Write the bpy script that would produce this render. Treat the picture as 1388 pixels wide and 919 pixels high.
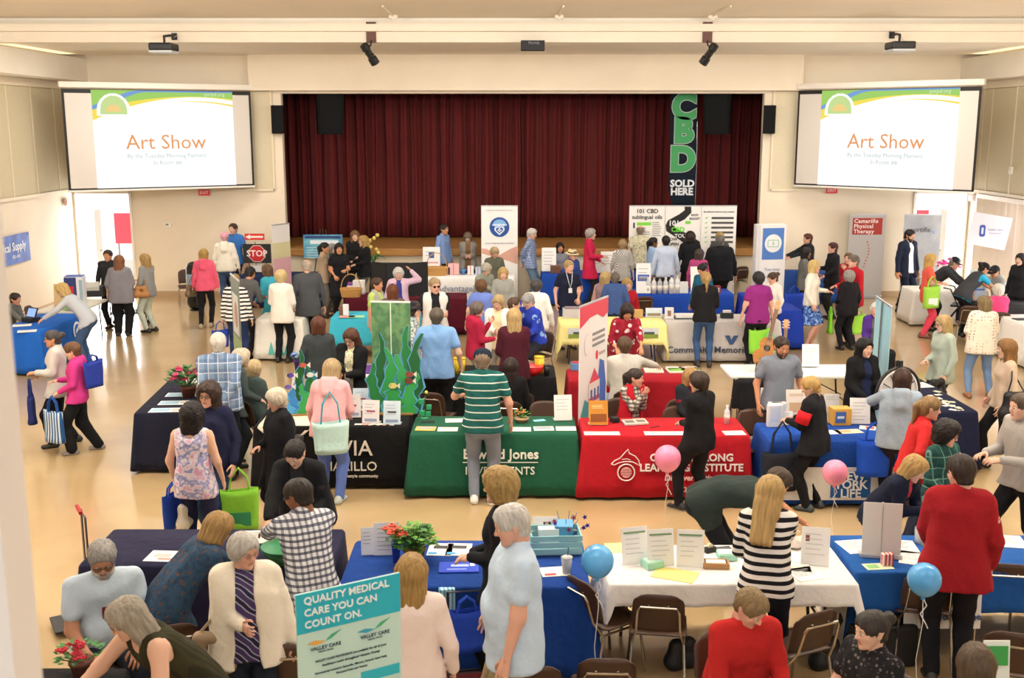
import bpy, bmesh, math, random
import numpy as np
from mathutils import Vector, Matrix
for o in list(bpy.data.objects): bpy.data.objects.remove(o)
SC = bpy.context.scene
COL = SC.collection
random.seed(7)
PI = math.pi
R = math.radians

# ---------------------------------------------------------------- camera
CAM_H, FPX, TILT = 4.15, 1475.0, R(11.1)
cam = bpy.data.cameras.new('camera')
cam.sensor_width = 36.0
cam.lens = 36.0 * FPX / 1388.0
cam.clip_end = 200
cam.dof.use_dof = True
cam.dof.focus_distance = 12.0
cam.dof.aperture_fstop = 3.5
camo = bpy.data.objects.new('camera', cam)
COL.objects.link(camo)
camo.location = (0, 0, CAM_H)
camo.rotation_euler = (PI / 2 - TILT, 0, 0)
SC.camera = camo

# ---------------------------------------------------------------- world and light
SC.view_settings.view_transform = 'Standard'
SC.view_settings.look = 'None'
SC.view_settings.gamma = 1.0
SC.view_settings.use_curve_mapping = False
SC.view_settings.exposure = 0.30
W = bpy.data.worlds.new('daylight')
SC.world = W
W.use_nodes = True
W.node_tree.nodes['Background'].inputs[0].default_value = (1.0, 0.98, 0.95, 1)
W.node_tree.nodes['Background'].inputs[1].default_value = 1.15

def area(name, loc, rot, sx, sy, power, col):
    l = bpy.data.lights.new(name, 'AREA')
    l.shape = 'RECTANGLE'; l.size = sx; l.size_y = sy
    l.energy = power; l.color = col
    o = bpy.data.objects.new(name, l)
    COL.objects.link(o)
    o.location = loc; o.rotation_euler = rot
    return o
# unseen area lights added at ceiling height, and added uplights that brighten the ceiling
for yy, pw in ((4.5, 58), (10.5, 80), (15.5, 105)):
    for xx in (-6.0, 0.0, 6.0):
        area('added_ceiling_fill', (xx, yy, 5.93), (0, 0, 0), 2.8, 1.6, pw, (1.0, 0.96, 0.91))
for xx in (-6.5, 0.0, 6.5):
    area('added_uplight', (xx, 9.3, 5.42), (R(131), 0, 0), 4.0, 0.8, 330, (1.0, 0.96, 0.90))  # added to brighten the far ceiling and beam, no fitting here
for xx in (-7.0, 0.0, 7.0):
    area('added_ceiling_fill', (xx, 23.0, 5.70), (0, 0, 0), 2.4, 0.8, 85, (1.0, 0.95, 0.88))  # fill added over the stage-side bay, no fitting here
for xx in (-10.3, 10.8):
    area('cove_lamp', (xx, 23.6, 5.715), (PI, 0, 0), 0.3, 5.0, 5, (1.0, 0.88, 0.62))
area('added_beam_fill', (0.2, 20.75, 5.66), (R(90 + 22), 0, 0), 20.0, 0.10, 110, (1.0, 0.94, 0.84))  # strip added out of view behind the beam to brighten the back ceiling
# daylight through the two open doorways and the blind window
area('doorway_daylight', (-9.97, 27.6, 1.4), (R(-90), 0, 0), 1.3, 2.4, 120, (1.0, 0.98, 0.96))
area('doorway_daylight', (10.5, 27.6, 1.4), (R(-90), 0, 0), 1.3, 2.4, 120, (1.0, 0.98, 0.96))
area('window_daylight', (10.92, 21.5, 1.4), (0, R(90), 0), 2.2, 8.6, 150, (1.0, 0.98, 0.96))

# ---------------------------------------------------------------- pixel helpers (photograph frame 1388 x 919)
def ray(px, py):
    u = (px - 694) / FPX; v = (py - 459.5) / FPX
    c, s = math.cos(TILT), math.sin(TILT)
    return Vector((u, c - v * s, -s - v * c))
def at(px, py, z=0.0):
    d = ray(px, py); t = (z - CAM_H) / d.z
    return Vector((d.x * t, d.y * t, z))
def atY(px, py, Y):
    d = ray(px, py); t = Y / d.y
    return Vector((d.x * t, Y, CAM_H + d.z * t))

# ---------------------------------------------------------------- materials
def lin(h):
    if not isinstance(h, str): return tuple(h) + ((1,) if len(h) == 3 else ())
    h = h.lstrip('#')
    v = [int(h[i:i + 2], 16) / 255 for i in (0, 2, 4)]
    return tuple([x / 12.92 if x <= .04045 else ((x + .055) / 1.055) ** 2.4 for x in v]) + (1,)
_M = {}
def mat(col_, rough=0.85, metal=0.0, **kw):
    """col_: '#hex', or 'pattern:#a,#b,...' ; cached"""
    key = (col_, rough, metal, tuple(sorted(kw.items())))
    if key in _M: return _M[key]
    m = bpy.data.materials.new(col_.replace('#', '').replace(':', '_')[:40])
    m.use_nodes = True
    nt = m.node_tree; N = nt.nodes; L = nt.links
    b = N['Principled BSDF']
    b.inputs['Roughness'].default_value = rough
    b.inputs['Metallic'].default_value = metal
    if 'spec' in kw: b.inputs['Specular IOR Level'].default_value = kw['spec']
    pat, cols = ('plain', col_) if ':' not in col_ else col_.split(':')
    cols = [lin(c) if c.startswith('#') else float(c) for c in cols.split(',')]
    b.inputs['Base Color'].default_value = cols[0]
    if kw.get('glow'):
        b.inputs['Base Color'].default_value = (.02, .02, .02, 1); b.inputs['Emission Color'].default_value = cols[0]
        b.inputs['Emission Strength'].default_value = kw['glow']
    if kw.get('emit'):
        b.inputs['Emission Color'].default_value = cols[0]
        b.inputs['Emission Strength'].default_value = kw['emit']
    if kw.get('alpha') is not None: b.inputs['Alpha'].default_value = kw['alpha']
    if kw.get('trans'):
        b.inputs['Transmission Weight'].default_value = kw['trans']
    if kw.get('sss'):
        b.inputs['Subsurface Weight'].default_value = kw['sss']
        b.inputs['Subsurface Radius'].default_value = (.02, .008, .004)
    tc = N.new('ShaderNodeTexCoord')
    def node(t, **k):
        n = N.new(t)
        for a, v in k.items(): setattr(n, a, v)
        return n
    def ramp(fac, stops, interp='LINEAR'):
        r = node('ShaderNodeValToRGB'); r.color_ramp.interpolation = interp
        e = r.color_ramp.elements
        while len(e) < len(stops): e.new(0.5)
        for i, (p, c) in enumerate(stops): e[i].position = p; e[i].color = c
        L.new(fac, r.inputs[0]); return r.outputs[0]
    def noise(scale, detail=2.0, vec=None, rough_=.5):
        n = node('ShaderNodeTexNoise'); n.inputs['Scale'].default_value = scale
        n.inputs['Detail'].default_value = detail; n.inputs['Roughness'].default_value = rough_
        L.new(vec or tc.outputs['Object'], n.inputs['Vector']); return n.outputs['Fac']
    def band(axis, period, duty, soft=0.04):
        s = node('ShaderNodeSeparateXYZ'); L.new(tc.outputs['Object'], s.inputs[0])
        d = node('ShaderNodeMath', operation='DIVIDE'); d.inputs[1].default_value = period
        L.new(s.outputs[axis], d.inputs[0])
        f = node('ShaderNodeMath', operation='FRACT'); L.new(d.outputs[0], f.inputs[0])
        g = node('ShaderNodeMath', operation='LESS_THAN'); g.inputs[1].default_value = duty
        L.new(f.outputs[0], g.inputs[0]); return g.outputs[0]
    def mix(fac, a, bb):
        x = node('ShaderNodeMix', data_type='RGBA')
        if isinstance(fac, float): x.inputs['Factor'].default_value = fac
        else: L.new(fac, x.inputs['Factor'])
        for v, i in ((a, 6), (bb, 7)):
            if isinstance(v, tuple): x.inputs[i].default_value = v
            else: L.new(v, x.inputs[i])
        return x.outputs[2]
    out = None
    if pat == 'plain':
        if kw.get('grain'):
            c = cols[0]; g = kw['grain']
            out = ramp(noise(kw.get('gs', 9), 4), [(.3, tuple(x * (1 - g) for x in c[:3]) + (1,)), (.7, tuple(min(1, x * (1 + g)) for x in c[:3]) + (1,))])
    elif pat == 'stripe':      # horizontal: a, b, period, duty
        out = mix(band(2, cols[2], cols[3] if len(cols) > 3 else .5), cols[0], cols[1])
    elif pat == 'vstripe':
        out = mix(band(0, cols[2], .5), cols[0], cols[1])
    elif pat == 'plaid':       # a base, b bars, c lines, period
        p = cols[3]
        x = mix(.5, cols[0], cols[1])
        o1 = mix(band(0, p, .45), cols[0], x)
        m2 = node('ShaderNodeMath', operation='MULTIPLY'); m2.inputs[1].default_value = .5
        L.new(band(2, p, .45), m2.inputs[0])
        o1 = mix(m2.outputs[0], o1, cols[1])
        o1 = mix(band(2, p, .09), o1, cols[2]); out = mix(band(0, p, .09), o1, cols[2])
    elif pat == 'check':       # a, b, period : gingham
        o1 = mix(band(0, cols[2], .42), cols[0], mix(.6, cols[0], cols[1])); m2 = node('ShaderNodeMath', operation='MULTIPLY'); m2.inputs[1].default_value = .8; L.new(band(2, cols[2], .42), m2.inputs[0]); out = mix(m2.outputs[0], o1, cols[1])
    elif pat == 'floral':      # base, b, c, scale
        v = node('ShaderNodeTexVoronoi'); v.inputs['Scale'].default_value = cols[3]
        L.new(tc.outputs['Object'], v.inputs['Vector'])
        f = ramp(v.outputs['Distance'], [(0, cols[1]), (.30, cols[1]), (.36, cols[0]), (1, cols[0])])
        out = mix(ramp(noise(cols[3] * 1.3, 3), [(.52, (0, 0, 0, 1)), (.56, (1, 1, 1, 1))]), f, cols[2])
    elif pat == 'tie':         # three colours blended
        out = ramp(noise(cols[3], 3), [(.34, cols[0]), (.45, cols[1]), (.55, cols[2]), (.66, cols[1])])
    elif pat == 'dots':
        v = node('ShaderNodeTexVoronoi'); v.inputs['Scale'].default_value = cols[2]
        v.inputs['Randomness'].default_value = .35
        L.new(tc.outputs['Object'], v.inputs['Vector'])
        out = ramp(v.outputs['Distance'], [(0, cols[1]), (.26, cols[1]), (.30, cols[0]), (1, cols[0])])
    elif pat == 'zig':         # diagonal stripes
        w = node('ShaderNodeTexWave', wave_type='BANDS', bands_direction='DIAGONAL'); w.inputs['Scale'].default_value = cols[3]
        w.inputs['Distortion'].default_value = 2.0
        L.new(tc.outputs['Object'], w.inputs['Vector'])
        out = ramp(w.outputs['Fac'], [(.25, cols[0]), (.45, cols[1]), (.75, cols[2])], 'CONSTANT')
    elif pat == 'two':         # upper b over lower a, split height
        s = node('ShaderNodeSeparateXYZ'); L.new(tc.outputs['Object'], s.inputs[0])
        g = node('ShaderNodeMath', operation='GREATER_THAN'); g.inputs[1].default_value = cols[2]
        L.new(s.outputs[2], g.inputs[0]); out = mix(g.outputs[0], cols[0], cols[1])
    elif pat == 'hair':
        mp = node('ShaderNodeMapping'); mp.inputs['Scale'].default_value = (60, 60, 7)
        L.new(tc.outputs['Object'], mp.inputs['Vector'])
        c = cols[0]; c2 = cols[1] if len(cols) > 1 else tuple(x * .55 for x in c[:3]) + (1,)
        out = ramp(noise(1.0, 3, mp.outputs[0]), [(.30, c2), (.68, c)])
    elif pat == 'wood':
        mp = node('ShaderNodeMapping'); mp.inputs['Scale'].default_value = (1, 9, 9)
        L.new(tc.outputs['Object'], mp.inputs['Vector'])
        out = ramp(noise(3, 6, mp.outputs[0]), [(.3, cols[0]), (.7, cols[1])])
    elif pat == 'blot':        # patchy blend a,b,scale
        out = ramp(noise(cols[2], 4), [(.4, cols[0]), (.6, cols[1])])
    if out is not None:
        L.new(out, b.inputs['Base Color'])
    if kw.get('bump'):
        bp = node('ShaderNodeBump'); bp.inputs['Strength'].default_value = kw['bump']
        bp.inputs['Distance'].default_value = kw.get('bd', .02)
        L.new(noise(kw.get('bs', 14), 3), bp.inputs['Height']); L.new(bp.outputs[0], b.inputs['Normal'])
    _M[key] = m
    return m
def cloth(spec): return mat(spec, .9, bump=.45, bs=11, bd=.03, spec=.25)
def plastic(c): return mat(c, .45)
def paperm(c='#f4f2ec'): return mat(c, .8)
def metal(c='#b8b8b8', r=.25): return mat(c, r, 1.0)

# ---------------------------------------------------------------- object helpers
def link(o, parent=None):
    COL.objects.link(o)
    if parent is not None: o.parent = parent
    return o
def empty(name, loc, rz=0.0):
    o = bpy.data.objects.new(name, None); COL.objects.link(o)
    o.empty_display_size = .1
    o.location = loc; o.rotation_euler = (0, 0, rz); return o
def tag(o, label=None, cat=None, group=None, kind=None):
    if label: o['label'] = label
    if cat: o['category'] = cat
    if group: o['group'] = group
    if kind: o['kind'] = kind
    return o
def thing(name, label, cat, loc=(0, 0, 0), rz=0.0, group=None):
    return tag(empty(name, loc, rz), label, cat, group)
def meshobj(name, verts, faces, m, parent=None, smooth=False, mats=None, midx=None):
    me = bpy.data.meshes.new(name)
    me.from_pydata([tuple(v) for v in verts], [], faces)
    for x in (mats or [m]): me.materials.append(x)
    if midx is not None: me.polygons.foreach_set('material_index', midx)
    if smooth: me.polygons.foreach_set('use_smooth', [True] * len(me.polygons))
    me.update()
    return link(bpy.data.objects.new(name, me), parent)
class MB:
    """collects simple shapes into one mesh"""
    def __init__(s): s.v = []; s.f = []; s.mi = []; s.cur = 0
    def add(s, v, f):
        n = len(s.v); s.v += [tuple(x) for x in v]; s.f += [tuple(i + n for i in q) for q in f]
        s.mi += [s.cur] * len(f); return s
    def box(s, c, d, rz=0.0, M=None, bev=0.0):
        x, y, z = d[0] / 2, d[1] / 2, d[2] / 2
        if bev > 0:
            bm = bmesh.new(); bmesh.ops.create_cube(bm, size=1.0)
            bmesh.ops.scale(bm, vec=d, verts=bm.verts)
            bmesh.ops.bevel(bm, geom=bm.edges[:], offset=bev, segments=2, affect='EDGES', profile=.6)
            bm.verts.index_update()
            vs = [v.co.copy() for v in bm.verts]; fs = [[v.index for v in f.verts] for f in bm.faces]; bm.free()
        else:
            vs = [Vector((a * x, b * y, e * z)) for e in (-1, 1) for b in (-1, 1) for a in (-1, 1)]
            fs = [(0, 2, 3, 1), (4, 5, 7, 6), (0, 1, 5, 4), (2, 6, 7, 3), (0, 4, 6, 2), (1, 3, 7, 5)]
        T = Matrix.Translation(c) @ (M.to_4x4() if M is not None else Matrix.Rotation(rz, 4, 'Z'))
        return s.add([T @ v for v in vs], fs)
    def tube(s, pts, r, n=8, closed=False, caps=True):
        pts = [Vector(p) for p in pts]; m = len(pts)
        rs = r if isinstance(r, (list, tuple)) else [r] * m
        V = []; F = []; prev = None
        for i, p in enumerate(pts):
            if closed: t = pts[(i + 1) % m] - pts[i - 1]
            else: t = pts[min(i + 1, m - 1)] - pts[max(i - 1, 0)]
            t.normalize()
            if prev is None:
                a = t.orthogonal().normalized()
            else:
                a = prev - t * prev.dot(t)
                a = a.normalized() if a.length > 1e-6 else t.orthogonal().normalized()
            prev = a; bb = t.cross(a)
            for k in range(n):
                th = 2 * PI * k / n
                V.append(p + (a * math.cos(th) + bb * math.sin(th)) * rs[i])
        for i in range(m if closed else m - 1):
            j = (i + 1) % m
            for k in range(n):
                F.append((i * n + k, i * n + (k + 1) % n, j * n + (k + 1) % n, j * n + k))
        if caps and not closed:
            F.append(tuple(range(n - 1, -1, -1))); F.append(tuple((m - 1) * n + k for k in range(n)))
        return s.add(V, F)
    def lathe(s, prof, n=16, c=(0, 0, 0), M=None):
        V = []; F = []; m = len(prof)
        for r_, z in prof:
            for k in range(n):
                th = 2 * PI * k / n; V.append(Vector((r_ * math.cos(th), r_ * math.sin(th), z)))
        for i in range(m - 1):
            for k in range(n):
                F.append((i * n + k, i * n + (k + 1) % n, (i + 1) * n + (k + 1) % n, (i + 1) * n + k))
        F.append(tuple(range(n - 1, -1, -1))); F.append(tuple((m - 1) * n + k for k in range(n)))
        T = Matrix.Translation(c) @ (M.to_4x4() if M is not None else Matrix())
        return s.add([T @ v for v in V], F)
    def ball(s, c, r, n=10, m=7, sc=(1, 1, 1)):
        c = Vector(c)
        prof = [(max(1e-4, math.sin(PI * i / m)) * r, -math.cos(PI * i / m) * r) for i in range(m + 1)]
        b = MB().lathe(prof, n)
        return s.add([Vector((v[0] * sc[0], v[1] * sc[1], v[2] * sc[2])) + c for v in b.v], b.f)
    def prism(s, poly, z0, z1, M=None):
        n = len(poly); V = [Vector((p[0], p[1], z0)) for p in poly] + [Vector((p[0], p[1], z1)) for p in poly]
        F = [tuple(range(n - 1, -1, -1)), tuple(range(n, 2 * n))] + [(i, (i + 1) % n, n + (i + 1) % n, n + i) for i in range(n)]
        if M is not None: V = [M @ v for v in V]
        return s.add(V, F)
    def build(s, name, m, parent=None, smooth=False):
        ms = m if isinstance(m, list) else [m]
        return meshobj(name, s.v, s.f, None, parent, smooth, mats=ms, midx=s.mi)
def struct(o, label=None):
    o['kind'] = 'structure'
    if label: o['label'] = label
    return o
_TX = {}
def textmesh(txt, size, depth=.002, bold=0.0, align='CENTER', res=2, shear=0.0, space=1.0):
    k = (txt, size, depth, bold, align, res, shear, space)
    if k in _TX: return _TX[k]
    cu = bpy.data.curves.new('lettering', 'FONT'); cu.body = txt; cu.size = size; cu.extrude = depth
    cu.offset = bold * size; cu.align_x = align; cu.align_y = 'CENTER'; cu.resolution_u = res; cu.shear = shear; cu.space_character = space
    o = bpy.data.objects.new('lettering', cu); COL.objects.link(o)
    me = bpy.data.meshes.new_from_object(o)
    bpy.data.objects.remove(o); bpy.data.curves.remove(cu)
    me.name = 'lettering'; _TX[k] = me; return me
def text(txt, size, loc, m, parent, rot=(PI / 2, 0, 0), name='lettering', **kw):
    me = textmesh(txt, size, **kw).copy(); me.materials.clear(); me.materials.append(m)
    o = bpy.data.objects.new(name, me); link(o, parent)
    o.location = loc; o.rotation_euler = rot; return o
def dup(o, parent=None):
    c = o.copy(); COL.objects.link(c); c.parent = parent
    for ch in list(o.children): dup(ch, c)
    return c
# ================================================================ the hall
XL, XR, YB, YN = -10.65, 11.10, 26.6, -4.0
CEIL, CEILB, BEAMY = 6.02, 5.78, 20.0
def wallmat(c='#e9dac3'): return mat(c, .75, grain=.03, gs=1.2, bump=.08, bs=60, bd=.004)
WALL = wallmat('#eadcc6'); WHITE = mat('#efe6d6', .7, grain=.02, gs=2)
# floor: polished vinyl
def floor_mat():
    m = mat('blot:#b89d74,#c0a67d,.9', .20)
    b = m.node_tree.nodes['Principled BSDF']
    b.inputs['Specular IOR Level'].default_value = .55
    b.inputs['Coat Weight'].default_value = .35; b.inputs['Coat Roughness'].default_value = .07
    nt = m.node_tree
    n = nt.nodes.new('ShaderNodeTexNoise'); n.inputs['Scale'].default_value = 1.6; n.inputs['Detail'].default_value = 3
    tc = nt.nodes.new('ShaderNodeTexCoord'); nt.links.new(tc.outputs['Object'], n.inputs['Vector'])
    bp = nt.nodes.new('ShaderNodeBump'); bp.inputs['Strength'].default_value = .06; bp.inputs['Distance'].default_value = .03
    nt.links.new(n.outputs['Fac'], bp.inputs['Height']); nt.links.new(bp.outputs[0], b.inputs['Normal'])
    nt.links.new(bp.outputs[0], b.inputs['Coat Normal'])
    return m
struct(MB().box(((XL + XR) / 2, (YB + YN) / 2, -.05), (XR - XL + .6, YB - YN + .4, .1)).build('floor', floor_mat()))
struct(MB().box((0, 30.5, -.06), (34, 7.6, .1)).build('ground_outside', mat('#d9d4ca', .9)))
# back wall in pieces around the two doorways and the stage opening
DL0, DL1, DR0, DR1, DH = -10.62, -9.27, 9.78, 11.05, 2.56
PX0, PX1, SZ = -5.52, 6.03, 1.20
wb = MB()
T = .22
def wb_box(x0, x1, z0, z1): wb.box(((x0 + x1) / 2, YB + T / 2, (z0 + z1) / 2), (x1 - x0, T, z1 - z0))
wb_box(XL - .2, DL0, 0, 6.1); wb_box(DL0, DL1, DH, 6.1); wb_box(DL1, PX0, 0, 6.1)
wb_box(PX0, PX1, 4.9, 6.1); wb_box(PX1, DR0, 0, 6.1); wb_box(DR0, DR1, DH, 6.1); wb_box(DR1, XR + .2, 0, 6.1)
WBK = struct(wb.build('wall_back', WALL))
struct(MB().box(((-6.2 + 6.85) / 2, YB - .16, (4.96 + CEILB) / 2), (13.05, .32, CEILB - 4.96)).build('wall_header', WALL))
# side walls
struct(MB().box((XL - .1, (YB + YN) / 2, 3.05), (.2, YB - YN, 6.1)).build('wall_left', WALL))
wr_ = MB()
def wr_box(y0, y1, z0, z1): wr_.box((XR + .1, (y0 + y1) / 2, (z0 + z1) / 2), (.2, y1 - y0, z1 - z0))
wr_box(YN, 17.0, 0, 6.1); wr_box(17.0, 26.0, 2.55, 6.1); wr_box(26.0, YB, 0, 6.1); wr_box(17.0, 26.0, 0, .12)
struct(wr_.build('wall_right', WALL))
# the white wall end close to the left of the camera
struct(MB().box((-.992 - 1.5, 2.06, 3.05), (3.0, .12, 6.1)).build('wall_near', mat('#e9e4e0', .8)))
# acoustic panels with battens on the upper side walls
PAN = mat('#cfc3a4', .95, grain=.05, gs=30)
TRIM = mat('#e6d8bc', .6)
def side_panels(side, x, ys):
    inw = 1 if side == 'left' else -1
    f = struct(MB().box((x + inw * .03, (ys[0] + ys[-1]) / 2, 2.62), (.06, abs(ys[-1] - ys[0]), .07)).box((x + inw * .03, (ys[0] + ys[-1]) / 2, 5.02), (.06, abs(ys[-1] - ys[0]), .06)).build('trim_' + side, TRIM))
    me = None
    for a, b in zip(ys[:-1], ys[1:]):
        p = MB().box((x + inw * .02, (a + b) / 2, 3.82), (.04, abs(b - a) - .05, 2.32), bev=.008).build('wall_panel', PAN, f)
        MB().box((x + inw * .025, b, 3.82), (.05, .045, 2.34)).build('batten', TRIM, f)
side_panels('left', XL, [26.5, 25.75, 24.55, 23.35, 22.15, 20.95, 19.75, 18.5])
side_panels('right', XR, [26.5, 25.6, 24.4, 23.2, 22.0, 20.8])
# panels of the back wall behind the screens, with their frames
for nm, x0, x1 in (('trim_1', -9.1, -5.75), ('trim_2', 6.25, 9.6)):
    f = struct(MB().box(((x0 + x1) / 2, YB - .03, 2.62), (x1 - x0, .05, .06)).box((x0, YB - .03, 3.8), (.05, .05, 2.4)).box((x1, YB - .03, 3.8), (.05, .05, 2.4)).build(nm, TRIM))
    MB().box(((x0 + x1) / 2, YB - .015, 3.8), (x1 - x0 - .06, .03, 2.3), bev=.006).build('wall_panel', mat('#d8ccb0', .95, grain=.05, gs=30), f)
# bulkheads along the side walls
struct(MB().box((XL + .28, (YB + 12) / 2, (5.18 + 5.70) / 2), (.56, YB - 12, .52)).build('trim_3', WHITE))
struct(MB().box((XR - .22, (YB + 12) / 2, (5.18 + 5.70) / 2), (.44, YB - 12, .52)).build('trim_4', WHITE))
# ceiling: higher bay in front of the beam, lower bay behind it
struct(MB().box(((XL + XR) / 2, (YN + BEAMY) / 2, CEIL + .06), (XR - XL + .4, BEAMY - YN, .12)).build('ceiling', mat('#f0e6d4', .8, grain=.02, gs=1)))
struct(MB().box(((XL + XR) / 2, (BEAMY + YB) / 2, CEILB + .06), (XR - XL + .4, YB - BEAMY + .4, .12)).build('ceiling_stage_side', mat('#f2e8d6', .8, grain=.02, gs=1)))
struct(MB().box(((XL + XR) / 2, BEAMY + .15, (5.60 + CEIL) / 2 + .03), (XR - XL, .3, CEIL - 5.60 + .06), bev=.01).build('ceiling_beam', mat('#efe5d3', .75, grain=.02, gs=2)))
struct(MB().box(((XL + XR) / 2, BEAMY - .012, CEIL - .03), (XR - XL, .024, .035)).build('trim_5', mat('#f6efe2', .6)))
# baseboards
BBM = mat('#c3a683', .6)
struct(MB().box(((DL1 + PX0) / 2, YB - .012, .07), (PX0 - DL1, .024, .14)).build('baseboard_back_left', BBM))
struct(MB().box(((PX1 + DR0) / 2, YB - .012, .07), (DR0 - PX1, .024, .14)).build('baseboard_back_right', BBM))
struct(MB().box((XL + .012, (YN + YB) / 2, .07), (.024, YB - YN, .14)).build('baseboard_left', BBM))
# doorways: jambs, opened leaf
for n, a, b in ((1, DL0, DL1), (2, DR0, DR1)):
    d = struct(MB().box((a, YB + .1, DH / 2), (.05, .3, DH)).box((b, YB + .1, DH / 2), (.05, .3, DH)).box(((a + b) / 2, YB + .1, DH), (b - a, .3, .06)).build('door_%d' % n, mat('#f3ece2', .6)))
    sx = a - .01 if n == 1 else b + .01
    leaf = MB().box((sx + (.03 if n == 1 else -.03), YB + .85, 1.02), (.045, 1.2, 2.04), bev=.006).build('door_leaf', mat('#efe9e0', .6), d)
    MB().box((sx + (.065 if n == 1 else -.065), YB + 1.3, 1.0), (.03, .1, .03), bev=.008).build('door_handle', metal(), leaf)
# stage
st = MB()
st.box(((PX0 + PX1) / 2, YB + 1.6, SZ / 2 - .02), (PX1 - PX0, 3.2, SZ - .04)).box(((PX0 + PX1) / 2, YB + 1.75, SZ / 2 - .02), (PX1 - PX0 + 2.4, 2.9, SZ - .04))
STG = struct(st.build('stage', mat('#ddd0b6', .7)))
WD = mat('wood:#a8763c,#c9985a', .35)
k = 0
for yy in np.arange(YB - .08, YB + 3.0, .155):
    MB().box(((PX0 + PX1) / 2, yy + .077, SZ - .018), (PX1 - PX0 + (.1 if yy < YB + .1 else (0 if yy < YB + .3 else 2.3)), .150, .036), bev=.004).build('floorboard', WD, STG)
MB().box(((PX0 + PX1) / 2, YB - .07, SZ - .09), (PX1 - PX0 + .2, .05, .18), bev=.015).build('nosing', mat('wood:#9c6a34,#b98748', .4), STG)
struct(MB().box((PX0 - 1.3, YB + 1.9, 3.0), (.2, 3.2, 6.0)).box((PX1 + 1.3, YB + 1.9, 3.0), (.2, 3.2, 6.0)).box((.25, YB + 3.4, 3.0), (14.2, .1, 6.0)).box((.25, YB + 1.8, 5.95), (14.2, 3.1, .1)).build('wall_stage', mat('#2a1d1a', .9)))
# stage curtain in two halves of deep red pleats
def curtain(x0, x1, label):
    n = int((x1 - x0) / .022); V = []; F = []
    zs = [SZ + .03, 1.9, 2.7, 3.5, 4.3, 5.2]
    for j, z in enumerate(zs):
        for i in range(n + 1):
            x = x0 + (x1 - x0) * i / n
            a = .055 * math.sin(x * 22 + 1.7 * math.sin(x * 3.1)) + .035 * math.sin(x * 41 + math.sin(x * 7) * 2) + .05 * math.sin(x * 5.3 + .4 * j)
            V.append((x + .012 * math.sin(z * 2 + x * 9), YB + 2.55 + a, z))
    for j in range(len(zs) - 1):
        for i in range(n):
            q = j * (n + 1) + i; F.append((q, q + 1, q + n + 2, q + n + 1))
    c = meshobj('stage_curtain', V, F, mat('vstripe:#571011,#641415,.37', .85, bump=.3, bs=25, bd=.01), None, True)
    mod = c.modifiers.new('thickness', 'SOLIDIFY'); mod.thickness = .012
    tag(c, label, 'curtain', 'stage curtains')
curtain(PX0 - 1.1, .24, 'dark red pleated velvet stage curtain, left half')
curtain(.26, PX1 + 1.1, 'dark red pleated velvet stage curtain, right half')
# window with vertical blinds in the right wall
w1 = struct(MB().box((XR - .02, 21.5, 2.52), (.12, 9.0, .10)).box((XR, 26.0, 1.3), (.14, .06, 2.5)).box((XR, 17.0, 1.3), (.14, .06, 2.5)).box((XR, 23.9, 1.3), (.1, .06, 2.5)).build('window_1', mat('#efe6d8', .6)))
MB().box((XR + .14, 21.5, 1.3), (.012, 8.9, 2.4)).build('pane', mat('#ffffff', .02, trans=1.0, alpha=.35), w1)
sl = None
for i in range(96):
    yy = 25.93 - i * .092
    if sl is None:
        sl = MB().box((0, 0, 0), (.004, .088, 2.32)).build('blind_slat', mat('#e9dccb', .7, spec=.3), w1)
        o = sl
    else:
        o = sl.copy(); COL.objects.link(o); o.parent = w1
    o.location = (XR - .035, yy, 1.30); o.rotation_euler = (0, 0, R(28 + 6 * math.sin(i * 1.7)))

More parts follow.
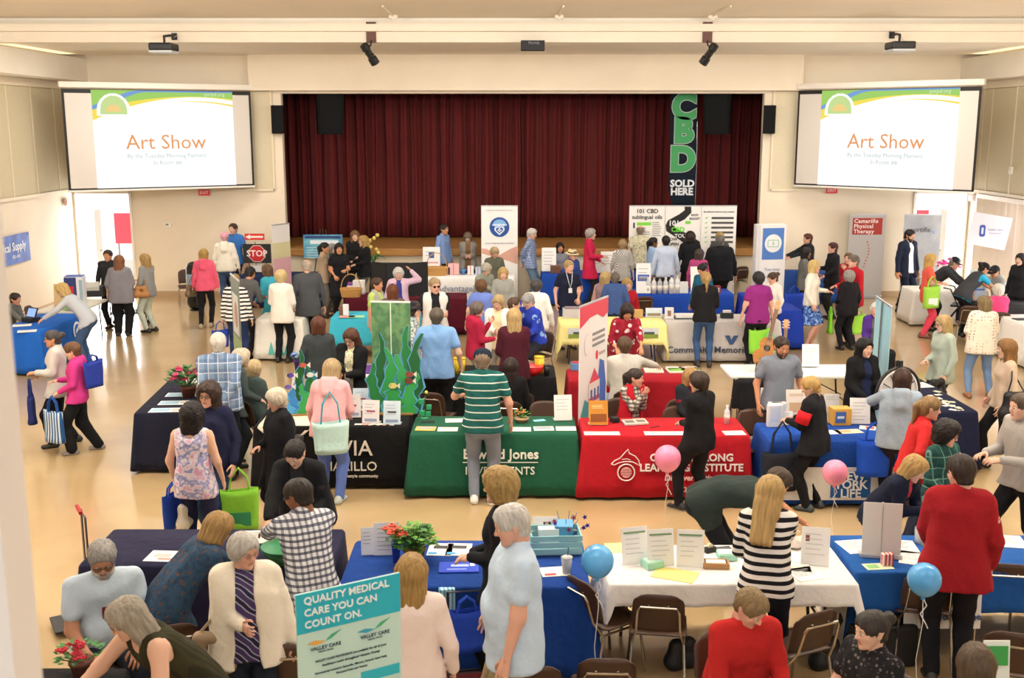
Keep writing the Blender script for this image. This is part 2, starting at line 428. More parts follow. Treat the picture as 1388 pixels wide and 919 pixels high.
# ---------------------------------------------------------------- fittings high in the hall
def face(p, f=(0, -1)): return math.atan2(f[0], -f[1])
def projection_screen(label, A, B, zt, zb, logo):
    A = Vector(A); B = Vector(B); w = (B - A).length; ang = math.atan2(B.y - A.y, B.x - A.x)
    t = thing('projection_screen', label, 'screen', (A.x, A.y, 0), ang)
    h = zt - zb
    t.location.z = zb
    MB().box((w / 2, .03, h + .09), (w + .10, .12, .13), bev=.02).build('housing', mat('#e8e0d4', .5), t)
    MB().box((w / 2, .012, h / 2), (w, .012, h)).build('border', mat('#0d0d0d', .6), t)
    MB().box((w / 2, .004, h / 2 - .02), (w - .10, .012, h - .14)).build('screen_surface', mat('#d9d2ca', .8), t)
    MB().box((w / 2, .01, -.01), (w + .02, .035, .045), bev=.01).build('bottom_bar', mat('#e8e4dc', .5), t)
    E = lambda c, e: mat(c, .9, glow=(.92 if e >= 1 else .74), spec=.05)
    x0, x1, y0, y1 = w * .145, w * .895, .04, h - .015
    P_ = MB().box(((x0 + x1) / 2, -.006, (y0 + y1) / 2), (x1 - x0, .004, y1 - y0)).build('projected_picture', E('#fdfdfd', 1.0), t)
    def poly(name, pts, m, d):
        v = [(x0 + (x1 - x0) * a, d, y0 + (y1 - y0) * b) for a, b in pts]
        n = len(v); v2 = [(a, b - .002, c) for a, b, c in v]
        meshobj(name, v + v2, [tuple(range(n)), tuple(range(2 * n - 1, n - 1, -1))] + [(i, n + i, n + (i + 1) % n, (i + 1) % n) for i in range(n)], m, P_)
    def swoosh(name, lo, hi, m, d):
        pts = [(i / 16, lo(i / 16)) for i in range(17)] + [(1 - i / 16, min(1, hi(1 - i / 16))) for i in range(17)]
        poly(name, pts, m, d)
    base = lambda x: .68 + .62 * x - .46 * x * x
    swoosh('yellow_swoosh', lambda x: base(x), lambda x: 1.0, E('#ffe95a', .75), -.010)
    swoosh('green_swoosh', lambda x: min(.99, .80 + .40 * x - .28 * x * x), lambda x: 1.0, E('#a6d86a', .55), -.013)
    swoosh('white_swoosh', lambda x: base(x) - .02 + .04 * x, lambda x: base(x) + .012 + .05 * x, E('#ffffff', 1.0), -.016)
    swoosh('blue_swoosh', lambda x: min(.985, .80 + .55 * x), lambda x: min(1.0, .84 + .58 * x), E('#7aa6e0', .6), -.017) if True else None
    # emblem: white arch with a sun over green fields
    ax, az, aw, ah = x0 + (x1 - x0) * .145, y0 + (y1 - y0) * .74, (x1 - x0) * .115, (y1 - y0) * .13
    arch = lambda k: [(-k * aw, 0), (k * aw, 0)] + [(k * aw * math.cos(R(a)), .10 + k * ah * 1.4 * math.sin(R(a))) for a in range(0, 181, 20)]
    for nm, k, c, d in (('emblem', 1.0, E('#ffffff', 1.0), -.020), ('emblem_field', .80, E('#cfe79a', .7), -.023)):
        v = [(ax + p, d, az + q + (.0 if k == 1 else .03)) for p, q in arch(k)]
        n = len(v); meshobj(nm, v, [tuple(range(n))], c, P_)
    v = [(ax + .55 * aw * math.cos(R(a)) * (1 if (a // 12) % 2 else .72), -.026, az + .09 + .5 * aw * math.sin(R(a)) * (1 if (a // 12) % 2 else .72)) for a in range(0, 181, 12)]
    meshobj('emblem_sun', v, [tuple(range(len(v)))], E('#ffd98a', .8), P_)
    O = E('#f2a466', .72); G = E('#b9c9c8', .62)
    cx = (x0 + x1) / 2
    text('Art Show', .46, (cx, -.012, h * .47), O, P_)
    text('By the Tuesday Morning Painters', .132, (cx, -.012, h * .335), G, P_)
    text('In Room #6', .132, (cx, -.012, h * .265), G, P_)
    text('pvrpd.org', .12, (x1 - .42, -.022, h - .085), E('#e4f2d8', .6), P_)
    return t
za = atY(340, 124, 26.3).z; zb_ = atY(346, 252, 26.3).z
projection_screen('large pull-down projection screen showing Art Show, on the left of the stage', (-9.78, 24.2), (-6.17, 26.3), za, zb_, 1)
projection_screen('large pull-down projection screen showing Art Show, on the right of the stage', (6.74, 26.25), (9.83, 23.35), za + .02, zb_ + .02, 2)

def projector(label, px, py):
    p = atY(px, py, BEAMY - .55)
    t = thing('ceiling_projector', label, 'projector', tuple(p))
    MB().box((0, 0, 0), (.40, .46, .13), bev=.03).build('body', mat('#1d1d20', .5), t)
    MB().box((0, -.005, -.08), (.395, .44, .035), bev=.01).build('underside', mat('#c9ced4', .4), t)
    l = MB().lathe([(.055, 0), (.055, .03), (.04, .035)], 14, (.1, .235, 0), Matrix.Rotation(-PI / 2, 3, 'X')).build('lens', mat('#111118', .1), t)
    MB().tube([(0, .05, .06), (0, .05, .19), (.03, .30, .22), (.03, .53, .22)], .022, 8).build('mount_arm', mat('#161616', .5), t)
    MB().box((0.03, .54, .22), (.10, .025, .12), bev=.008).build('mount_plate', mat('#161616', .5), t)
    MB().tube([(.03, .5, .20), (.12, .45, .24), (.17, .3, .10), (.15, .1, .02)], .006, 6).build('cable', mat('#d8cdb8', .6), t)
projector('black projector hanging from the ceiling beam on the left', 222, 64)
projector('black projector hanging from the ceiling beam on the right', 1220, 62)
def spotlight(label, px, sg):
    p = atY(px, 44, BEAMY - .02)
    t = thing('stage_spotlight', label, 'spotlight', (p.x, p.y, p.z))
    b = MB().box((0, 0, 0), (.17, .04, .36), bev=.006).build('mounting_board', mat('wood:#5a2f22,#6b3a2a', .5), t)
    for q in (-.05, .05): MB().lathe([(.008, 0), (.008, .012)], 8, (q, -.02, .08), Matrix.Rotation(PI / 2, 3, 'X')).build('bolt', metal(), b)
    MB().tube([(0, -.03, -.14), (0, -.05, -.22), (sg * .06, -.12, -.26)], .014, 6).build('hook', mat('#141414', .5), t)
    d = Vector((-sg * .32, .3, -.55)).normalized(); c0 = Vector((sg * .12, -.14, -.22))
    M = d.to_track_quat('Z', 'Y').to_matrix()
    MB().lathe([(.03, -.02), (.075, 0), (.08, .10), (.062, .12), (.062, .26), (.082, .28), (.085, .40), (.07, .40)], 14, tuple(c0), M).build('can', mat('#101010', .45), t)
    MB().lathe([(.068, .0), (.066, .006)], 14, tuple(c0 + d * .395), M).build('lens', mat('#3a3a40', .1), t)
    MB().tube([c0 + d * .2 + M @ Vector((.12, 0, 0)), c0 + d * .2 + M @ Vector((-.12, 0, 0))], .012, 6).build('yoke_knob', mat('#101010', .5), t)
spotlight('black spotlight on a brown board, left of the beam centre', 503, -1)
spotlight('black spotlight on a brown board, right of the beam centre', 959, 1)
p = atY(722, 62, BEAMY - .15)
t = thing('monitor_speaker', 'small black box loudspeaker under the beam centre', 'speaker', tuple(p))
MB().box((0, 0, 0), (.42, .26, .17), bev=.01).build('cabinet', mat('#18181a', .6), t)
MB().box((0, -.132, 0), (.40, .008, .15)).build('grille', mat('#26262a', .7), t)
text('Florida', .07, (.02, -.139, .04), mat('#8c8c90', .4), t)
for px, lab in ((533, 'small white ceiling box with conduit above the left spotlight'), (758, 'small white ceiling box with conduit near the beam centre'), (966, 'small white ceiling box with conduit above the right spotlight')):
    p = atY(px, 17, BEAMY - .5); p.z = CEIL - .03
    t = thing('junction_box', lab, 'junction box', (p.x, p.y, p.z))
    MB().box((0, 0, 0), (.15, .15, .06), bev=.012).build('box', mat('#efe4d2', .6), t)
    MB().tube([(0, -.05, .01), (0, -1.6, .01)], .014, 8).build('conduit', mat('#efe4d2', .6), t)
    MB().lathe([(.04, -.05), (.045, -.035), (.045, -.02)], 10).build('cover', mat('#f5ecdc', .5), t)
def array_speaker(label, px0, px1, sg):
    a = atY((px0 + px1) / 2, 126, YB + .6); b = atY((px0 + px1) / 2, 182, YB + .6)
    t = thing('hanging_loudspeaker', label, 'speaker', (a.x, a.y, b.z), R(22) * sg)
    hh = a.z - b.z + .15
    prof = [(-.36, 0), (-.30, -.0)]
    M = MB()
    n = 7
    V = []; F = []
    for j in range(n):
        f = j / (n - 1); z = hh * f; bow = .10 * math.sin(f * PI * .5)
        w0 = .30 + .04 * f
        for x, y in ((-w0, -.22 - bow), (w0, -.22 - bow), (w0 * .8, .25), (-w0 * .8, .25)): V.append((x, y, z))
    for j in range(n - 1):
        for i in range(4): F.append((j * 4 + i, j * 4 + (i + 1) % 4, j * 4 + 4 + (i + 1) % 4, j * 4 + 4 + i))
    F += [(3, 2, 1, 0), tuple((n - 1) * 4 + i for i in range(4))]
    meshobj('cabinet', V, F, mat('#0b0b0c', .8, spec=.2), t)
    V2 = []; F2 = []
    for j in range(n):
        f = j / (n - 1); z = .03 + (hh - .06) * f; bow = .10 * math.sin(f * PI * .5)
        V2 += [(-.27, -.235 - bow, z), (.27, -.235 - bow, z)]
    for j in range(n - 1): F2.append((2 * j, 2 * j + 1, 2 * j + 3, 2 * j + 2))
    meshobj('grille', V2, F2, mat('#101112', .75, spec=.2), t)
    MB().tube([(-.2, 0, hh), (-.2, 0, hh + .5)], .012, 6).build('hanging_cable', metal('#555555'), t)
    MB().tube([(.2, 0, hh), (.2, 0, hh + .5)], .012, 6).build('hanging_cable', metal('#555555'), t)
array_speaker('large black loudspeaker hanging before the curtain on the left', 424, 464, 1)
array_speaker('large black loudspeaker hanging before the curtain, right of the letters CBD', 955, 996, -1)
def wall_speaker(label, px, sg):
    p = atY(px, 162, YB - .2)
    t = thing('wall_speaker', label, 'speaker', tuple(p), R(18) * sg)
    MB().box((0, 0, 0), (.27, .24, .66), bev=.015).build('cabinet', mat('#0c0c0d', .8, spec=.2), t)
    MB().box((0, -.124, 0), (.24, .01, .62), bev=.003).build('grille', mat('#131416', .8, spec=.2), t)
    MB().box((-.02 * sg, .14, 0), (.12, .06, .5)).build('bracket', mat('#7a4a34', .6), t)
wall_speaker('slim black wall speaker beside the left screen', 376, 1)
wall_speaker('slim black wall speaker beside the right screen', 1043, -1)
def exit_sign(label, p, rz, w=.30, h=.17, col='#c22030', txt='EXIT'):
    t = thing('exit_sign', label, 'sign', tuple(p), rz)
    MB().box((0, 0, 0), (w, .05, h), bev=.01).build('housing', mat('#d8c8b8', .5), t)
    MB().box((0, -.028, 0), (w - .03, .008, h - .03)).build('face', mat(col, .5, emit=.25), t)
    text(txt, h * .62, (0, -.034, 0), mat('#f6e6e2', .5), t, bold=.02)
exit_sign('red exit sign on the back wall under the left screen', atY(277, 261, YB - .04), 0)
exit_sign('red exit sign on the left wall by the bright doorway', Vector((XL + .05, 26.1, 2.36)), R(90))
exit_sign('red exit sign under the right screen', atY(1127, 258, YB - .04), 0)
exit_sign('red exit sign on the right wall beside the bright doorway', Vector((XR - .05, 26.3, 2.45)), R(-90))
def outdoor_board(label, x, y, z0, z1, w):
    t = thing('red_board', label, 'board', (x, y, 0))
    MB().box((0, 0, (z0 + z1) / 2), (w, .04, z1 - z0), bev=.006).build('panel', mat('#d83c50', .7), t)
    for q in (-1, 1): MB().tube([(q * w * .4, .04, 0), (q * w * .4, .04, z1)], .02, 6).build('post', metal('#888888'), t)
outdoor_board('red board standing outside beyond the left doorway', atY(172, 310, 28.0).x, 28.0, atY(170, 330, 28).z, atY(170, 289, 28).z, .62)
outdoor_board('red board standing outside beyond the right doorway', atY(1250, 300, 28.0).x, 28.0, 1.4, atY(1250, 285, 28).z, .30)
p = atY(228, 305, YB - .03)
t = thing('thermostat', 'small white wall box left of the stage', 'thermostat', tuple(p))
MB().box((0, 0, 0), (.16, .05, .11), bev=.012).build('case', mat('#f3eee4', .5), t)
MB().box((-.02, -.028, .01), (.07, .006, .04)).build('display', mat('#777a70', .3), t)
t = thing('wall_control_box', 'small white box on the panels of the right wall', 'control box', tuple((XR - .06, 24.35, atY(1350, 231, 24.3).z)), R(-90))
MB().box((0, 0, 0), (.14, .05, .16), bev=.012).build('case', mat('#f3eee4', .5), t)
MB().box((0, -.028, .03), (.06, .006, .03)).build('switch', mat('#d0c8bc', .4), t)
# ================================================================ people: soft bodies grown from smooth-blended bones
class Field:
    def __init__(s, lo, hi, v):
        s.v = v; s.lo = np.array(lo, float)
        n = np.ceil((np.array(hi) - s.lo) / v).astype(int) + 2
        s.D = np.full(n, .5, np.float32)
        s.ax = [s.lo[i] + v * np.arange(n[i]) for i in range(3)]
    def _dist(s, sl, a, b, ra, rb, w, la, lb):
        X = s.ax[0][sl[0]][:, None, None] - a[0]; Y = s.ax[1][sl[1]][None, :, None] - a[1]; Z = s.ax[2][sl[2]][None, None, :] - a[2]
        ba = b - a; L2 = float(ba @ ba)
        if L2 < 1e-9: t = 0.0
        else: t = np.clip((X * ba[0] + Y * ba[1] + Z * ba[2]) / L2, 0, 1)
        cx = X - t * ba[0]; cy = Y - t * ba[1]; cz = Z - t * ba[2]
        if w is not None:
            q = cx * w[0] + cy * w[1] + cz * w[2]
            l = la + (lb - la) * t
            q = np.clip(q, -l, l)
            cx = cx - q * w[0]; cy = cy - q * w[1]; cz = cz - q * w[2]
        return np.sqrt(cx * cx + cy * cy + cz * cz) - (ra + (rb - ra) * t)
    def cap(s, a, b, ra, rb, k=.03, w=None, la=0.0, lb=0.0, sub=False):
        a = np.array(a, float); b = np.array(b, float)
        m = max(ra, rb) + max(la, lb) + k + 2 * s.v
        lo = np.minimum(a, b) - m; hi = np.maximum(a, b) + m
        i0 = np.maximum(((lo - s.lo) / s.v).astype(int), 0)
        i1 = np.minimum(((hi - s.lo) / s.v).astype(int) + 2, s.D.shape)
        if np.any(i1 <= i0): return
        sl = tuple(slice(i0[i], i1[i]) for i in range(3))
        d = s._dist(sl, a, b, ra, rb, w, la, lb)
        D = s.D[sl]
        if sub:
            d = -d
            h = np.clip(.5 - .5 * (D - d) / k, 0, 1)
            s.D[sl] = D + (d - D) * h + k * h * (1 - h)
        else:
            h = np.clip(.5 + .5 * (D - d) / k, 0, 1)
            s.D[sl] = D + (d - D) * h - k * h * (1 - h)
    def nets(s):
        """naive surface nets -> verts (n,3), quads (m,4)"""
        D = s.D; ins = D < 0
        D[0] = D[-1] = .5; D[:, 0] = D[:, -1] = .5; D[:, :, 0] = D[:, :, -1] = .5
        ins = D < 0
        cnt = np.zeros(tuple(n - 1 for n in D.shape), np.int8)
        for a in (0, 1):
            for b in (0, 1):
                for c in (0, 1):
                    cnt += ins[a:a + cnt.shape[0], b:b + cnt.shape[1], c:c + cnt.shape[2]]
        act = (cnt > 0) & (cnt < 8)
        I = np.argwhere(act)
        if len(I) == 0: return np.zeros((0, 3)), np.zeros((0, 4), int)
        idx = np.full(cnt.shape, -1, np.int32); idx[act] = np.arange(len(I))
        cor = [(a, b, c) for a in (0, 1) for b in (0, 1) for c in (0, 1)]
        val = np.stack([D[I[:, 0] + a, I[:, 1] + b, I[:, 2] + c] for a, b, c in cor], 1)
        acc = np.zeros((len(I), 3)); n = np.zeros(len(I))
        for i, p in enumerate(cor):
            for j, q in enumerate(cor):
                if j <= i or sum(abs(p[k] - q[k]) for k in range(3)) != 1: continue
                va, vb = val[:, i], val[:, j]
                m = (va < 0) != (vb < 0)
                t = np.where(m, va / np.where(m, va - vb, 1), 0)
                pt = np.array(p)[None] + t[:, None] * (np.array(q) - np.array(p))[None]
                acc += np.where(m[:, None], pt, 0); n += m
        V = s.lo + s.v * (I + acc / n[:, None])
        Q = []
        for ax in range(3):
            o1, o2 = (ax + 1) % 3, (ax + 2) % 3
            sa = [slice(1, -1)] * 3; sb = [slice(1, -1)] * 3
            sa[ax] = slice(0, -1); sb[ax] = slice(1, None)
            A = ins[tuple(sa)]; B = ins[tuple(sb)]
            E = np.argwhere(A != B)
            if len(E) == 0: continue
            flip = A[E[:, 0], E[:, 1], E[:, 2]]
            E = E.copy(); E[:, o1] += 1; E[:, o2] += 1
            def c(d1, d2):
                J = E.copy(); J[:, o1] += d1; J[:, o2] += d2
                return idx[J[:, 0], J[:, 1], J[:, 2]]
            q = np.stack([c(-1, -1), c(0, -1), c(0, 0), c(-1, 0)], 1)
            q[~flip] = q[~flip][:, ::-1]
            Q.append(q)
        return V, np.concatenate(Q)
def npmesh(name, V, Q, mats, midx=None):
    me = bpy.data.meshes.new(name)
    Q = np.asarray(Q, np.int32); n = len(Q)
    me.vertices.add(len(V)); me.vertices.foreach_set('co', np.asarray(V, np.float32).ravel())
    me.loops.add(4 * n); me.loops.foreach_set('vertex_index', Q.ravel())
    me.polygons.add(n); me.polygons.foreach_set('loop_start', np.arange(0, 4 * n, 4, dtype=np.int32))
    me.polygons.foreach_set('use_smooth', np.ones(n, bool))
    for m in mats: me.materials.append(m)
    if midx is not None: me.polygons.foreach_set('material_index', np.asarray(midx, np.int32))
    me.update(calc_edges=True)
    return me
def nv(*a): return np.array(a, float)
def unit(v): return v / max(1e-9, np.linalg.norm(v))

# ---- head template (face looks to -Y, origin at the head's centre, chin -.108, crown +.117)
_HT = {}
def head_template(sex, near):
    k = (sex, near)
    if k in _HT: return _HT[k]
    v = .0068 if near else .0105
    F = Field((-.13, -.16, -.20), (.13, .16, .16), v)
    mw = 1.0 if sex == 'm' else .94
    c = F.cap; X = nv(1, 0, 0)
    c(nv(0, -.012, .035), nv(0, .022, .035), .080, .080, .03)            # cranium
    c(nv(0, -.02, .055), nv(0, .02, .05), .060, .060, .03)
    c(nv(0, -.035, .015), nv(0, -.045, -.05), .055 * mw, .043 * mw, .03, X, .012, .010)   # face
    c(nv(0, -.045, -.05), nv(0, -.058, -.085), .038 * mw, .022, .025, X, .016 * mw, .010)  # jaw
    for s_ in (-1, 1):
        c(nv(s_ * .045, -.02, -.03), nv(s_ * .03, -.05, -.078), .026 * mw, .018, .02)
        c(nv(s_ * .045, -.062, -.014), nv(s_ * .04, -.062, -.022), .022, .020, .02)        # cheeks
    c(nv(0, .022, -.04), nv(0, .026, -.105), .052 * mw, .048 * mw, .03)                     # neck
    c(nv(-.032, -.082, .031), nv(.032, -.082, .031), .010, .010, .015)                     # brow
    for s_ in (-1, 1): c(nv(s_ * .031, -.102, .010), nv(s_ * .033, -.102, .010), .0165, .0165, .012, sub=True)
    c(nv(0, -.088, .018), nv(0, -.108, -.020), .0075, .0125, .010)                         # nose
    for s_ in (-1, 1): c(nv(s_ * .011, -.097, -.024), nv(s_ * .011, -.095, -.024), .0085, .0085, .006)
    c(nv(-.017, -.085, -.050), nv(.017, -.085, -.050), .0075, .0075, .006)                 # lips
    c(nv(-.014, -.085, -.061), nv(.014, -.085, -.061), .0080, .0080, .006)
    c(nv(0, -.078, -.092), nv(0, -.078, -.094), .018 * mw, .018 * mw, .02)                 # chin
    for s_ in (-1, 1):
        c(nv(s_ * .078, .012, .020), nv(s_ * .074, .004, -.022), .012, .008, .008, nv(0, 1, 0), .012, .006)  # ears
    V, Q = F.nets()
    C = V[Q].mean(1)
    mi = np.zeros(len(Q), int)
    lip = (np.abs(C[:, 0]) < .021) & (C[:, 1] < -.086) & (C[:, 2] < -.046) & (C[:, 2] > -.066)
    mi[lip] = 1
    parts = [(V, Q, mi)]
    # eyes and brows
    def put(mb, m):
        f4 = [q if len(q) == 4 else (list(q) + [q[-1]])[:4] for q in mb.f if len(q) in (3, 4)]
        parts.append((np.array([tuple(p) for p in mb.v]), np.array(f4), np.full(len(f4), m)))
    for s_ in (-1, 1):
        put(MB().ball((s_ * .031, -.0840, .009), .0115, 8, 6, (1, 1, .62)), 2)
        put(MB().ball((s_ * .031, -.0925, .009), .0056, 6, 4), 3)
        put(MB().tube([(s_ * .016, -.0945, .027), (s_ * .032, -.093, .033), (s_ * .050, -.080, .028)], [.0022, .0030, .0014], 5, caps=False), 4)
    VV, QQ, MM, n = [], [], [], 0
    for a, b, m in parts:
        VV.append(a); QQ.append(b + n); MM.append(m); n += len(a)
    _HT[k] = (np.concatenate(VV), np.concatenate(QQ), np.concatenate(MM))
    return _HT[k]

# ---- hair templates, shared meshes in the head's frame
_HR = {}
def hair_mesh(style):
    if style in _HR: return _HR[style]
    F = Field((-.20, -.18, -.50), (.20, .26, .22), .0105)
    c = F.cap; X = nv(1, 0, 0)
    th = {'short': .010, 'crop': .0095, 'fringe': .007, 'pixie': .017, 'perm': .026, 'curly': .034, 'bob': .016, 'long': .016,
          'bigcurly': .036, 'pony': .008, 'bun': .008, 'wavy': .020, 'side': .014}[style]
    c(nv(0, -.012, .038), nv(0, .024, .036), .080 + th, .080 + th, .02)
    if style not in ('crop', 'fringe'): c(nv(0, -.03, .065), nv(0, .02, .06), .055 + th, .060 + th, .03)
    c(nv(0, .035, .02), nv(0, .045, -.045), .070 + th * .8, .050 + th * .6, .02)           # nape
    if style in ('bob', 'perm', 'curly', 'pixie', 'bigcurly', 'wavy', 'long'):
        low = {'bob': -.085, 'perm': -.03, 'pixie': -.015, 'curly': -.06, 'bigcurly': -.12, 'wavy': -.20, 'long': -.16}[style]
        for s_ in (-1, 1):
            c(nv(s_ * .068, .0, .03), nv(s_ * .066, .012, low), .024 + th * .6, .020 + th * .5, .03, nv(0, 1, 0), .02, .02)
        if low < -.05: c(nv(0, .055, .0), nv(0, .06, low), .045 + th * .6, .038 + th * .5, .03, X, .03, .045)
    if style == 'long': c(nv(0, .07, -.08), nv(0, .095, -.36), .042, .026, .03, X, .045, .06)
    if style == 'wavy':
        c(nv(0, .07, -.08), nv(0, .085, -.30), .045, .030, .03, X, .045, .06)
        for s_ in (-1, 1): c(nv(s_ * .07, -.01, -.1), nv(s_ * .085, -.03, -.30), .03, .02, .03)
    if style == 'pony':
        c(nv(0, .115, .045), nv(0, .135, .01), .025, .030, .02); c(nv(0, .135, .01), nv(0, .125, -.20), .032, .014, .02, X, .008, .004)
    if style == 'bun': c(nv(0, .118, .055), nv(0, .125, .06), .042, .042, .01)
    # open the face
    hl = {'fringe': .10, 'crop': .084, 'short': .080, 'pixie': .068}.get(style, .066)
    c(nv(0, -.13, hl - .065), nv(0, -.10, -.13), .064, .066, .012, X, .010, .012, sub=True)
    c(nv(0, -.16, hl - .02), nv(0, -.12, -.05), .050, .06, .012, X, .02, .03, sub=True)
    if style in ('short', 'crop', 'fringe', 'pony', 'bun'):
        for s_ in (-1, 1):
            c(nv(s_ * .10, -.055, -.06), nv(s_ * .10, -.035, -.02), .045, .035, .01, sub=True)
            c(nv(s_ * .105, .012, -.035), nv(s_ * .105, .010, .0), .030, .022, .008, sub=True)
        c(nv(0, .06, -.16), nv(0, .06, -.13), .075, .055, .01, X, .05, .05, sub=True)
    if style == 'fringe':
        c(nv(0, -.05, .15), nv(0, .03, .14), .085, .070, .01, X, .02, .01, sub=True)
        c(nv(0, -.12, .08), nv(0, -.05, .10), .08, .07, .01, X, .03, .02, sub=True)
    x = F.ax[0][:, None, None]; y = F.ax[1][None, :, None]; z = F.ax[2][None, None, :]
    if style in ('curly', 'bigcurly', 'perm'):
        a = .011 if style == 'bigcurly' else .0075
        F.D += (a * np.sin(x * 110 + 2 * np.sin(z * 70)) * np.sin(y * 105 + z * 30) * np.sin(z * 120 + x * 40)).astype(np.float32)
    else:
        ang = np.arctan2(x, y + .0 * z)
        F.D += (.0032 * np.sin(ang * 17 + 9 * z) + .002 * np.sin(ang * 31 - 14 * z)).astype(np.float32)
    V, Q = F.nets()
    _HR[style] = npmesh('hair_' + style, V, Q, [mat('#332211')])
    return _HR[style]
_SH = {}
def shoe_mesh(kind):
    if kind in _SH: return _SH[kind]
    F = Field((-.07, -.22, -.02), (.07, .12, .16), .011)
    c = F.cap; X = nv(1, 0, 0)
    c(nv(0, .05, .038), nv(0, -.14, .030), .034, .028, .02, X, .004, .014)
    c(nv(0, .03, .05), nv(0, -.05, .05), .036, .034, .02)
    c(nv(0, .04, .04), nv(0, .02, .10 if kind == 'boot' else .075), .036, .036, .02)
    F.D = np.maximum(F.D, -(F.ax[2][None, None, :] - .001)).astype(np.float32)
    V, Q = F.nets()
    C = V[Q].mean(1)
    _SH[kind] = npmesh('shoe', V, Q, [mat('#222222'), mat('#dddddd')], (C[:, 2] < .020).astype(int))
    return _SH[kind]
def objmats(o, ms):
    for i, m in enumerate(ms):
        o.material_slots[i].link = 'OBJECT'; o.material_slots[i].material = m
    return o

def hand_geo(wr, d, n, thumb, s, curl):
    """wr wrist, d finger direction, n palm normal, thumb = direction of the thumb side; palm and five fingers"""
    d = unit(d); n = unit(n - d * (n @ d)); w = np.cross(d, n)
    if w @ thumb < 0: w = -w
    b = MB()
    P = lambda a, c_, e: Vector(tuple(wr + (d * a + w * c_ + n * e) * s))
    V = []; F = []
    for (a, hw, ht, off) in ((-.03, .026, .020, 0), (.0, .027, .018, 0), (.045, .040, .016, .002), (.088, .042, .013, 0), (.098, .036, .008, 0)):
        for k in range(8):
            t = 2 * PI * k / 8
            V.append(P(a, hw * math.copysign(abs(math.cos(t)) ** .7, math.cos(t)), off + ht * math.copysign(abs(math.sin(t)) ** .8, math.sin(t))))
    for i in range(4):
        for k in range(8): F.append((i * 8 + k, i * 8 + (k + 1) % 8, i * 8 + 8 + (k + 1) % 8, i * 8 + 8 + k))
    F.append((32, 33, 34, 35)); F.append((32, 35, 36, 39)); F.append((36, 37, 38, 39)); F.append((0, 3, 2, 1)); F.append((0, 7, 4, 3)); F.append((4, 7, 6, 5))
    b.add(V, F)
    for off, ln, dl in ((.031, .070, 0), (.010, .080, .004), (-.011, .074, .002), (-.031, .056, -.006)):
        pts = []; a, e = .082 + dl, 0.0; ang = curl * .35
        pts.append((a, e))
        for j, fr in enumerate((.45, .30, .25)):
            a += math.cos(ang) * ln * fr; e += math.sin(ang) * ln * fr
            pts.append((a, e)); ang += curl * .95
        b.tube([P(p, off * (1 + .12 * i), q) for i, (p, q) in enumerate(pts)], [.0098 * s, .0092 * s, .0083 * s, .0060 * s], 6)
    th = [(.018, .030, .004), (.042, .052, .012), (.066, .062, .020 + .02 * curl), (.088, .062 - .01 * curl, .026 + .03 * curl)]
    b.tube([P(*t) for t in th], [.0135 * s, .0115 * s, .0100 * s, .0070 * s], 6)
    f4 = [q if len(q) == 4 else None for q in b.f]
    out = []
    for q in b.f:
        if len(q) == 4: out.append(q)
        elif len(q) == 6: out += [(q[0], q[1], q[2], q[3]), (q[0], q[3], q[4], q[5])]
    return np.array([tuple(v) for v in b.v]), np.array(out)

def ik(a, t, l1, l2, pole):
    d = t - a; D = np.linalg.norm(d); D = min(D, (l1 + l2) * .995); D = max(D, abs(l1 - l2) + .02); u = unit(d); t = a + u * D
    x = (l1 * l1 - l2 * l2 + D * D) / (2 * D); hh = math.sqrt(max(0, l1 * l1 - x * x))
    p = pole - u * (pole @ u); p = unit(p) if np.linalg.norm(p) > 1e-4 else unit(np.cross(u, nv(1, 0, 0)))
    return a + u * x + p * hh, t

ARM = {'down': (.105, -.04, -.525), 'slack': (.09, -.10, -.50), 'fwd': (-.07, -.28, -.27), 'low': (-.03, -.24, -.40), 'reach': (-.06, -.50, -.22),
       'table': (-.04, -.44, -.34), 'clasp': (-.155, -.26, -.26), 'chin': (-.14, -.24, -.04), 'cross': (-.24, -.22, -.22), 'behind': (-.15, .17, -.46),
       'hip': (.02, -.04, -.36), 'up': (.10, -.10, .26), 'lap': (-.08, -.30, -.38), 'phone': (-.10, -.30, -.12), 'bag': (.06, -.16, -.40), 'out': (.12, -.46, -.15),
       'belly': (-.13, -.23, -.33), 'strap': (-.06, -.16, -.14)}
SKINS = {'l': '#d9ae96', 'p': '#eabfa8', 't': '#c98f6b', 'd': '#8a5a3c', 'r': '#d8a690'}
SLEEVE = {'tee': .55, 'polo': .6, 'long': 1.93, 'tank': 0, 'vest': 0, 'jacket': 1.95, 'cardigan': 1.93, 'coat': 1.95, 'hoodie': 1.95, 'blazer': 1.95,
          'sweater': 1.93, 'threeq': 1.4, 'shirt': 1.93, 'dress': .55}
PARTNAME = {'tee': 't_shirt', 'polo': 'polo_shirt', 'long': 'blouse', 'tank': 'tank_top', 'vest': 'vest', 'jacket': 'jacket', 'cardigan': 'cardigan', 'coat': 'coat',
            'hoodie': 'hooded_sweater', 'blazer': 'blazer', 'sweater': 'sweater', 'threeq': 'blouse', 'shirt': 'shirt', 'dress': 'dress'}
HEM = {'tee': .11, 'polo': .10, 'long': .09, 'tank': .12, 'vest': .10, 'jacket': .13, 'cardigan': .15, 'coat': .34, 'hoodie': .10, 'blazer': .17, 'sweater': .08, 'threeq': .10, 'shirt': .09, 'dress': .42}
PEOPLE = []
def person(label, px, py, h=1.63, *a, Y=None, **k):
    if Y is None: return _person(label, px, py, h, *a, **k)
    cz = _person(label, px, py, h, *a, dry=True, **k)
    need = atY(px, py, Y).z
    base = (k.get('seat', .44)) if ('sit' in a or k.get('pose') == 'sit') else 0.0
    return _person(label, px, py, min(1.88, max(1.44, h * (need - base) / (cz - base))), *a, Yd=Y, **k)
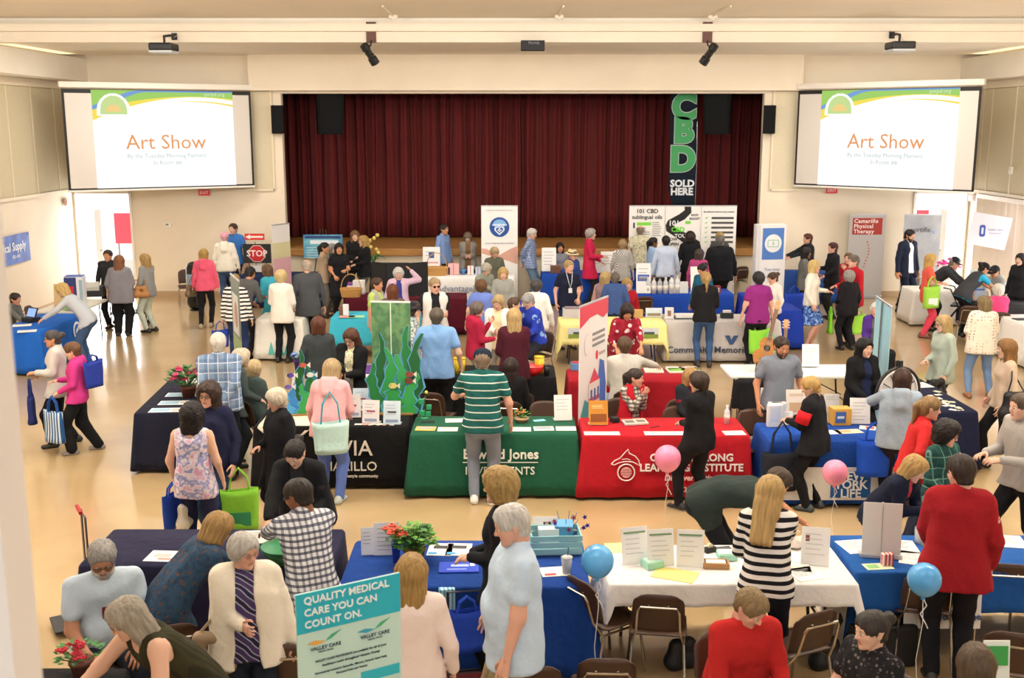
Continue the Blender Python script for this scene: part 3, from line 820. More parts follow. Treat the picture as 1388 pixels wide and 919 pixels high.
def _person(label, px, py, h=1.63, yaw=0, sex='f', pose='stand', lean=0, side=0, hd=(0, 0), R_='down', L_='down', fat=1.0, belly=0.0, hair=('bob', '#5a3d28'),
           top=(('long', '#888888'),), bottom=('trousers', '#22222a'), shoes='#26241f', skin='l', ft=None, pos=None, glasses=None, cap=None, brow=None,
           beard=None, feet=None, curl=(.45, .45), hem=None, seat=.44, smile=False, twist=0, sole=None, group=None, near=None, neck=0, dry=False, Yd=None):
    # ---------- skeleton
    if ft is not None:
        g = at(ft[0], ft[1]); dist = g.y
        d = ray(px, py); h = CAM_H + d.z * (dist - (.0)) / d.y
        h = min(max(h, 1.42), 1.92) if lean < 8 else 1.64
        pos = (g.x, g.y)
    s = h / 1.70
    sit = pose == 'sit'
    hz = (seat + .10) if sit else .90 * s
    la = R(lean); P = nv(0, .13 * math.sin(la) if not sit else 0, hz - (0.0 if sit else .03 * (1 - math.cos(la))))
    sd = R(side)
    u1 = unit(nv(math.sin(sd), -math.sin(.75 * la), math.cos(.75 * la))); u2 = unit(nv(math.sin(sd) * 1.1, -math.sin(1.12 * la), math.cos(1.12 * la)))
    Wd = P + .15 * s * u1; C = Wd + .22 * s * u2; N_ = C + .165 * s * u2
    tw = R(twist); wx = unit(nv(math.cos(tw), math.sin(tw), 0)); wx = unit(wx - u2 * (wx @ u2)); fr = np.cross(wx, u2)   # fr: forward (-Y)
    fr = fr if fr[1] < 0 else -fr
    wp = nv(1, 0, 0); frp = unit(np.cross(wp, u1)); frp = frp if frp[1] < 0 else -frp
    shw = (.182 if sex == 'm' else .160) * s * (1 + .35 * (fat - 1))
    shc = C + .115 * s * u2
    SL, SR = shc + wx * shw, shc - wx * shw
    fb = 1 + .9 * (fat - 1)
    nd = unit(.35 * u2 + nv(0, -.28 - .9 * math.sin(la) * .25, 1.0) * .75 + nv(0, -neck, 0))
    Hc = N_ + nd * .128 * s
    hy, hp = R(hd[0]) + tw * .6, R(hd[1])
    hm = np.array(Matrix.Rotation(hy, 3, 'Z') @ Matrix.Rotation(hp + .25 * la * (0 if hd[1] else 1), 3, 'X'))
    hs = min(1.06, max(.93, s))
    # ---------- world placement: feet point, or the crown of the head on the pixel's ray
    crown = Hc + hm @ (nv(0, .01, .125) * hs)
    if dry: return float(crown[2])
    rz = R(yaw); cz, sz = math.cos(rz), math.sin(rz)
    if pos is None:
        w_ = at(px, py, float(crown[2])) if Yd is None else atY(px, py, Yd)
        pos = (w_.x - (crown[0] * cz - crown[1] * sz), w_.y - (crown[0] * sz + crown[1] * cz))
    dist = math.hypot(*pos)
    nr = dist < 13.5 if near is None else near
    vb, vg = (.024, .0185) if nr else (.034, .0275)
    # ---------- arms
    arms = []
    for sgn, S, spec in ((-1, SR, R_), (1, SL, L_)):
        v = ARM[spec] if isinstance(spec, str) else spec
        t = nv(v[0] * sgn, v[1], v[2]) * s
        t = nv(t[0] * math.cos(tw) - t[1] * math.sin(tw), t[0] * math.sin(tw) + t[1] * math.cos(tw), t[2])
        if fat > 1.1 and v[1] < .05 and abs(v[0]) < .15 and v[2] < -.3: t[0] += sgn * .05 * (fat - 1) * 3
        if lean > 25 and spec in ('down', 'slack'): t = t + nv(0, -.05, 0)
        pole = nv(sgn * .45, .8, -.25) if v[2] < .1 else nv(sgn, -.2, -.3)
        if spec == 'behind': pole = nv(sgn, .9, 0)
        if spec == 'hip': pole = nv(sgn * 1.0, .5, 0)
        E_, Wr = ik(S, S + t, .285 * s, .255 * s, pole)
        arms.append((sgn, S, E_, Wr, spec))
    # ---------- legs
    legs = []
    ff = feet or (((-.10, .0, 0), (.10, -.03, 0)) if not sit else ((-.12, -.44, 0), (.12, -.46, 0)))
    for sgn, f in zip((-1, 1), ff):
        Hp = P + wp * sgn * .088 * s * (1 + .3 * (fat - 1)) - u1 * .03 * s
        An = nv(f[0], f[1] + .03, .085 * s + f[2])
        K, An = ik(Hp, An, .43 * s, .415 * s, nv(sgn * .12, -1, .1))
        legs.append((sgn, Hp, K, An))
    # ---------- primitives
    def torso(F, inf, lo=0.0, hi=True, k=.04):
        i = inf
        hipl = (.082 if sex == 'f' else .074) * s * fb
        F.cap(P - u1 * (.05 * s + lo), P + u1 * .06 * s, (.104 + .01 * (fat > 1.1)) * s * fb + i, .100 * s * fb + i, k, wp, hipl, .07 * s * fb)
        F.cap(P + u1 * .05 * s, Wd + u2 * .03 * s, .098 * s * fb + i, .092 * s * fb + i, k, wp, .062 * s * fb, .055 * s * fb)
        F.cap(Wd, C + u2 * .04 * s, .092 * s * fb + i, .100 * s * (1 + .5 * (fat - 1)) + i, k, wx, .055 * s * fb, (.078 if sex == 'm' else .062) * s * fb)
        if belly: F.cap(P + u1 * .04 * s + frp * .05 * s, Wd + frp * (.03 + .05 * belly) * s, (.10 + .035 * belly) * s + i, (.10 + .045 * belly) * s + i, k, wp, .05 * s, .05 * s)
        if hi:
            F.cap(SR + wx * .012 * s - u2 * .012 * s, SL - wx * .012 * s - u2 * .012 * s, .052 * s + i * .6, .052 * s + i * .6, .05)
            F.cap(N_ - u2 * .02 * s + wx * .03 * s, SL - wx * .03 * s + u2 * .012 * s, .040 * s + i * .8, .042 * s + i, .04)
            F.cap(N_ - u2 * .02 * s - wx * .03 * s, SR + wx * .03 * s + u2 * .012 * s, .040 * s + i * .8, .042 * s + i, .04)
        if sex == 'f':
            for g in (-1, 1): F.cap(C + wx * g * .065 * s + fr * .062 * s - u2 * .01 * s, C + wx * g * .062 * s + fr * .066 * s - u2 * .015 * s, (.062 + .03 * (fat - 1)) * s + i, .06 * s + i, .03)
    af = 1 + .75 * (fat - 1)
    pts = [P, Wd, C, N_, SL, SR, Hc] + [q for a in arms for q in a[1:4]] + [q for l in legs for q in l[1:4]]
    lo = np.min(pts, 0) - .24 * max(1, fat); hi = np.max(pts, 0) + .24 * max(1, fat); lo[2] = min(lo[2], -.02)
    # body
    F = Field(lo, hi, vb)
    torso(F, -.004)
    F.cap(N_ - u2 * .04 * s, Hc + hm @ (nv(0, .022, -.075) * hs), .054 * s, .049 * s, .04)
    for sgn, S, E_, Wr, sp in arms:
        F.cap(S, E_, .047 * s * af, .038 * s * af, .04); F.cap(E_, Wr, .038 * s * af, .0255 * s, .03)
    for sgn, Hp, K, An in legs:
        F.cap(Hp, K, .084 * s * fb, .054 * s * fb, .04); F.cap(K, An, .052 * s * fb, .036 * s, .03)
        F.cap(K * .7 + An * .3 + nv(0, .015, 0), K * .5 + An * .5 + nv(0, .01, 0), .048 * s, .042 * s, .03)
        F.cap(An, An + nv(0, -.10 * s, -.045 * s), .034 * s, .028 * s, .03)
    V, Q = F.nets()
    hv, hq, hmi = head_template(sex, nr)
    Vs = [V]; Qs = [Q]; Ms = [np.zeros(len(Q), int)]; n = len(V)
    Vs.append((hv * hs) @ hm.T + Hc); Qs.append(hq + n); Ms.append(hmi); n += len(hv)
    for (sgn, S, E_, Wr, sp), cu in zip(arms, curl):
        d = unit(Wr - E_)
        if sp in ('down', 'slack', 'bag'): nn = nv(-sgn, .15, 0); thumb = nv(0, -1, 0)
        elif sp in ('behind',): nn = nv(0, 1, .3); thumb = nv(0, 0, 1)
        elif sp in ('chin', 'clasp', 'cross'): nn = nv(-sgn * .4, .8, 0); thumb = nv(0, 0, 1)
        elif sp == 'up': nn = nv(-sgn, 0, 0); thumb = nv(0, .6, .5)
        else: nn = nv(-sgn * .35, .1, -1); thumb = nv(-sgn, -.1, .2)
        gv, gq = hand_geo(Wr, d if d[2] < -.6 or sp in ('up', 'chin', 'strap') else unit(d * .8 + nv(0, -.2, -.12)), nn, thumb, s * (1.0 if sex == 'm' else .93), cu)
        Vs.append(gv); Qs.append(gq + n); Ms.append(np.zeros(len(gq), int)); n += len(gv)
    root = thing('person', label, 'person', (pos[0], pos[1], 0), rz, group)
    sk = mat(SKINS.get(skin, skin), .6, sss=.06, spec=.3)
    hc = hair[1] if hair else '#555555'
    me = npmesh('body', np.concatenate(Vs), np.concatenate(Qs), [sk, mat('#b27668' if skin != 'd' else '#6f3f36', .5), mat('#e9e4de', .3), mat('#2a1c14', .25), mat('hair:' + (brow or hc), .8)], np.concatenate(Ms))
    link(bpy.data.objects.new('body', me), root)
    # ---------- garments
    def garment(name, fn, spec, amp=.004):
        G = Field(lo, hi, vg); fn(G)
        x = G.ax[0][:, None, None]; y = G.ax[1][None, :, None]; z = G.ax[2][None, None, :]
        ph = random.uniform(0, 6)
        G.D += (amp * np.sin(z * 31 + 3 * np.sin(x * 13 + ph) + y * 9) * np.sin(x * 19 + y * 23 + ph)).astype(np.float32)
        V, Q = G.nets()
        if len(Q) == 0: return None
        return link(bpy.data.objects.new(name, npmesh(name, V, Q, [cloth(spec)])), root)
    kb, cb = bottom
    def trousers(G):
        end = {'trousers': 1.0, 'capri': .72, 'shorts': .12, 'wide': 1.0, 'leggings': .97}.get(kb, 1)
        wd = .032 if kb == 'wide' else (.009 if kb == 'leggings' else .014)
        torso(G, .003, hi=False, k=.03)
        cut = P + u1 * .06 * s
        G.D = np.maximum(G.D, ((G.ax[0][:, None, None] - cut[0]) * u1[0] + (G.ax[1][None, :, None] - cut[1]) * u1[1] + (G.ax[2][None, None, :] - cut[2]) * u1[2])).astype(np.float32)
        for sgn, Hp, K, An in legs:
            G.cap(Hp, K, .084 * s * fb + .008, .056 * s * fb + wd, .03)
            G.cap(K * .7 + An * .3 + nv(0, .015, 0), K * .5 + An * .5 + nv(0, .01, 0), .048 * s + .010, .042 * s + .010, .02) if end > .6 else None
            e = K + (An - K) * end
            G.cap(K, e, .054 * s * fb + wd, .040 * s + wd * 1.1, .02)
    def skirt(G):
        torso(G, .006, hi=False, k=.03)
        cut = P + u1 * .06 * s
        G.D = np.maximum(G.D, ((G.ax[0][:, None, None] - cut[0]) * u1[0] + (G.ax[1][None, :, None] - cut[1]) * u1[1] + (G.ax[2][None, None, :] - cut[2]) * u1[2])).astype(np.float32)
        ln = .42 if kb == 'skirt' else .74
        G.cap(P - nv(0, 0, .05), P - nv(0, 0, ln * s), .108 * s * fb, .125 * s * fb, .03, wp, .075 * s * fb, .12 * s * fb)
        for sgn, Hp, K, An in legs: G.cap(Hp, K, .084 * s * fb + .014, .056 * s * fb + .03, .04)
        G.D = np.maximum(G.D, (P[2] - ln * s) - G.ax[2][None, None, :]).astype(np.float32)
    garment({'skirt': 'skirt', 'longskirt': 'skirt', 'shorts': 'shorts', 'leggings': 'leggings'}.get(kb, 'trousers'), skirt if 'skirt' in kb else trousers, cb)
    for li, (kt, ct) in enumerate(top):
        inf = .011 + .012 * li + (.006 if kt in ('jacket', 'coat', 'hoodie', 'cardigan', 'sweater', 'blazer') else 0)
        op = li > 0 and kt in ('jacket', 'cardigan', 'coat', 'blazer', 'vest')
        slv = SLEEVE[kt]; hm_ = hem if (hem is not None and li == len(top) - 1) else HEM[kt]
        if sit: hm_ = min(hm_, .08)
        def gtop(G):
            torso(G, inf, lo=(hm_ * s if not sit else -.02))
            if not sit:
                for sgn, Hp, K, An in legs: G.cap(Hp, Hp + (K - Hp) * (.3 + max(0, hm_ - .1) * 1.5), .084 * s * fb + inf + .020, .084 * s * fb + inf + .022, .04)
            if fat >= 1.15 and not sit and lean < 30: G.cap(C - u2 * .03 * s + frp * .015 * s, P - u1 * hm_ * s + frp * .012 * s, .100 * s * fb + inf, .114 * s * fb + inf, .03, wp, .08 * s * fb, .09 * s * fb)
            if belly > .5 and not sit: G.cap(C + fr * .045 * s, P - u1 * (hm_ + .02) * s + frp * (.045 + .03 * belly) * s, .085 * s + inf, .105 * s + inf, .03, wp, .07 * s, .08 * s)
            if kt in ('coat', 'dress') and not sit:
                G.cap(P, P - nv(0, 0, hm_ * s), .11 * s * fb + inf, .125 * s * fb + inf, .03, wp, .08 * s * fb, .10 * s * fb)
            if kt != 'tank': G.cap(N_ - u2 * .07 * s - fr * .012, N_ + u2 * .008 * s - fr * .018, .075 * s + inf * .5, .058 * s + inf * .4, .03)
            if kt in ('sweater', 'tee', 'long', 'threeq', 'dress', 'jacket', 'coat') and not (li > 0): G.cap(N_ + fr * .10 * s + u2 * .03 * s, N_ + fr * .118 * s - u2 * .045 * s, .045 * s, .022 * s, .012, sub=True)
            gx = G.ax[0][:, None, None]; gy = G.ax[1][None, :, None]; gz = G.ax[2][None, None, :]
            cut = P - u1 * (hm_ if not sit else .04) * s
            G.D = np.maximum(G.D, -((gx - cut[0]) * u1[0] + (gy - cut[1]) * u1[1] + (gz - cut[2]) * u1[2])).astype(np.float32)
            if op:
                aa = np.abs((gx - C[0]) * wx[0] + (gy - C[1]) * wx[1] + (gz - C[2]) * wx[2])
                bb = (gx - C[0]) * fr[0] + (gy - C[1]) * fr[1] + (gz - C[2]) * fr[2]
                tt = (gx - C[0]) * u2[0] + (gy - C[1]) * u2[1] + (gz - C[2]) * u2[2]
                wd_ = np.clip(.052 - .10 * np.clip(tt, -.2, .12) * 0 + np.where(tt < 0, -tt * .05, 0), .03, .12) * s * fb
                G.D = np.maximum(G.D, np.minimum(wd_ - aa, bb - .01)).astype(np.float32)
            if kt == 'tank' or kt == 'vest':
                for S in (SL, SR):
                    o_ = (1 if S is SL else -1)
                    G.cap(S + wx * o_ * .055 * s + u2 * .10 * s, S + wx * o_ * .075 * s - u2 * .10 * s, .075 * s, .07 * s, .01, sub=True)
            if kt == 'tank':
                for q in (fr, -fr): G.cap(N_ + q * .06 * s + u2 * .08 * s, N_ + q * .10 * s - u2 * .02 * s, .06 * s, .05 * s, .01, wx, .03 * s, .02 * s, sub=True)
            for sgn, S, E_, Wr, sp in arms:
                a1 = min(slv, 1.0); lw = .020 if kt in ('tee', 'polo', 'dress') else .012
                lw += .006 * li
                if a1 > 0: G.cap(S, S + (E_ - S) * a1, .047 * s * af + inf * .7, .040 * s * af + lw, .014)
                if slv > 1: G.cap(E_, E_ + (Wr - E_) * (slv - 1), .040 * s * af + lw, .029 * s + lw, .012)
            cl = None
            if kt in ('polo', 'shirt', 'blazer', 'coat', 'jacket'):
                for g in (-1, 1):
                    G.cap(N_ - fr * .045 * s + u2 * .03 * s, N_ + wx * g * .06 * s + u2 * .028 * s, .020, .018, .01)
                    G.cap(N_ + wx * g * .06 * s + u2 * .028 * s, N_ + fr * .075 * s + wx * g * .025 * s - u2 * .05 * s, .018, .016, .01)
            if kt == 'hoodie' or kt == 'sweater' and li > 0:
                G.cap(N_ - fr * .07 * s + wx * .05 * s + u2 * .02, N_ - fr * .07 * s - wx * .05 * s + u2 * .02, .035, .035, .03)
                G.cap(N_ - fr * .085 * s, N_ - fr * .12 * s - u2 * .14 * s, .05, .045, .03, wx, .05, .03)
                for g in (-1, 1): G.cap(N_ - fr * .06 * s + wx * g * .06 * s + u2 * .02, N_ + fr * .07 * s + wx * g * .04 * s - u2 * .03, .03, .022, .02)
        garment(PARTNAME[kt], gtop, ct)
    # ---------- shoes
    for sgn, Hp, K, An in legs:
        o = link(bpy.data.objects.new('shoe', shoe_mesh('boot' if shoes == 'boot' else 'shoe')), root)
        o.location = (An[0], An[1] + .015, max(0, An[2] - .085 * s)); o.rotation_euler = (0, 0, sgn * .12); o.scale = (s, s, s)
        sc_ = '#2a211c' if shoes == 'boot' else shoes
        objmats(o, [mat(sc_, .55), mat(sole or sc_, .6)])
    # ---------- hair and head wear
    HM = Matrix(hm.tolist()).to_4x4(); HM.translation = Vector(tuple(Hc)); HM = HM @ Matrix.Scale(hs, 4)
    def onhead(o):
        o.matrix_parent_inverse = Matrix(); o.matrix_local = HM; return o
    if hair:
        o = onhead(link(bpy.data.objects.new('hair', hair_mesh(hair[0])), root))
        objmats(o, [mat('hair:' + hair[1], .55, spec=.35)])
    if glasses:
        b = MB()
        dark = glasses == 'sun'
        for g in (-1, 1):
            ring = [(g * .032 + .021 * math.cos(t * PI / 5), -.107 + .006 * abs(math.cos(t * PI / 5)), .010 + .016 * math.sin(t * PI / 5)) for t in range(10)]
            b.tube(ring, .0022, 5, closed=True)
            b.tube([(g * .053, -.103, .014), (g * .076, -.06, .016), (g * .079, .01, .014)], .0022, 5)
        b.tube([(-.011, -.107, .014), (.011, -.107, .014)], .0022, 5)
        fm = mat('#17130f' if glasses in ('sun', 'dark') else glasses if glasses.startswith('#') else '#5a4636', .3)
        o = onhead(b.build('glasses', fm, root))
        for g in (-1, 1):
            l = MB()
            l.lathe([(.019, -.0006), (.019, .0006)], 10, (g * .032, -.106, .010), Matrix.Rotation(PI / 2, 3, 'X'))
            l.build('lens', mat('#0c0b0b', .1) if dark else mat('#ffffff', .02, trans=1.0, alpha=.25), o)
    if cap:
        kind, cc = cap; b = MB()
        if kind in ('cap', 'beanie'):
            prof = [(.101, .03), (.101, .055), (.094, .085), (.076, .112), (.045, .130), (.012, .137)]
            b.lathe(prof, 18, (0, .008, .0))
            if kind == 'cap':
                n = 9; vv = []; ffc = []
                for j, (r1, zz) in enumerate(((.098, .044), (.135, .040), (.172, .030))):
                    for i in range(n):
                        t = R(-60 + 120 * i / (n - 1)); rr = .098 + (r1 - .098) * max(.25, math.cos(t) ** 1.0)
                        vv.append((rr * math.sin(t), .008 - rr * math.cos(t), zz - .01 * (1 - math.cos(t))))
                for j in range(2):
                    for i in range(n - 1): ffc.append((j * n + i, j * n + i + 1, (j + 1) * n + i + 1, (j + 1) * n + i))
                m = len(vv); vv2 = [(x, y, z + .004) for x, y, z in vv]
                b.add(vv, ffc); b.add(vv2, [q[::-1] for q in ffc])
        else:
            b.lathe([(.155, .028), (.158, .034), (.104, .046), (.100, .09), (.088, .118), (.06, .128), (.01, .125)], 20, (0, .008, 0))
            if kind == 'straw': pass
        o = onhead(b.build('cap' if kind != 'straw' and kind != 'hat' else 'sun_hat', cloth(cc), root, smooth=True))
        if kind == 'straw': MB().lathe([(.1045, .05), (.1035, .075)], 20, (0, .008, 0)).build('hat_band', cloth('#2a2a2a'), o, True)
    if beard:
        F = Field((-.09, -.13, -.16), (.09, .06, .03), .0095)
        F.cap(nv(0, -.055, -.075), nv(0, -.06, -.105), .042, .030, .02, nv(1, 0, 0), .022, .012)
        for g in (-1, 1): F.cap(nv(g * .066, -.02, .0), nv(g * .05, -.045, -.07), .014, .022, .02)
        F.cap(nv(-.022, -.094, -.040), nv(.022, -.094, -.040), .0075, .0075, .01)
        F.cap(nv(-.016, -.100, -.056), nv(.016, -.100, -.056), .012, .012, .006, sub=True)
        V, Q = F.nets()
        o = onhead(link(bpy.data.objects.new('beard', npmesh('beard', V, Q, [mat('hair:' + beard, .8)])), root))
    inf_ = dict(root=root, pos=pos, h=h, s=s, rz=rz)
    wr = {}
    for sgn, S, E_, Wr, sp in arms:
        d = unit(Wr - E_)
        q = Wr + d * .07 * s
        wr[sgn] = Vector((pos[0] + q[0] * cz - q[1] * sz, pos[1] + q[0] * sz + q[1] * cz, q[2]))
        qs = S
        inf_['sh%d' % sgn] = Vector((pos[0] + qs[0] * cz - qs[1] * sz, pos[1] + qs[0] * sz + qs[1] * cz, qs[2]))
    inf_['R'] = wr[-1]; inf_['L'] = wr[1]
    PEOPLE.append(inf_)
    return inf_
# ================================================================ tables, chairs, stands
TOPZ = .74
def drape(w, d, h, df, db, dl, dr, fold=.03, flare=.05, seed=0):
    """cloth over a w x d table: verts, faces; drops per side (front = -Y)"""
    rnd = random.Random(seed); r = .035
    pts = []
    def side(a, b, n, nrm, drop):
        for i in range(n): pts.append((a[0] + (b[0] - a[0]) * i / n, a[1] + (b[1] - a[1]) * i / n, nrm, drop))
    hw, hd = w / 2, d / 2
    nx, ny = max(10, int(w / .07)), max(6, int(d / .07))
    def corner(cx, cy, a0, d0, d1):
        for i in range(6):
            t = R(a0 + 90 * i / 6); pts.append((cx + r * math.cos(t), cy + r * math.sin(t), (math.cos(t), math.sin(t)), d0 + (d1 - d0) * i / 6))
    side((-hw + r, -hd), (hw - r, -hd), nx, (0, -1), df); corner(hw - r, -hd + r, -90, df, dr)
    side((hw, -hd + r), (hw, hd - r), ny, (1, 0), dr); corner(hw - r, hd - r, 0, dr, db)
    side((hw - r, hd), (-hw + r, hd), nx, (0, 1), db); corner(-hw + r, hd - r, 90, db, dl)
    side((-hw, hd - r), (-hw, -hd + r), ny, (-1, 0), dl); corner(-hw + r, -hd + r, 180, dl, df)
    n = len(pts); V = []; F = []
    ts = [0, .02, .12, .3, .55, .8, 1.0]
    ph = rnd.uniform(0, 6); acc = 0
    per = []
    for i in range(n):
        per.append(acc); q = pts[(i + 1) % n]; acc += math.hypot(q[0] - pts[i][0], q[1] - pts[i][1])
    for j, t in enumerate(ts):
        for i, (x, y, nn, dp) in enumerate(pts):
            dg = 1 + .9 * (2 * abs(nn[0] * nn[1]))
            off = .006 + flare * dg * t * min(1, dp / .6) + fold * t * min(1, dp / .5) * (.6 * math.sin(per[i] * 17 + ph + .8 * math.sin(per[i] * 5)) + .4 * math.sin(per[i] * 31 + ph * 2)) * (1 if dg < 1.2 else 1.5)
            if j == 0: off = -.006
            V.append((x + nn[0] * off, y + nn[1] * off, h + .004 - (0 if j == 0 else .004) - dp * t))
    for j in range(len(ts) - 1):
        for i in range(n):
            k = (i + 1) % n; F.append((j * n + i, (j + 1) * n + i, (j + 1) * n + k, j * n + k))
    F.append(tuple(range(n)))
    return V, F
TABLES = {}
def table(key, label, x0, x1, y0, y1, col, drops=(.70, .70, .70, .70), ang=0.0, fold=.018, flare=.045, top='#d9d6cc', group=None, legs=True, tlabel=None):
    cx, cy, w, d = (x0 + x1) / 2, (y0 + y1) / 2, x1 - x0, y1 - y0
    t = thing('folding_table', tlabel or ('folding table beneath the ' + label), 'table', (cx, cy, 0), R(ang))
    MB().box((0, 0, TOPZ - .025), (w - .02, d - .02, .045), bev=.015).build('tabletop', mat(top, .5), t)
    lm = mat('#3b3b3d', .4, .6)
    lng = w >= d
    for q in (-1, 1):
        for e in (-1, 1):
            px_, py_ = (q * (w / 2 - .22), e * (d / 2 - .12)) if lng else (q * (w / 2 - .12), e * (d / 2 - .22))
            px2, py2 = (q * (w / 2 - .16), py_) if lng else (px_, e * (d / 2 - .16))
            MB().tube([(px_, py_, TOPZ - .05), (px2, py2, .0)], .014, 8).build('leg', lm, t)
        if lng: MB().tube([(q * (w / 2 - .19), -d / 2 + .12, .32), (q * (w / 2 - .19), d / 2 - .12, .32)], .010, 6).build('crossbar', lm, t); MB().tube([(q * (w / 2 - .20), 0, .38), (q * .15, 0, TOPZ - .06)], .008, 6).build('brace', lm, t)
        else: MB().tube([(-w / 2 + .12, q * (d / 2 - .19), .32), (w / 2 - .12, q * (d / 2 - .19), .32)], .010, 6).build('crossbar', lm, t)
    c = None
    if col:
        V, F = drape(w, d, TOPZ, *drops, fold=fold, flare=flare, seed=len(TABLES) + 3)
        c = meshobj('tablecloth', V, F, cloth(col), None, True)
        m = c.modifiers.new('thickness', 'SOLIDIFY'); m.thickness = .004; m.offset = 1
        c.location = (cx, cy, 0); c.rotation_euler = (0, 0, R(ang))
        tag(c, label, 'tablecloth', group)
    TABLES[key] = (t, c, w, d)
    return c
def skirt_text(key, txt, size, x, z, col, bold=.01, side='f', **kw):
    """lettering on the hanging front (or right end) of a cloth"""
    t, c, w, d = TABLES[key]
    f = .045 * (TOPZ - z) / .7 + .034
    m = mat(col, .7) if isinstance(col, str) else col
    til = math.atan(.045 / .7)
    if side == 'f': return text(txt, size, (x, -d / 2 - f, z), m, c, rot=(PI / 2 - til, 0, 0), bold=bold, depth=.008, **kw)
    if side == 'l': return text(txt, size, (-w / 2 - f, x, z), m, c, rot=(PI / 2 - til, 0, -PI / 2), bold=bold, depth=.008, **kw)
    return text(txt, size, (w / 2 + f, x, z), m, c, rot=(PI / 2 - til, 0, PI / 2), bold=bold, depth=.008, **kw)
def skirt_panel(key, x0, x1, z0, z1, col, name='printed_panel', off=.028, side='f'):
    t, c, w, d = TABLES[key]
    m = cloth(col)
    n = 14; V = []; F = []
    for j, z in enumerate((z0, z1)):
        f = .045 * (TOPZ - z) / .7 + off
        for i in range(n + 1):
            x = x0 + (x1 - x0) * i / n
            V.append((x, -d / 2 - f, z) if side == 'f' else ((w / 2 + f, x, z) if side == 'r' else (-w / 2 - f, x, z)))
    for i in range(n): F.append((i, i + 1, n + 2 + i, n + 1 + i))
    o = meshobj(name, V, F, m, c); mod = o.modifiers.new('thickness', 'SOLIDIFY'); mod.thickness = .003
    return o
def skirt_poly(key, pts, col, name='emblem', off=.034, side='f', tube=None):
    t, c, w, d = TABLES[key]
    def P3(x, z, o=off):
        f = .045 * (TOPZ - z) / .7 + o
        return (x, -d / 2 - f, z) if side == 'f' else ((w / 2 + f, x, z) if side == 'r' else (-w / 2 - f, x, z))
    if tube: return MB().tube([P3(*p) for p in pts], tube, 5).build(name, mat(col, .7), c)
    v = [P3(*p) for p in pts] + [P3(*p, o=off + .004) for p in pts]; n = len(pts)
    return meshobj(name, v, [tuple(range(n)), tuple(range(2 * n - 1, n - 1, -1))] + [(i, (i + 1) % n, n + (i + 1) % n, n + i) for i in range(n)], mat(col, .7), c)

# ---- front row
table('navy_front', 'dark navy tablecloth on the front left table', -3.42, -1.44, 8.08, 8.86, '#23233f')
table('blue_front', 'royal blue tablecloth behind the aqua medical banner', -1.30, .58, 7.68, 8.60, '#16408f', fold=.03, flare=.08)
table('white_front', 'long white plastic tablecloth on the front table with acrylic signs', .74, 2.62, 7.72, 8.50, '#f1efec', (.16, .52, .58, .58), flare=.10, fold=.05, tlabel='white folding table with black legs beside the blue balloon')
table('blue_right', 'bright blue tablecloth under the small silver roll-up, front right', 2.68, 4.66, 7.95, 8.72, '#1d559e', (.32, .66, .60, .62), fold=.012)
# ---- second row
table('savia', 'black tablecloth with large cream capital letters', -2.98, -1.22, 12.12, 12.88, '#141416')
table('green', 'forest green tablecloth with underlined cream lettering', -1.14, .73, 11.80, 12.56, '#1f5a43', (.70, .70, .68, .72), flare=.05)
table('red', 'bright red tablecloth with white dolphin emblem', .80, 2.66, 11.74, 12.50, '#b41a27')
table('nyl', 'blue tablecloth with white front panel and blue square emblem', 2.84, 4.62, 11.52, 12.28, '#1c4aa2')
table('navy_left', 'dark navy tablecloth under the pink geranium', -4.62, -3.86, 12.72, 14.55, '#1a1d30', ang=4)
table('navy_wheel', 'dark navy tablecloth on the table beside the prize wheel', 4.86, 5.62, 12.76, 14.55, '#191d38', ang=2)
# ---- third row
table('white_small', 'white tablecloth under the purple runner', -3.05, -1.85, 14.75, 15.45, '#eceae6', (.40, .40, .40, .40))
table('black_mid', 'black tablecloth under the yellow pails and red bowl', -1.42, .60, 14.62, 15.38, '#151517')
table('red_back', 'dark red tablecloth under the rows of magazines', .78, 2.58, 14.38, 15.14, '#9a1522')
table('bare', None, 3.02, 4.90, 14.72, 15.50, None, top='#e9ebe6', tlabel='bare white folding table behind the acoustic guitar')
# ---- fourth row
table('tree', 'white tablecloth with teal tree emblem', -4.58, -3.76, 19.15, 19.92, '#e9e5dc')
table('turq', 'turquoise tablecloth over a blue one, left of the seaweed panel', -3.27, -1.70, 19.35, 20.05, '#3fb4cf', (.5, .5, .5, .5))
table('yellow', 'pale yellow tablecloth with taped landscape photos', .84, 2.70, 18.72, 19.46, '#efe59a', (.36, .36, .66, .66), flare=.04)
table('cmh', 'light grey tablecloth with blue notched emblem and dark lettering', 2.74, 4.76, 18.98, 19.74, '#c9c4c2')
table('blue_long', 'royal blue tablecloth running back beneath the white bulletin banner', 4.70, 5.44, 20.1, 22.4, '#1e3ca8')
# ---- left wall tables
table('left_blue', 'bright blue tablecloth with white round emblem by the left wall', -8.72, -7.93, 17.95, 19.78, '#1f62c0', fold=.03)
table('left_white', None, -8.95, -8.10, 20.05, 21.6, None, top='#dcd9ce', tlabel='bare folding table against the left wall with boxes')
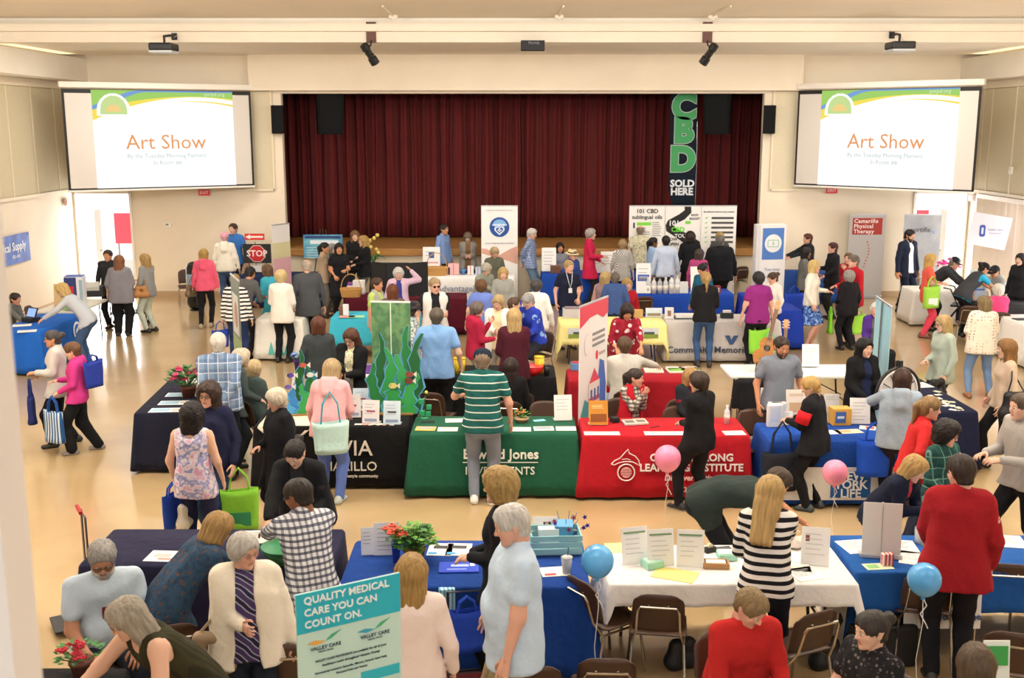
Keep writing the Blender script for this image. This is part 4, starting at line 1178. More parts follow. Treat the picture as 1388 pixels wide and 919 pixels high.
# ---- back rows
table('maroon', 'maroon tablecloth under the wicker basket and black display board', -3.35, -.95, 21.6, 22.36, '#571324')
table('advantage', 'white tablecloth with grey lettering, left of the globe banner', -1.95, .05, 24.6, 25.36, '#efeeed')
table('navy_stop', 'dark navy tablecloth under the STOP board', -6.3, -4.3, 24.9, 25.66, '#1b2a52')
table('blue_mid', 'blue tablecloth behind the woman in the navy top', -.45, .55, 20.6, 21.36, '#2a3f9c')
table('blue_stage', 'royal blue tablecloth at the foot of the stage', .70, 2.95, 25.2, 25.96, '#1c48a8')
table('blue_jugs', 'blue tablecloth in front of the black and white hemp boards', 2.52, 4.56, 22.15, 22.91, '#1f49b0')
table('pt', 'blue tablecloth beneath the red physical therapy banner', 6.2, 7.7, 25.45, 26.05, '#2a4f9a')
table('right_white', 'white tablecloth with grey lettering at the right edge', 8.92, 9.72, 16.6, 19.7, '#efece8')
table('right_back', 'white tablecloth under the stooping man in a dark cap', 8.45, 10.0, 22.6, 23.36, '#ece8e2')
table('right_mid', 'black tablecloth behind the woman in turquoise sleeves', 9.1, 10.4, 20.5, 21.3, '#2c2c30')
table('certiflex_side', 'pale grey tablecloth beside the certiflex banner', 9.2, 9.9, 24.3, 25.0, '#d7d2ce')
table('dulcimer', 'black tablecloth at the bottom left corner', -3.75, -2.45, 5.70, 6.42, '#19191b', tlabel='folding table under the bottom left black tablecloth')

# ---- lettering and emblems on the cloths
GOLD = '#e6dccb'
skirt_text('savia', 'SAVIA', .25, .16, .49, GOLD, bold=.004); skirt_text('savia', 'CAMARILLO', .155, .12, .28, GOLD, bold=.0); skirt_text('savia', 'a lifestyle community', .05, .34, .17, GOLD, bold=0)
skirt_text('green', 'Edward Jones', .155, .08, .52, '#e9eee6', bold=.02)
skirt_panel('green', -.35, .50, .425, .436, '#dfe8dd', 'printed_line', off=.034)
skirt_text('green', 'INVESTMENTS', .125, .07, .33, '#dfe8dd', bold=.004)
skirt_text('red', 'OSHER LIFELONG', .118, .28, .50, '#f6eeee', bold=.02); skirt_text('red', 'LEARNING INSTITUTE', .118, .28, .385, '#f6eeee', bold=.02)
skirt_text('red', 'Discover Retirement', .09, .36, .27, '#f0d8d8', bold=.01, shear=.2); skirt_text('red', 'Channel Islands', .085, .42, .135, '#f0d8d8', bold=.0)
dol = [(-.62, .43), (-.58, .47), (-.52, .50), (-.47, .56), (-.43, .60), (-.42, .555), (-.35, .52), (-.31, .47), (-.30, .41), (-.33, .43), (-.38, .455), (-.46, .46), (-.53, .445), (-.585, .42), (-.62, .43)]
skirt_poly('red', dol, '#f6eeee', 'dolphin_outline', tube=.006)
skirt_poly('red', [(-.50, .485), (-.44, .49), (-.40, .475)], '#f6eeee', 'dolphin_line', tube=.004)
skirt_poly('red', [(-.45 + .095 * math.cos(R(a)), .335 + .095 * math.sin(R(a))) for a in range(0, 361, 20)], '#f6eeee', 'emblem_ring', tube=.008)
skirt_poly('red', [(-.45 + .062 * math.cos(R(a)), .335 + .062 * math.sin(R(a))) for a in range(0, 360, 20)], '#e8b8b8', 'emblem_disc')
for i_, w_ in enumerate(('OSHER', 'LIFELONG', 'LEARNING')): skirt_text('red', w_, .026, -.45, .365 - .03 * i_, '#b01020', bold=0)
skirt_panel('nyl', -.86, .86, .09, .46, '#e9e6e2', 'white_panel')
skirt_panel('nyl', -.22, .22, .12, .42, '#2a63a8', 'logo_square', off=.036)
for i_, w_ in enumerate(('NEW', 'YORK', 'LIFE')): skirt_text('nyl', w_, .135, .0, .365 - .098 * i_, '#eef2f6', bold=.015).location.y -= .014
skirt_text('cmh', 'Community Memorial Health', .165, -.02, .24, '#3c4658', bold=.006)
skirt_poly('cmh', [(.02, .50), (.10, .50), (.14, .42), (.18, .50), (.26, .50), (.17, .34), (.11, .34)], '#34507e')
skirt_poly('cmh', [(.115, .50), (.165, .50), (.14, .45)], '#c9c4c2', 'emblem_notch', off=.039)
skirt_text('advantage', 'AdvantagePlus', .20, -.2, .50, '#8a93ae', bold=.006)
skirt_poly('tree', [(-.08, .12), (.0, .46), (.08, .12)], '#3a9a90', 'tree_emblem'); skirt_poly('tree', [(-.2, .12), (-.14, .36), (-.08, .12)], '#58b0a4', 'tree_emblem'); skirt_poly('tree', [(.08, .12), (.13, .30), (.18, .12)], '#58b0a4', 'tree_emblem')
for zz, rr, cc, oo in ((.5, .17, '#e8eef6', .034), (.5, .125, '#1f62c0', .040), (.47, .085, '#e8eef6', .046), (.45, .05, '#1f62c0', .052)):
    skirt_poly('left_blue', [(.52 + rr * math.cos(R(a)), zz + rr * math.sin(R(a))) for a in range(0, 360, 24)], cc, 'emblem', off=oo, side='r')
    skirt_poly('left_blue', [(-.35 + rr * .8 * math.cos(R(a)), zz - .15 + rr * .8 * math.sin(R(a))) for a in range(0, 360, 24)], cc, 'emblem', off=oo, side='r')
skirt_panel('left_blue', -.9, -.45, .2, .34, '#e4e6ea', 'printed_panel', side='f')
skirt_text('right_white', 'The Parks', .19, -.15, .50, '#6a6a70', side='l'); skirt_text('right_white', 'to Bonaire', .19, -.15, .26, '#6a6a70', side='l')
skirt_panel('blue_right', -.62, -.02, .30, .62, '#e8e4e2', 'white_panel', off=.03)
skirt_poly('blue_right', [(-.52, .46), (-.44, .52), (-.36, .51), (-.42, .46), (-.36, .40), (-.44, .41), (-.50, .38)], '#c4222c', 'emblem', off=.04)
skirt_text('blue_right', 'Rossmoyne', .075, -.2, .40, '#5a6a8a', shear=.2).location.y -= .01
skirt_panel('blue_right', -.36, .36, .10, .56, '#e6e6ea', 'white_panel', off=.03, side='l')
skirt_text('blue_right', 'Retirement', .10, .05, .42, '#4a78b8', side='l')
text('PRIVATE', .19, (.05, .40, .42), mat('#b9b4ae', .8), TABLES['white_front'][1], rot=(PI / 2, 0, PI), bold=.02, depth=.004)
text('Home Care Services', .07, (.05, .41, .28), mat('#a8b49a', .8), TABLES['white_front'][1], rot=(PI / 2, 0, PI), depth=.004)
for x_ in (-.62, .62): skirt_panel('yellow', x_ - .17, x_ + .17, .50, .68, '#c8cdd2', 'taped_photo'); skirt_panel('yellow', x_ - .165, x_ + .165, .505, .57, '#7c8f3c', 'photo_field', off=.034); skirt_panel('yellow', x_ - .08, x_ + .10, .57, .61, '#4a5258', 'photo_trees', off=.034)
# cream runner at the left end of the black cloth, purple runner on the white table
def flat_cloth(name, label, cat, x, y, z, w, d, col, rz=0.0, hang=0.0):
    n = 8; V = []; F = []
    for j in range(n + 1):
        for i in range(n + 1):
            V.append((-w / 2 + w * i / n, -d / 2 + d * j / n, .002 * math.sin(i * 2.1 + j * 1.3)))
    if hang:
        for i in range(n + 1): V.append((-w / 2 + w * i / n, -d / 2 - .055, -hang * (1 - abs(i / n - .5) * 1.9)))
    for j in range(n):
        for i in range(n): F.append((j * (n + 1) + i, j * (n + 1) + i + 1, (j + 1) * (n + 1) + i + 1, (j + 1) * (n + 1) + i))
    if hang:
        b = (n + 1) * (n + 1)
        for i in range(n): F.append((b + i, b + i + 1, i + 1, i))
    o = meshobj(name, V, F, cloth(col), None, True); o.modifiers.new('thickness', 'SOLIDIFY').thickness = .004
    o.location = (x, y, z); o.rotation_euler = (0, 0, rz); return tag(o, label, cat)
flat_cloth('table_runner', 'cream cloth hanging in a point over the black tablecloth', 'runner', -2.62, 12.42, TOPZ + .012, .62, .56, '#e6dcc8', hang=.30)
flat_cloth('table_runner', 'purple runner on the white tablecloth under the blue flower vase', 'runner', -2.72, 15.10, TOPZ + .012, .42, .60, '#5c3a82')
flat_cloth('table_runner', 'purple runner at the right end of the white tablecloth', 'runner', -2.08, 15.10, TOPZ + .012, .28, .60, '#5c3a82')

# ================================================================ chairs: brown shell, chromed frame
def make_chair():
    t = empty('stacking_chair', (0, 0, 0))
    br = mat('#472e20', .45, grain=.12, gs=4)
    # seat: dished sheet
    n = 9; V = []; F = []
    for j in range(n):
        y = .20 - .42 * j / (n - 1)
        for i in range(n):
            x = (-.5 + i / (n - 1)) * (.43 - .03 * (j == 0) - .05 * (j == n - 1))
            z = .445 - .018 * math.cos(x / .22 * PI / 2) * math.sin(PI * j / (n - 1)) - .05 * max(0, (j - 6.5) / 2.5) ** 2 + .012 * max(0, 1 - j)
            V.append((x, y, z))
    for j in range(n - 1):
        for i in range(n - 1): F.append((j * n + i, j * n + i + 1, (j + 1) * n + i + 1, (j + 1) * n + i))
    o = meshobj('seat', V, F, br, t, True); m = o.modifiers.new('thickness', 'SOLIDIFY'); m.thickness = .012
    V = []; F = []
    for j in range(n):
        f = j / (n - 1)
        for i in range(n):
            u = -1 + 2 * i / (n - 1)
            wd = .205 - .035 * f ** 3 - .02 * (1 - f)
            z = .50 + .32 * f - .05 * (abs(u) ** 4) * (1 if f > .8 else 0) * (f - .8) / .2
            V.append((u * wd, .215 + .075 * f - .03 * (1 - u * u) * 0 - .028 * u * u, z))
    for j in range(n - 1):
        for i in range(n - 1): F.append((j * n + i, j * n + i + 1, (j + 1) * n + i + 1, (j + 1) * n + i))
    b = meshobj('backrest', V, F, br, t, True); m = b.modifiers.new('thickness', 'SOLIDIFY'); m.thickness = .012; m.offset = 0
    ch = metal('#b9b2a6', .22)
    for q in (-.07, .07): MB().ball((q, .295, .735), .010, 8, 5).build('rivet', ch, b)
    MB().tube([(-.19, .19, .40), (-.16, .265, .52), (-.15, .315, .70), (-.13, .325, .735), (.13, .325, .735), (.15, .315, .70), (.16, .265, .52), (.19, .19, .40)], .010, 8).build('back_frame', ch, t)
    for q in (-1, 1):
        MB().tube([(q * .19, .19, .40), (q * .21, .27, .01)], .011, 8).build('leg', ch, t)
        MB().tube([(q * .19, -.17, .405), (q * .21, -.22, .01)], .011, 8).build('leg', ch, t)
        MB().tube([(q * .19, .19, .405), (q * .19, -.17, .41)], .010, 8).build('seat_rail', ch, t)
    return t
_CH = []
CHN = 0
def chair(label, x, y, yaw):
    global CHN
    if not _CH:
        o = make_chair(); _CH.append(o)
    else: o = dup(_CH[0])
    o.location = (x, y, 0); o.rotation_euler = (0, 0, R(yaw))
    tag(o, label, 'chair', 'brown stacking chairs'); CHN += 1
    return o
def chair_px(label, px, py, yaw, z=.80):
    p = at(px, py, z); a = R(yaw)      # py is the top of the backrest, which sits .29 behind the seat centre
    return chair(label, p.x + .29 * math.sin(a), p.y - .29 * math.cos(a), yaw)
for lab, px, py, yaw in (
    ('brown chair with white stickers on its back, at the long white table', 893, 810, 172),
    ('brown chair turned aside, right of the person in the red top', 1112, 833, 205),
    ('brown chair tucked sideways into the right end of the blue table', 783, 788, 125),
    ('empty brown chair at the bottom edge, below the blue balloon', 823, 897, 178),
    ('brown chair at the bottom edge, under the hand of the white-haired man', 722, 908, 184),
    ('brown chair with white stickers beside the woman in the cream cardigan', 380, 878, 186),
    ('brown chair behind the blue balloon at the front right table', 1262, 782, 170),
    ('brown chair at the right edge, right of the woman in the red jacket', 1368, 768, 172),
    ('brown chair in the bottom right corner, right of the green sign', 1376, 862, 160),
    ('brown chair draped with a black jacket, left of the man in the grey polo', 1022, 516, 178),
    ('empty brown chair behind the blue table with the white front panel', 1018, 556, 10),
    ('brown chair with chrome frame behind the green table, right of the striped polo', 704, 534, 176),
    ('empty brown chair at the right end of the green table', 738, 545, 4),
    ('brown chair behind the green table beside the tall seaweed cutout', 582, 534, 165),
    ('brown chair standing alone by the far left wall near the stage', 252, 366, 20),
    ('brown chair behind the red table, right of the plaid sleeves', 918, 552, 5),
    ('brown chair in front of the big black jacket by the hemp boards', 1007, 362, 200),
    ('brown chair at the blue table with the water jugs', 874, 403, 190),
    ('brown chair behind the bright blue table at the left wall', 36, 416, 90),
    ('brown chair beside the black tablecloth near the right wall', 1316, 416, 160)):
    chair_px(lab, px, py, yaw)
# ================================================================ banners and display boards
def sheet(name, w, z0, z1, m, parent, x=0.0, y=0.0, th=.006):
    return MB().box((x, y, (z0 + z1) / 2), (w, th, z1 - z0)).build(name, m, parent)
def pr(parent, name, x0, x1, z0, z1, col, y=-.006, rough=.7):
    """flat print on a sheet"""
    return MB().box(((x0 + x1) / 2, y, (z0 + z1) / 2), (x1 - x0, .003, z1 - z0)).build(name, mat(col, rough), parent)
def prp(parent, name, pts, col, y=-.006):
    n = len(pts); v = [(a, y, b) for a, b in pts] + [(a, y - .002, b) for a, b in pts]
    return meshobj(name, v, [tuple(range(n)), tuple(range(2 * n - 1, n - 1, -1))] + [(i, (i + 1) % n, n + (i + 1) % n, n + i) for i in range(n)], mat(col, .7), parent)
def circ(cx, cz, r, n=28, rz=None): return [(cx + r * math.cos(2 * PI * i / n), cz + (rz or r) * math.sin(2 * PI * i / n)) for i in range(n)]
def lines(parent, x0, x1, z, dz, n, col, h=.012, y=-.006, seed=0, name='print_line'):
    r = random.Random(seed)
    for i in range(n): pr(parent, name, x0, x1 - (x1 - x0) * r.uniform(0, .35), z - i * dz - h, z - i * dz, col, y)
def rollup(label, x, y, yaw, w, h, col, kind='rollup_banner', base='#b9bcc0'):
    t = thing(kind, label, 'banner', (x, y, 0), R(yaw))
    MB().box((0, .03, .04), (w + .03, .16, .08), bev=.02).build('base', mat(base, .35, .5), t)
    MB().tube([(0, .03, .06), (0, .02, h)], .012, 6).build('pole', metal('#a0a0a0'), t)
    MB().box((0, 0, h), (w + .01, .02, .025), bev=.005).build('top_rail', mat(base, .35, .5), t)
    s_ = sheet('banner_sheet', w, .08, h, mat(col, .55), t)
    return t, s_
Z = lambda px, py, Y: atY(px, py, Y).z
# caregivers
Y = 25.75; h = Z(677, 279, Y)
t, s_ = rollup('white roll-up banner with blue globe and heart, centre stage front', atY(677, 300, Y).x, Y, 0, .86, h, '#efedea')
prp(s_, 'globe', circ(0, h - .50, .235), '#1f4f9e'); prp(s_, 'globe_highlight', circ(0, h - .42, .15, rz=.10), '#7fb2e2', -.009)
text('caregivers', .085, (0, -.012, h - .44), mat('#f2f6fb', .6), s_, bold=.02)
hrt = [(0, -.13), (-.115, -.02), (-.12, .04), (-.07, .075), (-.02, .06), (0, .03), (.02, .06), (.07, .075), (.12, .04), (.115, -.02)]
prp(s_, 'heart', [(a, h - .56 + b) for a, b in hrt], '#e9eff6', -.011); prp(s_, 'heart_inner', [(a * .72, h - .56 + b * .72) for a, b in hrt], '#2a5aa8', -.013)
pr(s_, 'heart_cross', -.045, .045, h - .585, h - .555, '#f4f6f8', -.016); pr(s_, 'heart_cross', -.015, .015, h - .615, h - .525, '#f4f6f8', -.016)
text('volunteers helping seniors stay', .05, (0, -.010, h - .10), mat('#9a9a9e', .7), s_); text('Seniors Helping Seniors at Home', .05, (0, -.010, h - .88), mat('#6a6a6e', .7), s_)
prp(s_, 'hands_photo', [(-.42, h - 1.0), (-.30, h - 1.02), (.0, h - 1.16), (.25, h - 1.02), (.42, h - .95), (.42, h - 1.38), (.2, h - 1.30), (-.1, h - 1.22), (-.42, h - 1.12)], '#d8a592')
# hemp boards
Y = 26.1; h = Z(925, 279, Y)
def cbd_board(label, px): return rollup(label, atY(px, 300, Y).x, Y, 0, .855, h, '#eeece8')
t, s_ = cbd_board('white board with bold black heading and green line, left of three', 877)
text('101 CBD', .14, (0, -.01, h - .13), mat('#1c1c1c', .7), s_, bold=.02); text('sublingual oils', .13, (0, -.01, h - .27), mat('#1c1c1c', .7), s_, bold=.015)
pr(s_, 'green_line', -.24, .10, h - .47, h - .39, '#7ed348'); pr(s_, 'bullet', -.33, -.29, h - .53, h - .40, '#303030')
lines(s_, .13, .36, h - .39, .045, 8, '#4a4a4a'); lines(s_, -.24, .08, h - .52, .05, 6, '#4a4a4a', seed=2); lines(s_, -.38, -.02, h - .86, .06, 6, '#4a4a4a', seed=3)
t, s_ = cbd_board('white board with black winding road and green CBD lettering, middle of three', 926)
road = lambda o: [(.10 + o, h - .02), (.16 + o, h - .10), (.02 + o, h - .24), (-.22 + o, h - .38), (-.36 + o, h - .50), (-.30 + o, h - .62), (0 + o, h - .76), (.25 + o, h - .90), (.40, h - 1.02)]
prp(s_, 'road', [(.02, h - .02), (.03, h - .10), (-.10, h - .20), (-.36, h - .34), (-.42, h - .46), (-.40, h - .60), (-.12, h - .78), (.15, h - .98), (.42, h - 1.16), (.42, h - .86), (.10, h - .66), (-.20, h - .52), (-.20, h - .44), (.04, h - .32), (.19, h - .16), (.18, h - .02)], '#161616')
text('101', .18, (-.22, -.012, h - .42), mat('#f0f0f0', .7), s_, bold=.02); text('CBD', .16, (-.12, -.012, h - .57), mat('#6bd23a', .7), s_, bold=.03); text('TOUR', .13, (-.02, -.012, h - .72), mat('#f0f0f0', .7), s_, bold=.02)
text('RAW', .075, (.27, -.01, h - .22), mat('#222222', .7), s_, bold=.02); text('BOOST', .075, (.27, -.01, h - .31), mat('#222222', .7), s_, bold=.02); pr(s_, 'green_line', .05, .18, h - .43, h - .36, '#7ed348')
text('NOW', .10, (-.26, -.01, h - .80), mat('#222222', .7), s_, bold=.02); text('OPEN', .10, (-.22, -.01, h - .92), mat('#222222', .7), s_, bold=.02)
t, s_ = cbd_board('white board with a column of green ticks, right of three', 974)
text('Say what you choose at our counter', .05, (0, -.01, h - .14), mat('#333333', .7), s_, bold=.02)
for i in range(6):
    prp(s_, 'tick', [(-.33, h - .28 - i * .115), (-.30, h - .315 - i * .115), (-.24, h - .25 - i * .115), (-.30, h - .285 - i * .115)], '#6cc96a'); pr(s_, 'print_line', -.17, .36, h - .315 - i * .115, h - .265 - i * .115, '#4c4c4c')
prp(s_, 'leaf_print', circ(.15, h - 1.05, .09, 12), '#c8c8c4')
# feather flag with letters standing on the stage
Y = YB + .75
fa, fb_ = atY(908, 200, Y), atY(945, 200, Y); z0 = Z(925, 280, Y)
t = thing('feather_flag', 'tall black feather flag lettered CBD in green, before the curtain', 'flag', ((fa.x + fb_.x) / 2, Y, SZ))
w = fb_.x - fa.x
MB().tube([(w * .5, .02, 0), (w * .5, .02, 2.2), (w * .45, .02, 4.1), (.0, .02, 4.4)], .014, 6).build('pole', metal('#888888'), t)
MB().lathe([(.22, 0), (.22, .03), (.03, .05)], 14, (w * .5, .02, 0)).build('base', mat('#1c1c1c', .6), t)
n = 16; V = []; F = []
for j in range(n + 1):
    z = z0 - SZ + (4.25 - (z0 - SZ)) * j / n
    for i in range(7):
        u = i / 6; x = -w * .52 + w * u
        if j < 2: x = max(x, -w * .52 + (2 - j) * .06)
        V.append((x, .03 * math.sin(z * 4 + u * 3) * (1 - u * .5), z + (.12 * (.5 - u) if j == 0 else 0)))
for j in range(n):
    for i in range(6): F.append((j * 7 + i, j * 7 + i + 1, j * 7 + 8 + i, j * 7 + 7 + i))
fl = meshobj('flag_cloth', V, F, cloth('#16202c'), t, True); fl.modifiers.new('thickness', 'SOLIDIFY').thickness = .004
for ch, py in (('C', 146), ('B', 178), ('D', 217)):
    zz = Z(927, py, Y) - SZ
    text(ch, .80, (-.02, -.045, zz), mat('#b9c4bc', .7), fl, bold=.085, res=5); text(ch, .80, (-.02, -.058, zz), mat('#3f9a5c', .7), fl, bold=.062, res=5)
text('SOLD', .24, (-.01, -.05, Z(927, 249, Y) - SZ), mat('#dfe4ea', .7), fl, bold=.04); text('HERE', .24, (-.02, -.05, Z(927, 260, Y) - SZ), mat('#dfe4ea', .7), fl, bold=.04)
# bulletin stand
Y = 22.75; h = Z(1048, 304, Y)
t = thing('display_stand', 'white two-sided stand with blue square and white circle', 'banner', (atY(1046, 350, Y).x, Y, 0), R(12))
MB().box((-.02, .10, h / 2), (.66, .16, h), bev=.012).build('case', mat('#dfe0e0', .5), t)
s_ = sheet('banner_sheet', .58, .06, h - .02, mat('#eeeeee', .5), t, .02, .012)
pr(s_, 'blue_square', -.22, .26, h - .74, h - .08, '#4f7fca', y=.006); prp(s_, 'circle', circ(.02, h - .40, .19), '#eef2f4', .002)
for a, b in (((-.10, -.07), (.14, -.07)), ((-.10, .07), (.14, .07)), ((-.10, -.07), (-.10, .07)), ((.14, -.07), (.14, .07))): MB().tube([(a[0], -.003, h - .40 + a[1]), (b[0], -.003, h - .40 + b[1])], .007, 5).build('note_outline', mat('#8cc0a0', .6), s_)
text('$', .1, (.02, -.002, h - .40), mat('#8cc0a0', .6), s_)
text('You may', .10, (.02, .004, h - .95), mat('#7a8aa8', .6), s_); text('qualify', .10, (.02, .004, h - 1.10), mat('#7a8aa8', .6), s_)
# physical therapy
Y = 26.3; h = Z(1172, 291, Y)
t, s_ = rollup('grey roll-up banner with a red heading block and a spine drawing', atY(1173, 350, Y).x, Y, 0, .87, h, '#b4b0ae')
pr(s_, 'red_block', -.36, .36, h - .48, h - .08, '#a8332a')
for i, w_ in enumerate(('Camarillo', 'Physical', 'Therapy')): text(w_, .135, (-.33, -.011, h - .155 - .125 * i), mat('#f2e4de', .6), s_, bold=.02, align='LEFT', space=1.1)
for i in range(9): prp(s_, 'vertebra', circ(.02 + .05 * math.sin(i * .55), h - .66 - i * .075, .022, 8), '#c06a50')
# certiflex
Y = 25.9; h = Z(1247, 291, Y)
t, s_ = rollup('plain grey roll-up banner with one dark word', atY(1247, 350, Y).x, Y, -4, .86, h, 'blot:#a9aaac,#95989c,2')
text('certifle', .17, (-.04, -.01, h - .36), mat('#4a4c50', .6), s_); text('x', .17, (.27, -.01, h - .40), mat('#7f9ad8', .6), s_)
# valley care poster on a stand
t = thing('poster_stand', 'aqua and pale green medical poster on a stand', 'poster', (-.805, 5.02, 0), R(30))
MB().tube([(-.18, .04, .02), (0, .03, .5), (0, .03, 1.8)], .014, 6).build('pole', metal('#888888'), t)
MB().lathe([(.2, 0), (.2, .02), (.03, .04)], 16, (0, .03, 0)).build('base', mat('#2a2a2a', .5), t)
s_ = MB().box((0, 0, 1.575), (.545, .012, .73)).build('poster', mat('#bfe0d8', .45), t)
pr(s_, 'header', -.2725, .2725, 1.735, 1.94, '#22b0c6', y=-.008)
for i, w_ in enumerate(('QUALITY MEDICAL', 'CARE YOU CAN', 'COUNT ON.')): text(w_, .052, (-.235, -.012, 1.90 - .062 * i), mat('#f4fafa', .6), s_, bold=.015, align='LEFT')
for dx, c1, c2 in ((-.13, '#e8a83c', '#3fae7c'), (.13, '#3aa8c0', '#3fae7c')):
    prp(s_, 'bird_wing', [(dx - .095, 1.675), (dx - .05, 1.685), (dx, 1.672), (dx - .045, 1.662)], c1, -.008); prp(s_, 'bird_wing', [(dx, 1.672), (dx + .03, 1.70), (dx + .085, 1.715), (dx + .03, 1.68)], c2, -.008)
    text('VALLEY CARE', .026, (dx, -.010, 1.642), mat('#30424a', .6), s_); text('MEDICAL GROUP', .010, (dx, -.010, 1.622), mat('#60727a', .6), s_)
text('VALLEY CARE PHYSICIANS are available for all of your', .0165, (0, -.010, 1.575), mat('#304048', .6), s_, shear=.2); text('healthcare needs throughout Ventura County', .0165, (0, -.010, 1.548), mat('#304048', .6), s_, shear=.2)
text('Conveniently located in Camarillo, Fillmore, Oxnard, Santa Paula,', .0145, (0, -.010, 1.512), mat('#3a4a52', .6), s_, shear=.2); text('Thousand Oaks and Ventura', .0145, (0, -.010, 1.488), mat('#3a4a52', .6), s_, shear=.2)
pr(s_, 'aqua_strip', .05, .26, 1.40, 1.455, '#2bb3c4', y=-.008)
# osher banner, seen askew
h = 2.05
t, s_ = rollup('white roll-up banner with red wave top and painted bell tower', 1.0, 13.08, 64, .92, h, '#ecebea')
prp(s_, 'red_wave', [(-.46, h), (.46, h), (.46, h - .20), (.30, h - .24), (.10, h - .17), (-.15, h - .18), (-.46, h - .27)], '#d5475a')
prp(s_, 'dolphin_outline', circ(-.22, h - .50, .10, 14, .14), '#d4d4d4'); prp(s_, 'dolphin_inner', circ(-.22, h - .50, .09, 14, .13), '#ecebea', -.009)
for i in range(3): pr(s_, 'print_line', -.05, .36, h - .42 - .07 * i, h - .385 - .07 * i, '#8a8a8c')
prp(s_, 'red_seal', circ(.10, h - .68, .04, 12, .06), '#d8303c'); pr(s_, 'print_line', .18, .38, h - .70, h - .66, '#b8a8a8')
pr(s_, 'tower', -.16, .20, .45, 1.05, '#e4dcd8', y=-.008); prp(s_, 'tower_roof', [(-.14, 1.05), (.02, 1.22), (.18, 1.05)], '#d8485a', -.009); pr(s_, 'tower_band', -.16, .20, .80, .86, '#c85a68', y=-.011)
for i in range(3):
    for j in range(2): pr(s_, 'tower_window', -.10 + .11 * i, -.05 + .11 * i, .52 + .30 * j, .66 + .30 * j, '#4a64b0', y=-.012)
prp(s_, 'tree_wash', [(.16, .4), (.38, .45), (.42, .95), (.34, 1.25), (.20, 1.30), (.14, 1.0)], '#4a6cc0', -.007); prp(s_, 'tree_wash', [(-.42, .48), (-.16, .42), (-.14, .80), (-.28, .88), (-.40, .70)], '#4a9aa0', -.007)
# forest panel behind the seaweed
t = thing('photo_screen', 'tall green forest photo screen behind the seaweed cutout', 'screen', (-1.52, 13.45, 0), R(-6))
for q in (-1, 1):
    o = MB().box((q * .125, 0, 1.05), (.245, .025, 1.86)).build('screen_leaf', mat('tie:#2c5638,#6d9462,#44704c,3.2', .6), t)
    MB().tube([(q * .20, 0, 0), (q * .20, 0, .14)], .02, 6).build('foot', metal('#c8c8c8'), t)
MB().box((0, -.016, 1.05), (.012, .006, 1.86)).build('seam', mat('#d9e4d6', .5), t); MB().box((0, 0, 1.985), (.50, .03, .02)).build('top_rail', mat('#d8dcd4', .5), t)
# cut-outs of seaweed and coral, standing on the black table
def blade(pts, hw):
    """wavy leaf outline along pts"""
    L_, R2 = [], []
    n = len(pts)
    for i, (x, z) in enumerate(pts):
        f = i / (n - 1); wv = hw * (1 - .85 * f ** 2) * (1 + .35 * math.sin(i * 2.4))
        L_.append((x - wv, z)); R2.append((x + wv, z))
    return L_ + R2[::-1]
def cutout(label, x, y, yaw, blades, fish, scale=1.0):
    t = thing('seaweed_cutout', label, 'decoration', (x, y, TOPZ + .008), R(yaw))
    MB().box((0, .02, .012), (.44 * scale, .18, .024), bev=.008).build('base', mat('#9a7440', .8), t)
    for k, (xs, hh, hw, c, y_) in enumerate(blades):
        pts = [(xs + .05 * math.sin(i * .9 + k) * i / 9 + (xs * .5) * (i / 9) ** 1.5, .01 + hh * i / 9) for i in range(10)]
        MB().prism([(a * scale, b * scale) for a, b in blade(pts, hw * 1.95)], 0, .006, Matrix.Translation((0, y_ + .008, 0)) @ Matrix.Rotation(PI / 2, 4, 'X')).build('leaf_rim', mat('#5ea6d8', .6), t)
        MB().prism([(a * scale, b * scale) for a, b in blade(pts, hw * 1.55)], 0, .008, Matrix.Translation((0, y_, 0)) @ Matrix.Rotation(PI / 2, 4, 'X')).build('leaf', mat(c, .6), t)
    for fx, fz, c in fish:
        pts = [(fx + .05 * math.cos(a) * scale, fz + .034 * math.sin(a) * scale) for a in [2 * PI * i / 14 for i in range(14)]]
        f_ = MB().prism(pts, 0, .01, Matrix.Translation((0, -.045, 0)) @ Matrix.Rotation(PI / 2, 4, 'X')).build('fish', mat(c, .6), t)
        MB().prism([(fx + .045, fz), (fx + .085, fz + .035), (fx + .085, fz - .035)], 0, .01, Matrix.Translation((0, -.045, 0)) @ Matrix.Rotation(PI / 2, 4, 'X')).build('fish_tail', mat('#e8e2da', .6), f_)
        MB().ball((fx - .025, -.058, fz + .008), .007, 6, 4).build('fish_eye', mat('#181818', .3), f_)
GR = ['#1f7a3c', '#2a9448', '#17602f', '#35a052']
cutout('tall green seaweed cutout with striped fish, right end of the black table', -1.40, 12.66, 0,
       [(-.20, .62, .050, GR[0], 0), (-.13, .98, .045, GR[2], .012), (-.05, .80, .055, GR[1], -.012), (.05, .72, .06, GR[3], 0), (.12, 1.06, .055, GR[0], .012), (.21, .98, .055, GR[2], -.02), (.0, .40, .07, GR[1], -.03), (.16, .50, .05, GR[3], -.035)],
       [(-.02, .36, '#d8c878'), (.17, .42, '#7a3a2c'), (.18, .50, '#8a4634')])
cutout('coral and seaweed cutout with purple fish, left end of the black table', -2.50, 12.62, 8,
       [(-.10, .45, .04, '#3a8ad0', 0), (-.02, .92, .045, GR[2], .012), (.06, .70, .04, GR[0], 0), (.14, .62, .035, '#2a9ac0', -.012), (.02, .45, .05, GR[3], -.02), (.20, .42, .04, GR[1], -.03), (-.16, .26, .035, '#4aa0d8', -.03)],
       [(-.13, .50, '#5a4a9a'), (-.16, .36, '#6a5aa8'), (.02, .62, '#b85a4a'), (.10, .50, '#e0e4e0')], .85)
